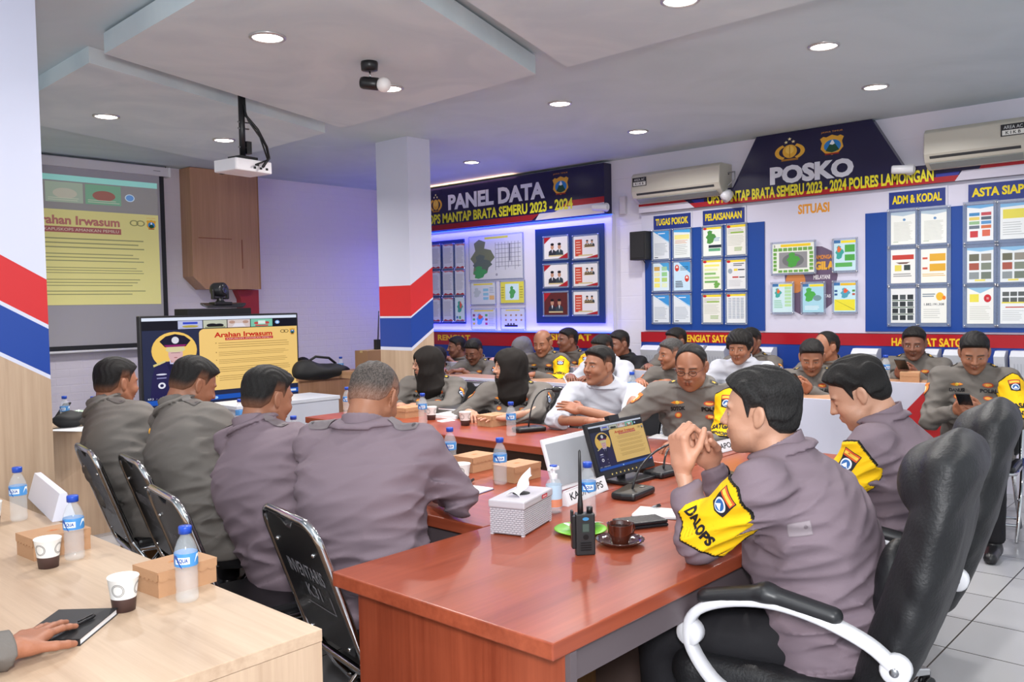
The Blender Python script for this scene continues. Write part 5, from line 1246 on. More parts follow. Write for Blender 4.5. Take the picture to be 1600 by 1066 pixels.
for r_ in range(3):
    for c_ in range(4):
        k = kr[r_][c_]; x_ = colsR[c_]; y_ = rowsR[r_][c_]
        sheet((x_[0], y_[0]), (x_[1], y_[1]), XS, k, '%s, %s row, %s column, right blue field' % (dsc[k], rn[r_], cn[c_]), 'sheets on the right blue field', .03)
# torn dark poster in the middle field
root = thing('torn_poster', 'torn dark purple poster with orange GILA lettering behind the middle sheets', 'poster', (7.213, 2.9, 1.4)); O = Vector(root.location)
pp_ = [(1226, 430), (1228, 452), (1236, 470), (1240, 486), (1252, 492), (1262, 484), (1276, 492), (1292, 481), (1302, 473), (1305, 450), (1309, 430), (1303, 405), (1301, 393), (1293, 389), (1284, 385), (1273, 385), (1268, 400), (1262, 425), (1245, 428)]
MB().prism([onx(*p, 7.2135)-O for p in pp_], (.001, 0, 0), M('#5e4d68', .5)).build('sheet', root)
a = Art(); X_ = 7.213
tx(a, 'LAMONGAN', (1272, 399), (1304, 404), '#d98a35', .03, X_); tx(a, 'GILA', (1273, 409), (1304, 421), '#dca63a', .06, X_); tx(a, 'MELAYANI', (1271, 430), (1297, 436), '#d8d4dc', .03, X_); tx(a, 'TAS', (1288, 460), (1298, 465), '#d8d4dc', .03, X_)
a.e(onx(1243, 440, X_).y, onx(1243, 440, X_).z, .09, .1, '#c07c48'); a.build('lettering', root, Vector((X_-.0006, 0, 0))-O, (0, 1, 0), (0, 0, 1), NX)
for tl, br, k, lb in (((1207, 382), (1272, 425), 'frame', 'wide map sheet framed by small green boxes on the middle white field'), ((1303, 376), (1337, 422), 'greenboxes', 'blue sheet with green boxes at the upper right of the middle field'),
                      ((1207, 444), (1238, 488), 'greenlist', 'pale blue sheet with green list at the lower left of the middle field'), ((1254, 444), (1287, 488), 'greenpic', 'blue sheet with green map covering the torn poster'), ((1303, 442), (1337, 487), 'yellowmap', 'sheet with big yellow field at the lower right of the middle field')):
    sheet(tl, br, 7.19, k, lb, 'sheets on the middle white field')
# panel data boards
for nm, tl, br, lb in (('notice_board', (600, 373), (727, 506), 'left blue notice board under the navy banner, partly behind the column'), ('notice_board', (836, 361), (945, 505), 'right blue notice board under the navy banner')):
    p, q = onx(*tl, 7.18), onx(*br, 7.18); 
    tag(MB().box((7.18, min(p.y, 8.0), q.z), (7.199, q.y, onx(br[0], 348.5 if tl[0] > 800 else 373, 7.18).z), M('#14306e', .35)).build(nm), lb, 'board')
XP = 7.17
pk = [['text', 'text', 'text'], ['text', 'text', 'text'], ['text', 'text', 'redmap']]
for r_, (a0, a1) in enumerate(((384, 419), (425, 461), (467, 502))):
    for c_, (x0_, x1_) in enumerate(((673, 688), (692, 708), (711, 726))):
        k = pk[r_][c_]; sheet((x0_, a0-(c_)*1.0), (x1_, a1-.3*c_), XP, k, '%s, %s row, %s column, left notice board' % ('map sheet with teal and red areas' if k == 'redmap' else 'text sheet with red wavy foot', rn[r_], cn[c_]), 'sheets on the left notice board', .012)
pk = [['duo', 'duored'], ['duo', 'duored'], ['duodark', 'duored']]; dd = {'duo': 'poster of two men in dark suits', 'duored': 'poster with a red column beside two small portraits', 'duodark': 'dark maroon poster of two men'}
for r_, (a0, a1) in enumerate(((372, 403), (415, 447), (458, 492))):
    for c_, (x0_, x1_) in enumerate(((850, 887), (896, 934))):
        k = pk[r_][c_]; sheet((x0_, a0-c_*1.6), (x1_, a1-c_*.9), XP, k, '%s %s row of right notice board' % (dd[k], rn[r_]), 'posters on the right notice board')
for tl, br, k, lb in (((733, 372), (817, 434), 'bigmap', 'large grey map poster in the centre under the navy banner'), ((736, 443), (774, 475), 'info', 'pale chart sheet just below the left of the large map'), ((782, 441), (819, 473), 'yellowgreen', 'yellow sheet with green map just below the right of the large map'),
                      ((737, 484), (775, 514), 'colormap', 'chart sheet with coloured map, lowest left under the large map'), ((783, 483), (820, 514), 'people', 'sheet with small portraits, lowest right under the large map')):
    sheet(tl, br, 7.185, k, lb, 'sheets around the large map', .015)
# brochure racks below the red band
for i, (xa, xb, yt, yb_) in enumerate(((1000, 1027, 540, 574), (1070, 1096, 540, 575), (1101, 1131, 541, 590), (1180, 1205, 543, 575), (1329, 1369, 545, 592), (1440, 1464, 546, 585), (1473, 1515, 547, 600), (1552, 1569, 549, 575), (1577, 1612, 549, 600))):
    pl_ = ['leftmost', 'second', 'third', 'fourth', 'fifth', 'sixth', 'seventh', 'eighth', 'rightmost'][i]
    X_ = 7.08; p, q = onx(xa, yt, X_), onx(xb, yb_, X_); z1 = onx(xa, yt, X_).z; z0 = z1-.30
    root = thing('brochure_rack', 'white flip rack with yellow lettering below the red band, %s of the nine' % pl_, 'rack', (X_, (p.y+q.y)/2, z0), 0, 'flip racks below the red band'); O = Vector(root.location)
    mb = MB(); mb.prism([Vector((7.198, p.y, z0-.02))-O, Vector((7.198, p.y, z1))-O, Vector((X_+.05, p.y, z1))-O, Vector((X_, p.y, z1-.04))-O, Vector((X_+.06, p.y, z0))-O], (0, q.y-p.y, 0), M('#c9cbd4', .35)); mb.build('body', root)
    a = Art(); a.t('LAPORAN', .2, .32, .8, .42, '#d9b84a', .03); a.t('HARIAN', .2, .14, .8, .25, '#d9b84a', .03); [a.r(.2+.15*k_, .5, .22+.15*k_, .8, '#a4a6b2') for k_ in range(5)]
    a.build('lettering', root, Vector((X_+.059, p.y, z0))-O, (0, q.y-p.y, 0), Vector((-.06, 0, z1-.04-z0)), (-1, 0, -.2), eps=.0004)
# ---- air conditioners
def aircon(label, tl, br, X, hgt, sticker):
    a_, b_ = onx(*tl, X), onx(*br, X); yL, yR_ = a_.y, b_.y; zt_ = a_.z; zb_ = zt_-hgt
    root = thing('air_conditioner', label, 'air conditioner', (X, (yL+yR_)/2, zb_)); O = Vector(root.location)
    prof = [(XW-.003, zb_+.01), (XW-.003, zt_), (X+.03, zt_), (X, zt_-.03), (X-.005, zb_+.11), (X+.02, zb_+.05), (X+.1, zb_)]
    mb = MB(); mb.prism([Vector((p[0], yL, p[1]))-O for p in prof], (0, yR_-yL, 0), M('#bdb9ae', .4)); mb.build('casing', root, bevel=.008)
    mb = MB(); mb.obox(Vector((X+.006, (yL+yR_)/2, zb_+.083))-O, (.004, 0, -.008), (0, (yL-yR_)/2*.88, 0), (-.001, 0, .003), M('#33363a', .5)); mb.obox(Vector((X+.052, (yL+yR_)/2, zb_+.024))-O, (.03, 0, -.018), (0, (yL-yR_)/2*.9, 0), (-.003, 0, -.004), M('#8b8f8c', .4)); mb.build('louvre', root)
    if sticker:
        s = (yL-yR_)
        a = Art(); a.r(0, 0, 1, 1, '#26262a'); a.r(.06, .08, .94, .5, '#dcdcd8'); a.t('SAMSUNG' if False else 'AREA AC', .12, .6, .88, .88, '#cfcfd0', .0); a.t('K I K B', .2, .16, .8, .42, '#222226', .02)
        y_s = yL-.02*s if sticker == 'L' else yR_+.0*s+.17; a.build('sticker', root, Vector((X-.006, y_s, zt_-.13))-O, (0, -.16, 0), (-.001, 0, .085), NX)
    return root
a1_ = onx(986, 272, 7.04); aircon('white air conditioner left of the POSKO header', (986, 272), (1124, 256), 7.02, .29, 'L')
aircon('white air conditioner at the upper right edge of the wall', (1443, 203), (1606, 180), 7.02, .30, 'R')
# cables beside the left unit, lamps, cameras, speaker
root = thing('bracket_lamp', 'small white bracket lamp with loose cables beside the left air conditioner', 'lamp', tuple(onx(1140, 300, 7.1))); O = Vector(root.location)
mb = MB(); mb.tube([onx(*p, x_)-O for p, x_ in (((1122, 262), 7.2), ((1132, 262), 7.2), ((1137, 270), 7.18), ((1148, 268), 7.15), ((1148, 280), 7.14), ((1138, 290), 7.12))], .006, M('#8a8a90')); mb.tube([onx(*p, x_)-O for p, x_ in (((1122, 266), 7.2), ((1130, 275), 7.2), ((1139, 272), 7.18))], .005, BLK); mb.build('cable', root)
mb = MB(); mb.lathe([(.035, 0), (.05, .05), (.045, .09)], M('#dcdce2', .3), onx(1142, 301, 7.12)-O, up=(-.4, .3, -.4)); mb.box(onx(1131, 297, 7.13)-O, onx(1142, 301, 7.16)-O, WPL); mb.build('lamp_head', root)
for px, py, lb, X_ in ((1408, 265, 'white bullet camera mounted on the right shoulder of the POSKO header', 7.1), (936, 324, 'small white bullet camera at the right end of the navy banner', 7.06)):
    p = onx(px, py, X_); root = thing('security_camera', lb, 'camera', tuple(p))
    MB().lathe([(.028, -.09), (.034, -.085), (.034, .06), (.028, .07)], M('#d6d6dc', .3), (0, 0, 0), up=(-.25, .9, .06)).build('camera_body', root)
    MB().lathe([(.045, 0), (.045, .012), (.014, .02), (.014, .07)], M('#d6d6dc', .3), (.06, -.05, 0), up=(-1, .2, 0)).build('bracket', root)
p = onx(996, 384, 7.1); root = thing('wall_speaker', 'black speaker on the wall left of the blue field', 'speaker', (7.1, p.y, p.z-.14)); 
mb = MB(); hw = abs(onx(984, 384, 7.1).y-onx(1009, 384, 7.1).y)/2; mb.box((0, -hw, 0), (.14, hw, .28), M('#19191b', .6)); mb.build('cabinet', root, bevel=.006)
MB().box((-.004, -hw+.015, .02), (0, hw-.015, .26), M('#222226', .9)).build('grille', root)
mb = MB(); mb.tube([(.1, 0, 0), (.11, -.04, -.06), (.13, -.12, -.08), (.145, -.16, -.05)], .004, BLK); mb.build('cable', root)
p = onx(974, 321, 7.24); tag(MB().box((7.215, p.y-.035, p.z-.09), (XW-.001, p.y+.035, p.z+.09), M('#cbc7d2', .3)).build('sensor_box', bevel=.006), 'small white sensor box on the wall right of the navy banner', 'device')
# ================================================================== PEOPLE
def pd(x, y, d): r = ray(x, y)*(d/F_PX); return Vector((r[0], r[1], EYE+r[2]))
def hdir(deg, z=0): a = radians(deg); return np.array([cos(a), sin(a), z])
YEL = '#e3b81c'
def patch_art(kind):
    a = Art()
    if kind == 'region':  # shield with orange top bar and blue emblem
        a.p([(0, .95), (1, .95), (.92, .1), (.5, 0), (.08, .1)], '#20202a'); a.p([(.04, .92), (.96, .92), (.92, .62), (.08, .62)], '#d4582c'); a.r(.1, .7, .9, .84, '#e6c04a'); a.e(.5, .34, .34, .25, '#d7dde8'); a.e(.5, .32, .26, .2, '#2c5f9e'); a.p([(.3, .2), (.5, .42), (.7, .2)], '#e4e8ee')
    elif kind == 'round': a.e(.5, .5, .5, .5, '#5a2a1c'); a.e(.5, .5, .42, .42, '#c9772c'); a.e(.5, .5, .24, .24, '#ead9a8'); a.r(.1, .82, .9, .98, '#d9722c')
    elif kind == 'rank': a.r(0, 0, 1, 1, '#1c1a18'); star(a, .5, .5, .34, .34, '#e2b440')
    elif kind == 'wing': a.p([(0, .5), (.3, .8), (.5, .6), (.7, .8), (1, .5), (.7, .25), (.5, .35), (.3, .25)], '#d9822c'); a.e(.5, .5, .14, .3, '#e8c24a')
    elif kind == 'oval': a.e(.5, .5, .5, .45, '#b5482c'); a.e(.5, .5, .36, .28, '#d9a24a')
    return a
def word(t): a = Art(); a.t(t, 0, 0, 1, 1, '#1a1a1e', .055); return a
def uniform(pp, name='', near=True, arm_patch=('L', 'R'), rank='#', extra=True):
    N, ax, fw, lf, sd, SH, EL = (pp[k] for k in ('N', 'ax', 'fw', 'lf', 'sd', 'SH', 'EL')); fd = nrm(fw+.3*ax)
    dn = -ax
    q = dict(pp); q['shirt'] = pp['shirt_fn']
    ch = N+dn*.15+fw*.06
    if name: decal(q, 'name_tag', ch-lf*.085, fd, ax, .085, .021, word(name))
    decal(q, 'service_tag', ch+lf*.085, fd, ax, .085, .023, word('POLRI'))
    if extra:
        decal(q, 'badge', ch-lf*.085+ax*.035, fd, ax, .075, .03, patch_art('wing')); decal(q, 'badge', ch+lf*.085+ax*.035, fd, ax, .06, .03, patch_art('oval'))
        decal(q, 'badge', ch-lf*.085+dn*.04, fd, ax, .04, .035, patch_art('oval')); decal(q, 'badge', ch+lf*.085+dn*.045, fd, ax, .05, .03, patch_art('oval'))
    for k, sg in (('L', 1), ('R', -1)):
        if rank: decal(q, 'rank_slide', N+dn*.035+lf*sg*.095+fw*.0, nrm(ax+.5*fw+lf*sg*.3), nrm(lf*sg), .035, .045, patch_art('rank'), reach=.2)
        if k in arm_patch:
            c = SH[k]+(EL[k]-SH[k])*.38; u = nrm(EL[k]-SH[k]); out = nrm(lf*sg*.9+fw*.55-u*((lf*sg*.9+fw*.55)@u))
            decal(q, 'sleeve_patch', c, out, -u, .068, .085, patch_art('region' if k == 'L' else 'round'))
def armband(pp, k, txt, sub=None, r_in=.0, region=True, lo=.12, hi=.92, out=None, tdeg=0):
    """yellow band with black piping around the upper arm"""
    N, ax, fw, lf, SH, EL, armr, base = (pp[x] for x in ('N', 'ax', 'fw', 'lf', 'SH', 'EL', 'armr', 'base'))
    sg = 1 if k == 'L' else -1; S, E = SH[k].astype(np.float32), EL[k].astype(np.float32); L = np.linalg.norm(E-S); u = (E-S)/L
    sf = pp['shirt_fn']
    o_ = nrm(np.array(out, float)) if out is not None else nrm(lf*sg+fw*.25); o_ = nrm(o_-u*(o_@u)); v = np.cross(u, o_)
    of, vf = o_.astype(np.float32), v.astype(np.float32)
    def band(P):
        t = ((P-S)@u)/L; q = P-S-((P-S)@u)[:, None]*u
        d = np.abs(sf(P)-.003)-.0035
        d = np.maximum(d, -(q@of)-.035)
        d = np.maximum(d, (lo+.10*np.abs(q@vf)/.06-t)*L); d = np.maximum(d, (t-hi-.12*(1-np.abs(q@vf)/.06))*L)
        r = np.sqrt((q**2).sum(1)); d = np.maximum(d, r-.1); d = np.maximum(d, np.abs(q@vf)-.074)
        return d
    V, F = snet(band, np.minimum(S, E)-.12, np.maximum(S, E)+.12, .0036, .012)
    t = ((V-S)@u)/L; q = V-S-((V-S)@u)[:, None]*u; w_ = np.abs(q@v)/.06
    e1 = t-lo-.10*w_; e2 = hi+.12*(1-w_)-t; e3 = (q@o_+.035)/.3
    col = np.where(((np.minimum(np.minimum(e1, e2), e3*1.2) < .03))[:, None], np.array(lin('#14140f')), np.array(lin('#ecbb12')))
    nmesh('armband', V, F, CLOTHM, pp['root'], col, base)
    q2 = dict(pp); q2['shirt'] = lambda P: sf(P)-.0065
    rt = Matrix.Rotation(radians(tdeg), 3, Vector(o_)); upv = np.array(rt@Vector(-u))
    mid = S+u*L*(lo+hi)/2
    if region: decal(q2, 'armband_patch', S+u*L*(lo+.30*(hi-lo)), o_, -u, .066, .078, patch_art('region'), off=.001)
    if txt: decal(q2, 'armband_lettering', S+u*L*(lo+.80*(hi-lo)), o_, upv, .115 if len(txt) > 4 else .085, .036, word(txt), off=.001)
    if sub: decal(q2, 'armband_lettering', S+u*L*(lo+.99*(hi-lo)), o_, upv, .1, .03, word(sub), off=.001)
def desk_hands(Hxy, deg, z, fwd=.27, sep=.11, pose=('relax', 'relax'), inn=35):
    f = hdir(deg); l_ = hdir(deg+90); h = {}
    for k, sg, ps in (('L', 1, pose[0]), ('R', -1, pose[1])):
        w_ = np.array([Hxy[0], Hxy[1], z+.035])+f*fwd+l_*sg*sep
        w_[2] = z+.035; h[k] = (w_, hdir(deg-sg*inn), (0, 0, -1), ps)
    return h
def phone_hands(H, deg, fwd=.26, z=.0, tilt=.6):
    f = hdir(deg); l_ = hdir(deg+90); h = {}
    for k, sg in (('L', 1), ('R', -1)):
        w_ = np.array([H[0], H[1], z])+f*(fwd-.07)+l_*sg*.06
        h[k] = (w_, nrm(f+np.array([0, 0, .5])-l_*sg*.5), nrm(-l_*sg*.75+np.array([0, 0, .5])), 'hold')
    return h
def glasses(pp):
    H, Hr = pp['H'], pp['Hr']; mb = MB()
    T = lambda p: tuple(H+Hr@np.array(p)-pp['base'])
    for s in (-1, 1):
        mb.tube([T((.103-.006*abs(cos(a)), s*.032+.021*cos(a), .002+.014*sin(a))) for a in [2*pi*i/18 for i in range(18)]], .0016, M('#2a1a18', .3), 6, True)
        mb.tube([T((.098, s*.052, .006)), T((.06, s*.074, .008)), T((-.005, s*.084, .006))], .0014, M('#5a1c18', .3), 6)
    mb.tube([T((.104, -.011, .005)), T((.107, 0, .007)), T((.104, .011, .005))], .0014, M('#2a1a18', .3), 6)
    mb.build('glasses', pp['root'])
def phone(label, c, deg, tilt, w_=.075, h_=.155):
    f = Vector(hdir(deg)); l_ = Vector(hdir(deg+90)); up = (f*cos(tilt)+Vector((0, 0, 1))*sin(tilt)).normalized(); n = l_.cross(up)
    if n.z < 0: n = -n
    root = thing('phone', label, 'phone', tuple(c))
    MB().obox((0, 0, 0), l_*w_/2, up*h_/2, n*.0042, M('#1a1b20', .25)).build('casing', root, bevel=.002)
    MB().obox(n*.0045, l_*w_*.46, up*h_*.47, n*.0003, M('#3a3f4c', .1)).build('display', root)
    return root
# the person function stores the shirt object under 'shirt'; keep the distance function too
# ---------- four officers on the left, seen from behind
def seat_at(lbl, pel, deg, off=.0, inv=False):
    p = np.array(pel[:2])+hdir(deg)[:2]*off; return stack_chair(lbl, p[0], p[1], deg, inv)
H1 = onx(592, 571, 1.9)
p1 = person('m1', H1, 22, 28, 'seated officer in mauve shirt seen from behind, nearest of the four on the left', pelvis=(1.80, 2.30), pitch=.5, roll=.0, skin='b', cloth=UNI_L, girth=1.16, shw=.172,
   hands={'R': ((2.20, 2.42, .80), (-.1, 1, 0), (0, 0, -1), 'relax'), 'L': ((2.22, 2.6, .80), (.7, -.2, 0), (0, 0, -1), 'relax')}, elbow={'R': (.25, -.9, -.3), 'L': (-.1, .3, -1)},
   opt={'hair': 'crew', 'hcol': (.03, .027, .025), 'grey': .25, 'eye': 0, 'elbow_at': {'R': (2.06, 2.14, .83)}}, res=.0065, hres=.0042)
H2 = onx(421, 576, 1.86)
p2 = person('m2', H2, 2, 8, 'officer in mauve shirt, second of the four seen from behind', pelvis=(1.87, 2.80), pitch=.22, skin='b', cloth=UNI_L, girth=1.2, shw=.168,
   hands={'R': ((2.28, 2.74, .80), (.9, .4, 0), (0, 0, -1), 'relax'), 'L': ((2.22, 3.1, .80), (1, -.3, 0), (0, 0, -1), 'relax')}, elbow={'R': (.1, -.55, -.8), 'L': (-.1, .3, -1)},
   opt={'hair': 'short', 'quiff': .012, 'eye': .6}, res=.007, hres=.0042)
H3 = onx(312, 562, 1.92)
p3 = person('m3', H3, -4, 2, 'seated officer in grey shirt bending over the table, third of the four seen from behind', pelvis=(1.90, 3.42), pitch=.42, skin='b', cloth=UNI_D, girth=1.2, shw=.17,
   hands={'R': ((2.25, 3.38, .80), (.9, .4, 0), (0, 0, -1), 'relax'), 'L': ((2.2, 3.75, .80), (1, -.3, 0), (0, 0, -1), 'relax')}, elbow={'R': (.1, -.55, -.8), 'L': (-.1, .3, -1)},
   opt={'hair': 'short', 'quiff': .01, 'eye': .3}, res=.0075, hres=.0042)
H4 = onx(181, 562, 1.8)
p4 = person('m4', H4, 8, 5, 'seated officer in grey shirt with orange sleeve patch, farthest left of the four', pelvis=(1.88, 3.95), pitch=.12, skin='b', cloth=UNI_D, girth=1.17,
   hands={'R': ((2.2, 4.0, .80), (.9, .4, 0), (0, 0, -1), 'relax'), 'L': ((2.2, 4.35, .80), (1, -.3, 0), (0, 0, -1), 'relax')}, elbow={'R': (.1, -.55, -.8), 'L': (-.1, .3, -1)},
   opt={'hair': 'short', 'quiff': .008, 'eye': .8}, res=.0075, hres=.0042)
for pp, k in ((p4, 'R'), (p3, 'R')):
    q = dict(pp); q['shirt'] = pp['shirt_fn']; sg = -1
    c = pp['SH'][k]+(pp['EL'][k]-pp['SH'][k])*.3; u = nrm(pp['EL'][k]-pp['SH'][k]); out = nrm(pp['lf']*sg-u*((pp['lf']*sg)@u))
    if pp is p4:
        a = Art(); a.e(.3, .62, .32, .34, '#d99a2c', 20); a.e(.7, .38, .32, .34, '#d99a2c', 20); a.e(.5, .5, .16, .2, '#4a2c1a', 14); decal(q, 'sleeve_patch', c, out, -u, .085, .06, a)
    else: decal(q, 'sleeve_patch', c+np.array([.03, 0, .0]), nrm(out+np.array([.5, 0, 0])), -u, .03, .05, patch_art('oval'))
for pp in (p1, p2, p3, p4):
    q = dict(pp); q['shirt'] = pp['shirt_fn']
    for sg in (1, -1):
        a = Art(); a.p([(0, .1), (.12, 0), (1, .0), (1, 1), (.12, 1), (0, .9)], '#6f666a' if pp in (p1, p2) else '#5f5a58'); a.e(.14, .5, .06, .2, '#4a4448', 10)  # strap colour carries the same flash-lit and dimmer split as the cloth
        decal(q, 'shoulder_strap', pp['N']-pp['ax']*.05+pp['lf']*sg*.125+pp['fw']*.0, nrm(pp['ax']+pp['lf']*sg*.35), nrm(np.cross(pp['lf']*sg, pp['ax'])), .1, .04, a, reach=.2, off=.003)
seat_at('chrome framed black folding chair nearest the red head table, stencilled INVENTARIS', (1.715, 2.175), -10, 0, True)
seat_at('chrome framed black folding chair under the second officer seen from behind', tuple(onz(254, 771, .885)+Vector((.295, -.05, 0))), -10, 0, True)
seat_at('chrome framed black folding chair under the officer bending over the table', tuple(onz(203, 718, .885)+Vector((.295, -.05, 0))), -10, 0, True)
seat_at('chrome framed black folding chair farthest left, under the officer with the orange patch', tuple(onz(131, 701, .885)+Vector((.295, -.05, 0))), -10, 0, True)
# ---------- the two at the head table
H5 = onx(1190, 583, 2.34)
p5 = person('dal', H5, 106, 102, 'officer in mauve shirt with yellow DALOPS armband and clasped hands at the head table', pelvis=(2.40, .97), pitch=.06, skin='d', cloth=UNI_L, girth=1.14, shw=.2,
   hands={'L': (pd(1066, 733, 2.50), nrm((-.02, .12, 1)), nrm((.9, -.35, .1)), 'grip'), 'R': (pd(1110, 722, 2.66), nrm((-.45, .12, .8)), nrm((-.75, -.3, -.3)), 'grip')},
   elbow={'L': (-.25, .1, -1), 'R': (.3, .1, -1)}, opt={'hair': 'full', 'quiff': .008, 'grey': .05, 'eye': .9, 'fat': 1, 'hs': 1.08, 'elbow_at': {'L': tuple(pd(1090, 845, 2.45))}}, res=.006, hres=.0036, kneed=.46)
armband(p5, 'L', 'DALOPS', lo=.02, hi=.9, out=(-.85, .25, .12), tdeg=0)
q = dict(p5); q['shirt'] = p5['shirt_fn']
for pp in (p5,):
    a = Art(); a.r(0, .0, 1, 1, '#7d7278'); a.r(.03, .04, .97, .96, '#8e8389'); a.e(.75, .6, .09, .16, '#756a70', 14)
    decal(q, 'sleeve_loop', pp['SH']['L']-pp['fw']*.03+pp['ax']*-.1-pp['fw']*.05, nrm(pp['lf']-pp['fw']*.5), pp['ax'], .06, .04, a, off=.002)
H6 = onx(1322, 568, 3.12)
p6 = person('sec', H6, 112, 105, 'officer in mauve shirt with yellow armband looking down, second at the head table', pelvis=(3.20, 1.02), pitch=.5, skin='d', cloth=UNI_L, girth=1.12, shw=.195,
   hands={'L': ((2.98, 1.42, .80), (.6, .8, 0), (0, 0, -1), 'relax'), 'R': ((3.4, 1.45, .80), (-.7, .6, 0), (0, 0, -1), 'relax')}, elbow={'L': (-.5, -.2, -1), 'R': (.6, 0, -.8)},
   opt={'hair': 'full', 'quiff': .004, 'eye': .1, 'fat': 1}, res=.007, hres=.0042, kneed=.44)
armband(p6, 'L', '', lo=.0, hi=.92, out=(-.9, .3, 0))
# ---------- facing the camera behind the dark red table
H7 = onx(668, 544, 4.36)
p7 = person('w1', H7, 152, 205, 'woman officer in black headscarf and glasses at the left end of the dark red table', lean=.14, pitch=.06, skin='d', cloth=UNI_D, girth=1.12,
   hands=desk_hands(H7, 200, ZT, .33, .06, inn=50), elbow={'L': (.2, -.8, -.4), 'R': (.2, .8, -.4)}, opt={'hair': 'short', 'female': 1, 'eye': 1}, hijab=lin('#1b1614'), res=.008, hres=.0045)
uniform(p7, 'RANI'); glasses(p7)
H8 = onx(797, 547, 4.30)
p8 = person('w2', H8, 150, 203, 'woman officer in black headscarf resting her hand on a folder at the dark red table', lean=.14, pitch=.04, skin='d', cloth=UNI_D, girth=1.12,
   hands={'L': ((3.92, 3.62, .80), (-.7, .5, 0), (0, 0, -1), 'spread'), 'R': ((3.95, 4.0, .80), (-.5, -.8, 0), (0, 0, -1), 'relax')}, elbow={'L': (.2, -.8, -.4), 'R': (.2, .8, -.4)}, opt={'hair': 'short', 'female': 1, 'eye': 1}, hijab=lin('#1b1614'), res=.008, hres=.0045)
uniform(p8, 'IKA')
H9 = onx(938, 543, 4.28)
p9 = person('white', H9, 170, 198, 'man in a white shirt with rolled sleeves and crossed arms at the dark red table', lean=.2, pitch=-.02, skin='b', cloth=WHT, girth=1.12, rolled=True,
   hands={'L': ((3.92, 3.05, .885), nrm((.02, 1, .14)), (.5, .1, -.8), 'flat'), 'R': ((3.84, 2.92, .835), nrm((.05, -1, .12)), (0, 0, -1), 'flat')}, opt={'hair': 'short', 'quiff': .012, 'eye': .8, 'elbow_at': {'R': (3.97, 3.27, .80), 'L': (3.98, 2.74, .82)}}, res=.007, hres=.0042)
H10 = onx(1078, 540, 4.02)
p10 = person('tok', H10, 196, 200, 'balding officer in glasses with yellow armband looking down at the dark red table', pelvis=(4.26, 2.44), pitch=.32, skin='b', cloth=UNI_D, girth=1.12, shw=.19,
   hands={'L': ((3.74, 2.22, .80), (-.9, .5, 0), (0, 0, -1), 'relax'), 'R': ((3.66, 2.6, .81), (-.8, -.5, .1), (0, 0, -1), 'hold')}, elbow={'L': (.1, -.35, -1), 'R': (.3, .9, -.4)}, opt={'hair': 'balding', 'eye': 0, 'fat': 1, 'mustache': 0}, res=.007, hres=.0042)
uniform(p10, 'SOTOK', arm_patch=('R',)); glasses(p10); armband(p10, 'L', 'SATGAS', 'MINOPS', lo=-.02, hi=1.0, out=(-.95, -.2, .2))
# chairs of that row
for lb, x, y, dg in (('black folding chair under the woman at the left end of the dark red table', 4.58, 4.82, 182), ('black folding chair under the woman with the folder', 4.55, 4.06, 182), ('black folding chair with chrome frame under the man in the white shirt', 4.56, 3.24, 182), ('black folding chair under the balding officer with glasses', 4.36, 2.36, 184), ('empty black folding chair between the woman with the folder and the man in white', 4.75, 3.65, 200)):
    stack_chair(lb, x, y, dg)
# ---------- back rows
def backrow(key, px, py, X, face, label, body=185, pitch=.2, z=None, skin='c', cloth=UNI_B, hair='short', phone_=False, seat=.5, name='', arm=None, hijab=None, opt=None, uni=True, lean=.12, patch=('L', 'R'), pz=.03, **kw):
    H = onx(px, py, X); o = {'hair': hair, 'eye': .5 if pitch > .25 else .9}; o.update(opt or {})
    z = z or (ZR1 if X < 6.2 else ZR2)
    hn = phone_hands(H, body, .3, z+pz) if phone_ else desk_hands(H, body, z, .3, .12)
    pp = person(key, H, face, body, label, lean=lean, pitch=pitch, skin=skin, cloth=cloth, opt=o, hands=hn, hijab=hijab, seat=seat, res=.0095, hres=.0055, elbow={'L': (.3, -.7, -.6), 'R': (.3, .7, -.6)}, **kw)
    if uni: uniform(pp, name, arm_patch=patch, extra=True)
    if phone_:
        c = Vector(H[:2]+(0,) if False else (H[0], H[1], z+pz+.085))+Vector(hdir(body))*.37; phone(phone_, c, body, .55)
    if arm: armband(pp, 'L', *arm, lo=.0, hi=.95, out=(-.9, -.55, .1))
    stack_chair('folding chair under the '+' '.join(label.split(',')[0].split()[:9]), H[0]+.2, H[1], body)
    return pp
b4 = backrow('b4', 846, 516, 5.92, 196, 'bald officer with yellow POSKO armband writing in the back row', pitch=.28, hair='bald', arm=('POSKO',), name='MUNIF', patch=('R',), skin='b')
b1 = backrow('b1', 737, 532, 5.95, 192, 'officer with glasses and moustache looking down beside the middle column', pitch=.42, skin='c', opt={'mustache': 1}, name='ADI'); glasses(b1)
b2 = backrow('b2', 714, 527, 6.7, 150, 'officer in profile behind the man with glasses and moustache', pitch=.05, uni=False)
b0 = backrow('b0', 682, 543, 5.98, 170, 'officer holding a phone to his face right beside the middle column', pitch=.1, skin='e', uni=False)
b3 = backrow('b3', 812, 529, 6.75, 165, 'woman officer in a grey headscarf behind the bald officer', pitch=.3, skin='d', hijab=lin('#6b6a6e'), opt={'female': 1}, uni=False)
b5 = backrow('b5', 888, 514, 6.7, 155, 'officer with yellow armband looking aside in the rear row, left of the corner', pitch=.0, arm=('OPS RES',), patch=('R',))
b6 = backrow('b6', 938, 525, 5.98, 170, 'man in white shirt half hidden behind the man with crossed arms', pitch=.3, cloth=WHT, uni=False)
b7 = backrow('b7', 966, 518, 6.55, 162, 'man in a black jacket with grey sleeve print in the rear row', pitch=.15, cloth=BLKC, uni=False)
b8 = backrow('b8', 1055, 514, 6.75, 160, 'officer in the rear row in front of the RENGIAT SATGAS lettering', pitch=.15, uni=False)
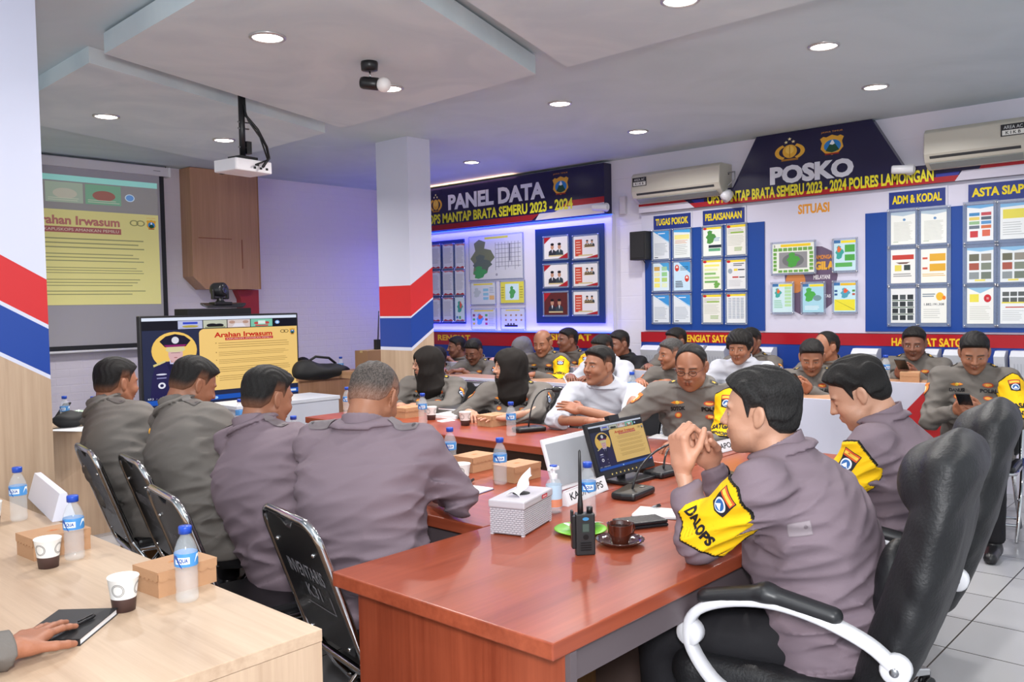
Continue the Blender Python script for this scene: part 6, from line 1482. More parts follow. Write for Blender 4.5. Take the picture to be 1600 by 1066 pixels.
b9 = backrow('b9', 1048, 531, 5.9, 150, 'grey-haired officer in profile behind the balding officer with glasses', pitch=.12, skin='b', opt={'grey': .25, 'hcol': (.03, .028, .028)})
b10 = backrow('b10', 1155, 519, 5.9, 190, 'long-haired man in a white shirt looking down in the back row', pitch=.22, cloth=WHT, hair='long', skin='b', uni=False)
b11 = backrow('b11', 1172, 514, 6.75, 178, 'officer half hidden behind the long-haired man in white', pitch=.1, name='')
b12 = backrow('b12', 1292, 519, 6.6, 150, 'balding officer in the rear row looking aside behind the one with the phone', pitch=.0, hair='balding', skin='b', lean=.1)
b13 = backrow('b13', 1268, 534, 5.85, 200, 'young officer looking down at his phone in the back row', pitch=.42, skin='b', phone_='dark phone held by the young officer in the back row', opt={'quiff': .014})
b14 = backrow('b14', 1428, 513, 6.8, 190, 'officer holding a phone with both hands behind the red triangle desk', pitch=.22, skin='c', phone_='dark phone held level behind the desk with the red triangle', name='SUDIRMAN', lean=.08, z=.9)
b15 = backrow('b15', 1523, 523, 5.75, 196, 'officer with yellow KASAT armband using a phone at the right edge', body=186, pitch=.42, skin='b', name='DANUSI', arm=('KASAT', 'LANTAS'), z=.72, pz=.1, patch=('R',), phone_='black phone held by the officer at the right edge', seat=.46, lean=.06)
bl = backrow('bl', 474, 566, 5.3, 250, 'person in a black jacket bending behind the television', body=262, pitch=.9, cloth=BLKC, z=.82, uni=False, lean=.3) if False else None
HB_ = ony(585, 548, 8.0)
bm_ = person('bm', HB_, 235, 250, 'officer half hidden to the left of the middle column near the corner', lean=.1, pitch=.2, skin='e', cloth=UNI_B, hands=desk_hands(HB_, 250, .82, .3), res=.0095, hres=.0055)
HB2 = ony(476, 562, 7.95)
bt_ = person('bt', HB2, 262, 275, 'person in a black jacket slumped behind the television beside a black bag', lean=.12, pitch=.5, skin='c', cloth=BLKC, hands=desk_hands(HB2, 275, .82, .22), res=.0095, hres=.0055)
HB3 = Vector((1.72, 7.0, 1.3))
bp_ = person('bp', HB3, 280, 285, 'person mostly hidden behind the left column holding a phone', lean=.12, pitch=.3, skin='b', cloth=UNI_D, hands={'L': ((2.05, 6.52, .86), (.5, -.5, .4), (-.3, -.5, .3), 'hold'), 'R': ((1.75, 6.45, .80), (.7, -.5, 0), (0, 0, -1), 'relax')}, res=.0095, hres=.005)
phone('dark phone in the hand of the person behind the left column', pd(97, 643, 6.15), 300, .9)
# ---------- the hand at the lower left belongs to a person at the pale desk
HP = (.02, 1.62, 1.33)
wp = onz(20, 1015, .79)
person('hand', HP, 15, 0, 'person at the lower left edge, only a hand resting on a black notebook in view', pelvis=(-.12, 1.58), pitch=.2, skin='b', cloth=UNI_D, hands={'L': (tuple(wp), hdir(42, -.02), (0, 0, -1), 'spread'), 'R': ((.45, 1.4, .8), (.3, .9, 0), (0, 0, -1), 'relax')}, elbow={'L': (-.3, .7, -.6), 'R': (0, -.9, -.4)}, res=.007, hres=.004)
stack_chair('folding chair of the person at the lower left edge', -.12, 1.58, 0)
# ================================================================== THINGS ON THE TABLES
CLR = M('#e6eef4', .06, 0, .8, 0, 0, 60, 0, .2)
BLUCAP = M('#1b49b5', .35)
def bottle(loc, label, group='water bottles', s=1.0, rz=0.0, lab=True):
    root = thing('water_bottle', label, 'bottle', tuple(loc), 2.3, group); root.scale = (s, s, s)
    prof = [(.001, .003), (.024, .0), (.0285, .006), (.0285, .02), (.0268, .03), (.0285, .042), (.0275, .056), (.0287, .07), (.0275, .082), (.029, .09), (.029, .128), (.0275, .138), (.02, .158), (.0125, .17), (.0118, .18)]
    b = MB().lathe(prof, CLR, n=28).build('bottle_body', root)
    MB().lathe([(.001, .176), (.0165, .176), (.0168, .192), (.0155, .195), (.001, .195)], BLUCAP, n=24).build('cap', root)
    lb = MB().lathe([(.0293, .094), (.0296, .097), (.0296, .125), (.0293, .128)], M('#4a8fd0', .35), n=28, cap=False).build('label', root)
    if lab:
        mb = MB(); wh = M('#e8f0f6', .35); dk = M('#1d4a9c', .35)
        mb.add([(.02975*cos(t), .02975*sin(t), z) for t in [.95+.13*i for i in range(11)] for z in (.1015, .119)], [(2*i, 2*i+1, 2*i+3, 2*i+2) for i in range(10)], wh)
        for a0, V_, c in ((2.7, 'w', wh), (5.2, 'w', wh), (3.6, 'd', dk), (0.4, 'd', dk)):
            pts = []; n = 9
            for i in range(n+1):
                t = a0+1.2*i/n; z = .103+.014*sin(i/n*pi*1.4); pts.append((.0298*cos(t), .0298*sin(t), z)); pts.append((.0298*cos(t), .0298*sin(t), min(z+.012*sin(pi*i/n)+.002, .124)))
            mb.add(pts, [(2*i, 2*i+1, 2*i+3, 2*i+2) for i in range(n)], c)
        V, F = text2d('AQUA', .04)
        for a0 in (1.1, 4.3): mb.add([(.0301*cos(a0+1.0*v[0]), .0301*sin(a0+1.0*v[0]), .1035+.013*v[1]) for v in V], F, dk if a0 < 2 else M('#f2f6fa', .4))
        mb.build('label_print', lb)
    return root
CAPP, CBR = M('#e9e8e6', .5), M('#4a3532', .5)
def cup(loc, label, group='paper cups', rz=0):
    root = thing('paper_cup', label, 'cup', tuple(loc), rz, group)
    MB().lathe([(.001, .006), (.026, .004), (.0262, .0), (.027, .0), (.0305, .034)], CBR, n=28, cap=False).build('sleeve_band', root)
    MB().lathe([(.0304, .0338), (.037, .083), (.0385, .085), (.0375, .087), (.036, .085), (.0275, .014), (.001, .012)], CAPP, n=28, cap=False).build('cup_body', root)
    g = M('#5a5656', .5)
    for a0 in (3.3, 5.0, 1.0):
        mb = MB()
        for R0 in (.0165, .0135):
            V = []; n = 22
            for i in range(n+1):
                t = 2*pi*i/n
                for rr in (R0, R0-.0013):
                    z = .058+rr*sin(t); r = .0304+(z-.034)/.049*.0066+.0004; aa = a0+rr*cos(t)/r; V.append((r*cos(aa), r*sin(aa), z))
            mb.add(V, [(2*i, 2*i+1, 2*i+3, 2*i+2) for i in range(n)], g)
        mb.build('printed_ring', root)
    return root
KR = M('#b48a68', .65, 0, .3, 0, .1, 90); KRD = M('#8f6440', .7)
def kbox(loc, label, deg, group='kraft snack boxes', L=.17, W=.125, Hh=.068):
    root = thing('snack_box', label, 'box', tuple(loc), radians(deg), group)
    MB().box((-L/2, -W/2, 0), (L/2, W/2, Hh-.006), KR).build('box_base', root)
    mb = MB(); mb.box((-L/2-.002, -W/2-.002, Hh-.006), (L/2+.002, W/2+.002, Hh), KR)
    n = 6
    for sx_ in (1, -1):
        for face in (0, 1):
            LL = L if face == 0 else W; pts = []
            for i in range(n*6+1):
                u = i/(n*6); pts.append((-LL/2+LL*u, Hh-.022-.006*abs(sin(pi*u*n))))
            poly = [(LL/2, Hh-.003), (-LL/2, Hh-.003)]+pts
            if face == 0: V = [Vector((x, sx_*(W/2+.0015), z)) for x, z in poly]; d = Vector((0, .0012*sx_, 0))
            else: V = [Vector((sx_*(L/2+.0015), x, z)) for x, z in poly]; d = Vector((.0012*sx_, 0, 0))
            mb.prism(V, d, KR)
    mb.build('lid', root)
    a = Art(); a.e(.5, .5, .5, .5, '#b88457', 16); a.e(.4, .55, .18, .2, '#c05a34', 10); a.e(.65, .45, .12, .16, '#c05a34', 10); a.build('stamp', root, (-.02, -.012, Hh+.0003), (.04, 0, 0), (0, .024, 0), (0, 0, 1), rough=.7)
    return root
def pad(loc, label, deg, w_, h_, th_, cover, name='notebook', cat='notebook', blk=True, n_=0):
    root = thing(name, label, cat, tuple(loc), radians(deg))
    MB().box((-w_/2+.003, -h_/2+.003, .0015), (w_/2-.003, h_/2-.003, th_-.0015), M('#e9e8ea', .6)).build('pages', root)
    mb = MB(); mb.box((-w_/2, -h_/2, 0), (w_/2, h_/2, .0015), cover)
    if blk: mb.box((-w_/2, -h_/2, th_-.0015), (w_/2, h_/2, th_), cover); mb.box((-w_/2-.0005, -h_/2, 0), (-w_/2+.0015, h_/2, th_), cover)
    mb.build('cover', root)
    return root
def pen(a, b, label, m1=BLK, m2=M('#8e9096', .3, .6)):
    a, b = Vector(a), Vector(b); root = thing('pen', label, 'pen', tuple(a)); d = b-a; L = d.length; u = d.normalized()
    MB().lathe([(.0008, 0), (.003, .012), (.0045, .016), (.0047, L*.55)], m2, up=u, n=12).build('barrel', root)
    MB().lathe([(.0047, L*.55), (.005, L*.56), (.0048, L*.95), (.003, L)], m1, up=u, n=12).build('grip', root)
    c = u.cross(Vector((0, 0, 1))).normalized(); MB().obox(u*L*.8+Vector((0, 0, .0062)), u*L*.16, c*.0018, Vector((0, 0, .0007)), m1).build('clip', root)
# ---- pale desk, lower left
bottle(onz(30, 813), 'water bottle at the left edge of the pale desk beside the white name block', rz=2.6)
bottle(onz(117, 873), 'water bottle between the kraft box and the name block on the pale desk', rz=1.8)
bottle(onz(293, 938), 'water bottle nearest the camera, by the corner of the pale desk', rz=2.0)
cup(onz(76, 886), 'paper cup in front of the farther kraft box on the pale desk', rz=.4)
cup(onz(194, 953), 'paper cup nearest the camera on the pale desk', rz=.6)
cup(onz(-14, 822), 'paper cup cut by the left edge of the photo on the pale desk')
kbox(onz(275, 915)+Vector((-.0, .0, 0)), 'kraft snack box beside the nearest water bottle on the pale desk', 4)
kbox(onz(85, 862), 'kraft snack box behind a paper cup at the left of the pale desk', 3)
root = thing('name_block', 'blank white triangular name block on the pale desk by the bottles', 'name block', tuple(onz(72, 795)), radians(90)); 
MB().prism([(-.26, -.04, 0), (-.26, .04, 0), (-.26, .012, .1), (-.26, -.012, .1)], (.52, 0, 0), M('#dcdcea', .35)).build('block_body', root, bevel=.001)
root.location = tuple((onz(62, 770)+onz(100, 822))/2)
root.rotation_euler = (0, 0, math.atan2((onz(100, 822)-onz(40, 765)).y, (onz(100, 822)-onz(40, 765)).x))
nb = onz(108, 985); pad(nb, 'closed black notebook under a pen at the lower left', 44, .20, .145, .016, M('#1b1b1e', .5))
pen(onz(72, 1000, .772), onz(148, 962, .772), 'black and grey pen lying on the closed black notebook')
# ---- side table of the four officers
bottle(onz(704, 734, .747), 'water bottle at the left behind a kraft box on the red side table', rz=2.2)
bottle(onz(782, 756, .747), 'water bottle between the two kraft boxes on the red side table', rz=2.4)
bottle(onz(460, 708, .747), 'water bottle beside the second officer seen from behind', rz=2)
bottle(onz(376, 672, .747), 'water bottle below the television between two officers', rz=2, lab=False)
kbox(onz(742, 733, .747), 'kraft snack box behind the paper cup on the red side table', 2, L=.16)
kbox(onz(808, 748, .747), 'kraft snack box nearest the head table on the red side table', 0)
kbox(onz(478, 700, .747), 'kraft snack box partly hidden by the nearest officer seen from behind', 0)
cup(onz(722, 756, .747), 'paper cup beside the dark mug on the red side table', rz=.5)
cup(onz(452, 706, .747), 'paper cup by the bottle near the second officer seen from behind', rz=.5)
root = thing('lidded_mug', 'dark brown glass mug by the paper cup on the red side table', 'mug', tuple(onz(698, 752, .747)))
MB().lathe([(.001, .004), (.03, 0), (.036, .01), (.038, .06), (.042, .075), (.04, .078), (.036, .06), (.034, .012), (.001, .01)], M('#2a120c', .12, 0, .6, 0, 0, 60, .5)).build('mug_body', root)
MB().tube([(-.036, 0, .06), (-.062, 0, .055), (-.064, 0, .03), (-.037, 0, .02)], .005, M('#2a120c', .12)).build('handle', root)
pad(onz(738, 768, .747), 'small open notepad with blue edge on the red side table', 8, .15, .11, .008, M('#3c4a7c', .5), blk=False)
pen(onz(722, 762, .757), onz(730, 757, .757)+Vector((.09, .05, 0)), 'dark pen on the small notepad with blue edge')
# ---- dark red table
bottle(onz(543, 648, .748), 'water bottle at the far left end of the dark red table', rz=2.4, lab=True)
bottle(onz(661, 662, .748), 'water bottle in front of the woman with glasses', rz=2.3)
bottle(onz(799, 681, .748), 'water bottle beside the table microphone in front of the woman with the folder', rz=2.3)
kbox(onz(535, 638, .748)+Vector((.02, -.16, 0)), 'kraft snack box at the far left end of the dark red table', 0)
kbox(onz(639, 651, .748), 'kraft snack box left of the bottle on the dark red table', 0)
kbox(onz(772, 664, .748), 'kraft snack box between the paper cup and the microphone on the dark red table', 0)
cup(onz(674, 656, .748), 'paper cup in front of the woman with glasses')
cup(onz(727, 665, .748), 'paper cup in front of the black folder on the dark red table')
tag(MB().add([(-.06, -.03, .001), (.05, -.04, .001), (.07, .03, .001), (-.04, .04, .001), (-.055, -.028, .006), (.05, -.036, .004), (.068, .03, .007), (-.038, .038, .003)], [(0, 1, 2, 3), (4, 5, 6, 7), (0, 1, 5, 4), (1, 2, 6, 5), (2, 3, 7, 6), (3, 0, 4, 7)], M('#e6e6ea', .7)).build('folded_napkin'), 'white folded napkin on the dark red table left of the cup', 'napkin').location = onz(696, 658, .748)
pad(onz(712, 650, .748), 'stack of white papers under the black folder', 100, .2, .27, .022, M('#c9c9cc', .6), name='paper_stack', cat='papers', blk=False)
fo = pad(onz(722, 644, .748)+Vector((.03, 0, .024)), 'black folder with a small red crest on the dark red table', 96, .24, .31, .014, M('#1a1a1c', .4), name='folder', cat='folder')
a = Art(); emblem_polri(a, .5, .5, 1, 1); a.build('crest', fo, (-.03, -.03, .0146), (.06, 0, 0), (0, .06, 0), (0, 0, 1))
def mic(label, loc, deg, tip, tall=.3):
    root = thing('desk_microphone', label, 'microphone', tuple(loc), radians(deg))
    MB().prism([(-.09, -.05, 0), (.09, -.06, 0), (.1, 0, 0), (.09, .06, 0), (-.09, .05, 0), (-.1, 0, 0)], (0, 0, .028), BLK).build('base', root, bevel=.01)
    pts = []
    T = Vector(tip)
    for i in range(11):
        t = i/10; pts.append(Vector((0, 0, .025))*(1-t)**2+2*t*(1-t)*Vector((T.x*.15, T.y*.15, T.z*1.15))+T*t*t)
    MB().tube(pts, .0045, BLK).build('gooseneck', root)
    MB().lathe([(.006, -.005), (.014, .0), (.018, .015), (.018, .035), (.01, .045), (.001, .048)], BLKM, T, 16, (T-pts[-2])).build('capsule', root)
    MB().obox((.05, -.02, .0285), (.012, 0, 0), (0, .008, 0), (0, 0, .001), STEEL).build('button', root)
    return root
mic('black gooseneck microphone in front of the woman with the folder', onz(826, 674, .748), -20, (.16, -.02, .24))
mic('black gooseneck microphone beside the tilted monitor on the head table', onz(988, 775), 10, (.42, -.06, .16))
mic('black gooseneck microphone near the WAKAPOLRES name plate', onz(1140, 752), 60, (-.04, .06, .07))
mic('black microphone base behind the clasped hands on the head table', onz(1037, 742), 0, (.14, .04, .1))
# ---- head table
def tissue():
    c = (onz(758, 838)+onz(872, 806))/2; A0, A1, B1 = onz(762, 836), onz(806, 846), onz(868, 808)
    u = (B1-A1); ang = math.atan2(u.y, u.x); L, W, Hh = .235, .125, .115
    root = thing('tissue_box', 'grey woven plastic tissue box on the head table', 'tissue box', tuple(onz(810, 829)+Vector((.04, .02, 0))), ang)
    mb = MB(); g = M('#a9a4ab', .5); g2 = M('#c0bbc2', .5)
    mb.box((-L/2+.004, -W/2+.004, .004), (L/2-.004, W/2-.004, Hh-.022), M('#918c94', .6))
    rows, cx_, cy_ = 12, 17, 9
    for r_ in range(rows):
        z = .008+r_*(Hh-.034)/rows; hh = (Hh-.034)/rows*.62; of = (r_ % 2)*.5
        for i in range(cx_+1):
            x0 = -L/2+.004+(i-of)*(L-.008)/cx_; x1 = min(x0+(L-.008)/cx_*.84, L/2-.002); x0 = max(x0, -L/2+.002)
            if x1 > x0:
                for s in (-1, 1): mb.box((x0, s*(W/2-.004), z), (x1, s*(W/2-.001), z+hh), g2)
        for i in range(cy_+1):
            y0 = -W/2+.004+(i-of)*(W-.008)/cy_; y1 = min(y0+(W-.008)/cy_*.84, W/2-.002); y0 = max(y0, -W/2+.002)
            if y1 > y0:
                for s in (-1, 1): mb.box((s*(L/2-.004), y0, z), (s*(L/2-.001), y1, z+hh), g2)
    mb.build('box_base', root)
    mb = MB()
    for sx_ in (-1, 1):
        for sy_ in (-1, 1): mb.box((sx_*(L/2-.012), sy_*(W/2-.012), 0), (sx_*(L/2-.002), sy_*(W/2-.002), .005), g2)
    mb.build('foot', root)
    mb = MB(); mb.box((-L/2-.003, -W/2-.003, Hh-.026), (L/2+.003, W/2+.003, Hh), M('#b7b2b9', .45)); lid = mb.build('lid', root, bevel=.005)
    MB().lathe([(.03, 0), (.03, .0006), (.001, .0006)], M('#2c2a2e', .8), (0, 0, Hh+.0002), 24).build('opening', lid)
    a = Art(); a.r(0, 0, 1, 1, '#c42b3a'); a.t('clario', .15, .25, .85, .8, '#f2dfe0', .02); a.build('maker_tag', lid, (.02, -W/2-.0045, Hh-.019), (.045, 0, 0), (0, 0, .013), (0, -1, 0))
    n = 14; vs = []; fs = []; random.seed(3)
    for i in range(n+1):
        for j in range(n+1):
            u_, v_ = i/n, j/n; x = -.06+.13*u_; y = .045*(v_-.5)*(1-.5*u_)+.008*sin(9*u_+2*v_); z = Hh+.004+.05*u_**1.7*(1-.25*abs(v_-.5))+.012*sin(7*v_+3*u_)*(u_)+.014*sin(pi*v_)
            vs.append((x, y, z))
    fs = [(i*(n+1)+j, (i+1)*(n+1)+j, (i+1)*(n+1)+j+1, i*(n+1)+j+1) for i in range(n) for j in range(n)]
    o = MB().add(vs, fs, M('#f1eff2', .8), True).build('tissue', root); s = o.modifiers.new('s', 'SOLIDIFY'); s.thickness = .0015
tissue()
root = thing('sanitizer_bottle', 'clear pump sanitizer bottle behind the tissue box', 'bottle', tuple(onz(866, 800)))
MB().lathe([(.001, .003), (.026, 0), (.029, .006), (.029, .1), (.022, .116), (.012, .122)], CLR).build('bottle_body', root)
MB().lathe([(.0293, .02), (.0293, .1)], M('#b7cfe4', .4), cap=False).build('label', root)
MB().lathe([(.0297, .022), (.0297, .05)], M('#d98a6a', .4), cap=False).build('label_print', root)
mb = MB(); mb.lathe([(.013, .12), (.014, .138), (.006, .14), (.0055, .155)], WPL, n=18); mb.box((-.012, -.012, .153), (.018, .012, .165), WPL); mb.tube([(.01, 0, .16), (-.03, -.006, .162), (-.036, -.007, .154)], .006, WPL); mb.build('pump', root, bevel=.002)
MB().lathe([(.014, .166), (.014, .17), (.001, .171)], BLUCAP).build('pump_top', root)
bottle(onz(919, 808), 'water bottle behind the two-way radio on the head table', rz=2.3)
def plate_name(txt, label, a_, b_, hgt, tiltback=.35):
    A0, B0 = Vector(a_), Vector(b_); u = (B0-A0); L = u.length; u.normalize(); back = Vector((-u.y, u.x, 0))
    root = thing('name_plate', label, 'name plate', tuple(A0)); up = (Vector((0, 0, 1))*cos(tiltback)+back*sin(tiltback))
    MB().prism([Vector((0, 0, 0)), up*hgt, up*hgt+back*.002, back*(2*sin(tiltback)*hgt+.002)], u*L, M('#dedde2', .2)).build('holder', root)
    a = Art(); a.r(.02, .06, .98, .94, '#e2e2e6'); a.r(.03, .9, .97, .915, '#7a7a80'); a.t(txt, .1, .26, .9, .74, '#26262c', .02); a.build('lettering', root, up*.001-back*.0006, u*L, up*hgt, -back+Vector((0, 0, .3)))
plate_name('KADALOPS', 'white name plate behind the water bottle on the head table, partly hidden', onz(888, 792), onz(951, 765), .058)
plate_name('WAKAPOLRES', 'white name plate reading WAKAPOLRES beside the clasped hands', onz(1100, 715), onz(1168, 698), .06)
# two-way radio
root = thing('two_way_radio', 'black two-way radio standing upright with its antenna on the head table', 'radio', tuple(onz(914, 866)), radians(-40))
mb = MB(); mb.prism([(-.029, -.017, 0), (.029, -.017, 0), (.03, .0, 0), (.027, .017, 0), (-.027, .017, 0), (-.03, 0, 0)], (0, 0, .125), M('#1b1c1f', .45)); mb.build('radio_body', root, bevel=.004)
mb = MB(); mb.lathe([(.0095, .125), (.0095, .142), (.0075, .143)], BLK, (.016, 0, 0), 16); mb.build('knob', root)
mb = MB(); mb.lathe([(.009, .12), (.0085, .15), (.006, .175), (.0045, .26), (.0038, .31), (.001, .315)], BLK, (-.012, .0, 0), 14); mb.build('antenna', root)
mb = MB(); mb.obox((-.034, .0, .07), (.006, 0, 0), (0, .012, 0), (0, 0, .05), BLK); mb.obox((-.038, .0, .115), (.004, 0, .0), (0, .009, 0), (0, 0, .02), BLK); mb.build('belt_clip', root, bevel=.003)
a = Art(); a.e(.5, .9, .18, .045, '#3f7fb0', 16); a.r(.28, .55, .72, .8, '#2c3432'); a.r(.33, .58, .67, .77, '#44524c'); a.e(.5, .44, .16, .07, '#121214', 16); [a.r(.2, .1+.06*i, .8, .13+.06*i, '#101012') for i in range(4)]
a.build('front_panel', root, (-.027, -.0178, .004), (.054, 0, 0), (0, 0, .118), (0, -1, 0), eps=.0002, rough=.35)
# plate with snack
root = thing('green_plate', 'green plate with a napkin and snack behind the radio', 'plate', tuple(onz(907, 832)))
MB().lathe([(.001, .004), (.055, .004), (.085, .015), (.087, .013), (.056, 0), (.001, 0)], M('#7cc23a', .3), n=40, cap=False).build('plate_body', root)
n = 10; vs = [(-.02+.1*i/n, -.035+.09*j/n, .014+.012*abs(sin(3*i/n+2*j/n))+.006*cos(5*j/n)) for i in range(n+1) for j in range(n+1)]
o = MB().add(vs, [(i*(n+1)+j, (i+1)*(n+1)+j, (i+1)*(n+1)+j+1, i*(n+1)+j+1) for i in range(n) for j in range(n)], M('#efeef0', .8), True).build('folded_napkin')
o.location = root.location; tag(o, 'crumpled white napkin lying on the green plate', 'napkin')
s = o.modifiers.new('s', 'SOLIDIFY'); s.thickness = .001
o = thing('wrapped_snack', 'brown wrapped snack roll on the green plate', 'snack', tuple(Vector(root.location)+Vector((-.04, -.01, .022))))
MB().lathe([(.004, -.035), (.014, -.028), (.017, 0), (.014, .028), (.004, .036)], M('#a5724a', .3, 0, .6, 0, .5, 90), up=(.6, .7, .12), n=16).build('wrapper', o)
# cup and saucer
root = thing('saucer', 'dark brown glass saucer under the coffee cup', 'saucer', tuple(onz(969, 851)))
MB().lathe([(.001, .004), (.035, .004), (.05, .008), (.074, .02), (.076, .018), (.052, .003), (.034, 0), (.001, 0)], M('#3a1a12', .1, 0, .6, 0, 0, 60, .5), n=48, cap=False, flute=.02, nf=24).build('saucer_body', root)
root = thing('coffee_cup', 'dark brown glass coffee cup on its saucer', 'cup', tuple(onz(969, 851, .7545)), radians(-10))
MB().lathe([(.001, .004), (.026, 0), (.03, .006), (.036, .03), (.04, .064), (.0405, .066), (.038, .064), (.034, .03), (.028, .01), (.001, .008)], M('#431e14', .1, 0, .6, 0, 0, 60, .6), n=40, cap=False).build('cup_body', root)
MB().lathe([(.037, .054), (.001, .0545)], M('#1a0c08', .1), n=32, cap=False).build('coffee', root)
MB().tube([(.038, 0, .056), (.056, 0, .056), (.062, 0, .042), (.054, 0, .026), (.035, 0, .02)], .0045, M('#431e14', .12)).build('handle', root)
root = thing('wallet', 'black zipped leather wallet behind the coffee cup', 'wallet', tuple(onz(1000, 822)), radians(-28))
MB().box((-.085, -.045, .001), (.085, .045, .012), M('#1a1a1e', .35, 0, .5, 0, .3, 80)).build('lower_half', root, bevel=.005)
MB().box((-.083, -.044, .0125), (.083, .044, .024), M('#1e1e22', .35, 0, .5, 0, .3, 80)).build('upper_half', root, bevel=.005)
pad(onz(1034, 804), 'open notebook with handwriting beside the wallet', 20, .13, .19, .01, M('#2c2c30', .5), blk=False)
a = Art(); a.lines(.1, .1, .9, .9, 8, '#8a8aa0', .12, .5); a.build('handwriting_note', None, onz(1034, 804)+Vector((-.03, -.08, .0092)), (.09, .03, 0), (-.03, .12, 0), (0, 0, 1)) if False else None
pen(onz(1016, 793, .766), onz(1040, 795, .766)+Vector((.03, .04, 0)), 'black pen lying across the open notebook')
# tilted monitor
def tilted(name, label, bl, br, hgt, lean, art, frame, th_=.018, emit=.5, bez=.012):
    A0, B0 = Vector(bl), Vector(br); u = (B0-A0); L = u.length; u.normalize(); back = Vector((-u.y, u.x, 0))
    up = (Vector((0, 0, 1))*cos(lean)+back*sin(lean)); n = (back*cos(lean)-Vector((0, 0, 1))*sin(lean))
    root = thing(name, label, 'monitor' if art else 'document stand', tuple(A0))
    MB().obox(u*L/2+up*hgt/2+n*th_/2, u*L/2, up*hgt/2, n*th_/2, frame).build('casing', root, bevel=.003)
    return root, u, up, n, L, back
A0 = onz(938, 752, .785); B0 = onz(1024, 728, .785)
mon, u, up, n, L, back = tilted('desk_monitor', 'small tilted desk monitor showing the yellow slide on the head table', A0, B0, .235, .32, True, BLK)
slide().build('display', mon, u*.012+up*.03-n*.0008, u*(L-.024), up*.19, -n, emit=.42, eps=.00005)
a = Art(); [a.r(.1+.12*i, .3, .13+.12*i, .7, '#c9b56a') for i in range(7)]; a.build('button_row', mon, u*L*.15+up*.006-n*.0008, u*L*.6, up*.016, -n)
MB().obox(u*L*.5+up*.24+n*.009, u*.035, up*.012, n*.012, BLK).build('clip_camera', mon)
mb = MB(); mb.box((-.08, -.06, -.035), (.12, .09, -.02), BLK); m_ = mb.build('stand', mon, bevel=.004); m_.location = u*L/2; 
MB().obox(u*L/2+Vector((0, 0, .02))+back*.04, u*.02, Vector((0, 0, .05)), back*.008, BLK).build('neck', mon)
A0 = onz(868, 770, .752); B0 = onz(955, 742, .752)
ds, u, up, n, L, back = tilted('document_stand', 'white framed tilted document stand left of the desk monitor', A0, B0, .215, .3, False, M('#e2e1e6', .35), .012)
MB().obox(u*L/2+up*.105-n*.001, u*(L/2-.014), up*.088, n*.0012, M('#a3a6ad', .3)).build('sheet', ds)
MB().obox(u*L/2+Vector((0, 0, .09))+back*.085, u*.01, Vector((0, 0, .09)), back*.004, M('#e2e1e6', .35)).build('prop', ds)
# things near the balding officer
pad(onz(1040, 684, .748), 'white notepad under the hand of the balding officer', 10, .13, .16, .008, M('#9aa4b8', .5), blk=False)
kbox(onz(1000, 650, .748)+Vector((.3, .06, 0)), 'kraft snack box behind the desk monitor on the dark red table', 5) if False else None
# back rows
bottle(onz(988, 628, ZR1), 'water bottle on the white fronted desk behind the man with crossed arms', rz=2.4)
kbox(onz(1010, 624, ZR1), 'kraft snack box beside the bottle on the white fronted desk', 10)
bottle(onz(1384, 598, ZR2), 'water bottle on the desk with the red triangle', rz=2.4)
kbox(onz(1422, 596, ZR2), 'kraft snack box on the desk with the red triangle', 15)
kbox(onz(1150, 600, ZR1)+Vector((0.2, 0, 0)), 'kraft snack box in front of the long-haired man in white', 0)
pen(pd(880, 588, 6.9), pd(887, 601, 6.85), 'white pen in the hand of the bald officer', WPL, WPL)
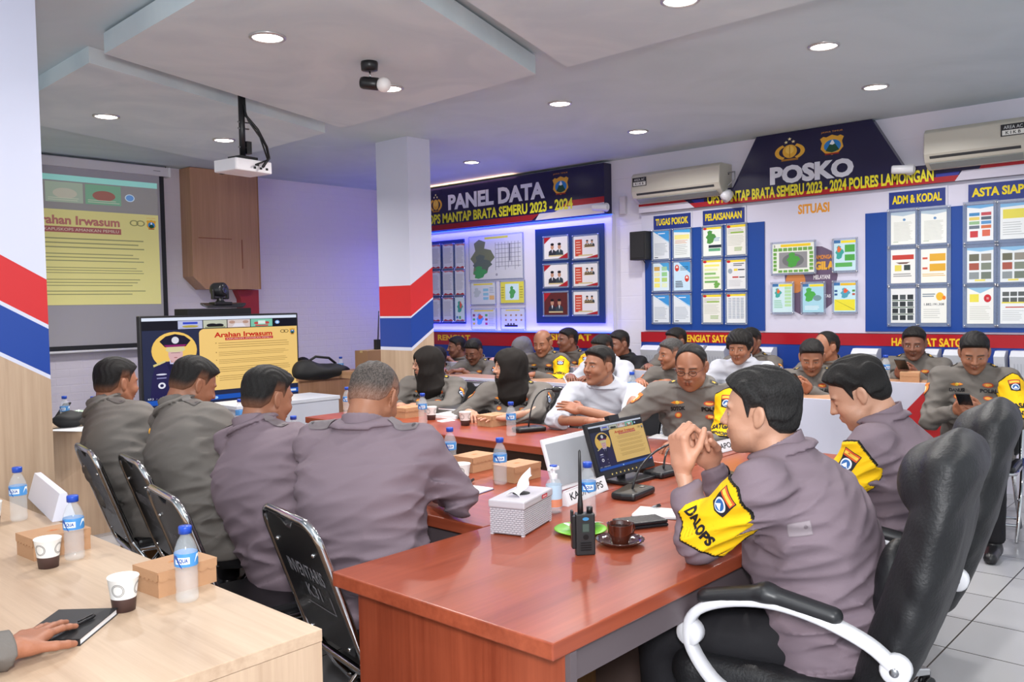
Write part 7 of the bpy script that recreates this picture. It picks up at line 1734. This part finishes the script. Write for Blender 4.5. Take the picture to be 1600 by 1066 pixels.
# far end desk
bottle(onz(533, 588, .82), 'water bottle on the far brown desk near the corner', rz=2.4)
kbox(onz(556, 590, .82), 'kraft snack box on the far brown desk', 0, L=.24, W=.2, Hh=.07)
p = onz(582, 590, .82)+Vector((.1, .1, 0)); root = thing('cardboard_box', 'cardboard box standing on the far brown desk near the column', 'box', (p.x, p.y, .82))
MB().box((-.15, -.1, 0), (.15, .1, .26), M('#8f6c50', .7)).build('carton', root); MB().box((-.152, -.02, .24), (.152, .02, .262), M('#b39a6c', .4)).build('tape', root)
p = onz(505, 592, .82); root = thing('black_bag', 'soft black bag on the far brown desk right of the television', 'bag', (p.x, p.y, .82))
V, F = snet(lambda P: smin(s_ell(P, (0, 0, .07), (.3, .13, .075)), s_ell(P, (-.18, .02, .1), (.14, .1, .1)), .05)-.008*snoise(P, 22, 1), (-.36, -.2, -.02), (.36, .2, .26), .015, .03); nmesh('bag_body', V, F, M('#151517', .7), root)
MB().tube([(-.2, 0, .16), (-.1, -.03, .22), (.05, -.03, .2), (.15, 0, .14)], .012, M('#151517', .7)).build('handle', root)
p = onz(572, 580, .82)+Vector((.05, .35, 0)); root = thing('handheld_radio', 'handheld radio with a thin antenna by the middle column', 'radio', (p.x, p.y, .82+.26))
MB().box((-.03, -.02, 0), (.03, .02, .1), BLK).build('radio_body', root, bevel=.004); MB().tube([(.01, 0, .1), (.03, 0, .38)], .006, BLK).build('antenna', root)
root.location = tuple(Vector(bpy.data.objects['cardboard_box'].location)+Vector((.05, 0, .262)))
# left desk by the column
bottle(onz(100, 672, .75)+Vector((.1, .25, 0)), 'water bottle behind the hand with the phone by the left column', rz=2)
bottle(onz(152, 668, .75)+Vector((.02, .1, 0)), 'water bottle on the pale desk beyond the leftmost officer', rz=2)
p = onz(112, 672, .75)+Vector((.05, .15, 0)); root = thing('black_bag', 'small black pouch on the pale desk beside the left column', 'bag', (p.x, p.y, .75))
V, F = snet(lambda P: s_ell(P, (0, 0, .05), (.11, .08, .055))-.006*snoise(P, 40, 1), (-.15, -.12, -.02), (.15, .12, .14), .01, .03); nmesh('bag_body', V, F, M('#151517', .7), root)
root = thing('drinking_glass', 'small pale green glass on the pale desk beside the left column', 'glass', tuple(onz(123, 664, .75)+Vector((.03, .06, 0))))
MB().lathe([(.001, .003), (.026, 0), (.032, .09), (.03, .09), (.025, .006), (.001, .006)], M('#c9dcc8', .1, 0, .5, 0, 0, 60, 0, .6)).build('glass_body', root)
MB().lathe([(.001, .008), (.026, .008), (.029, .05), (.001, .05)], M('#b7cdb0', .2)).build('drink', root)
pad(onz(108, 672, .75)+Vector((.05, -.0, 0)), 'loose white papers on the pale desk beside the left column', 30, .21, .28, .004, M('#dcdce0', .6), name='paper_stack', cat='papers', blk=False)
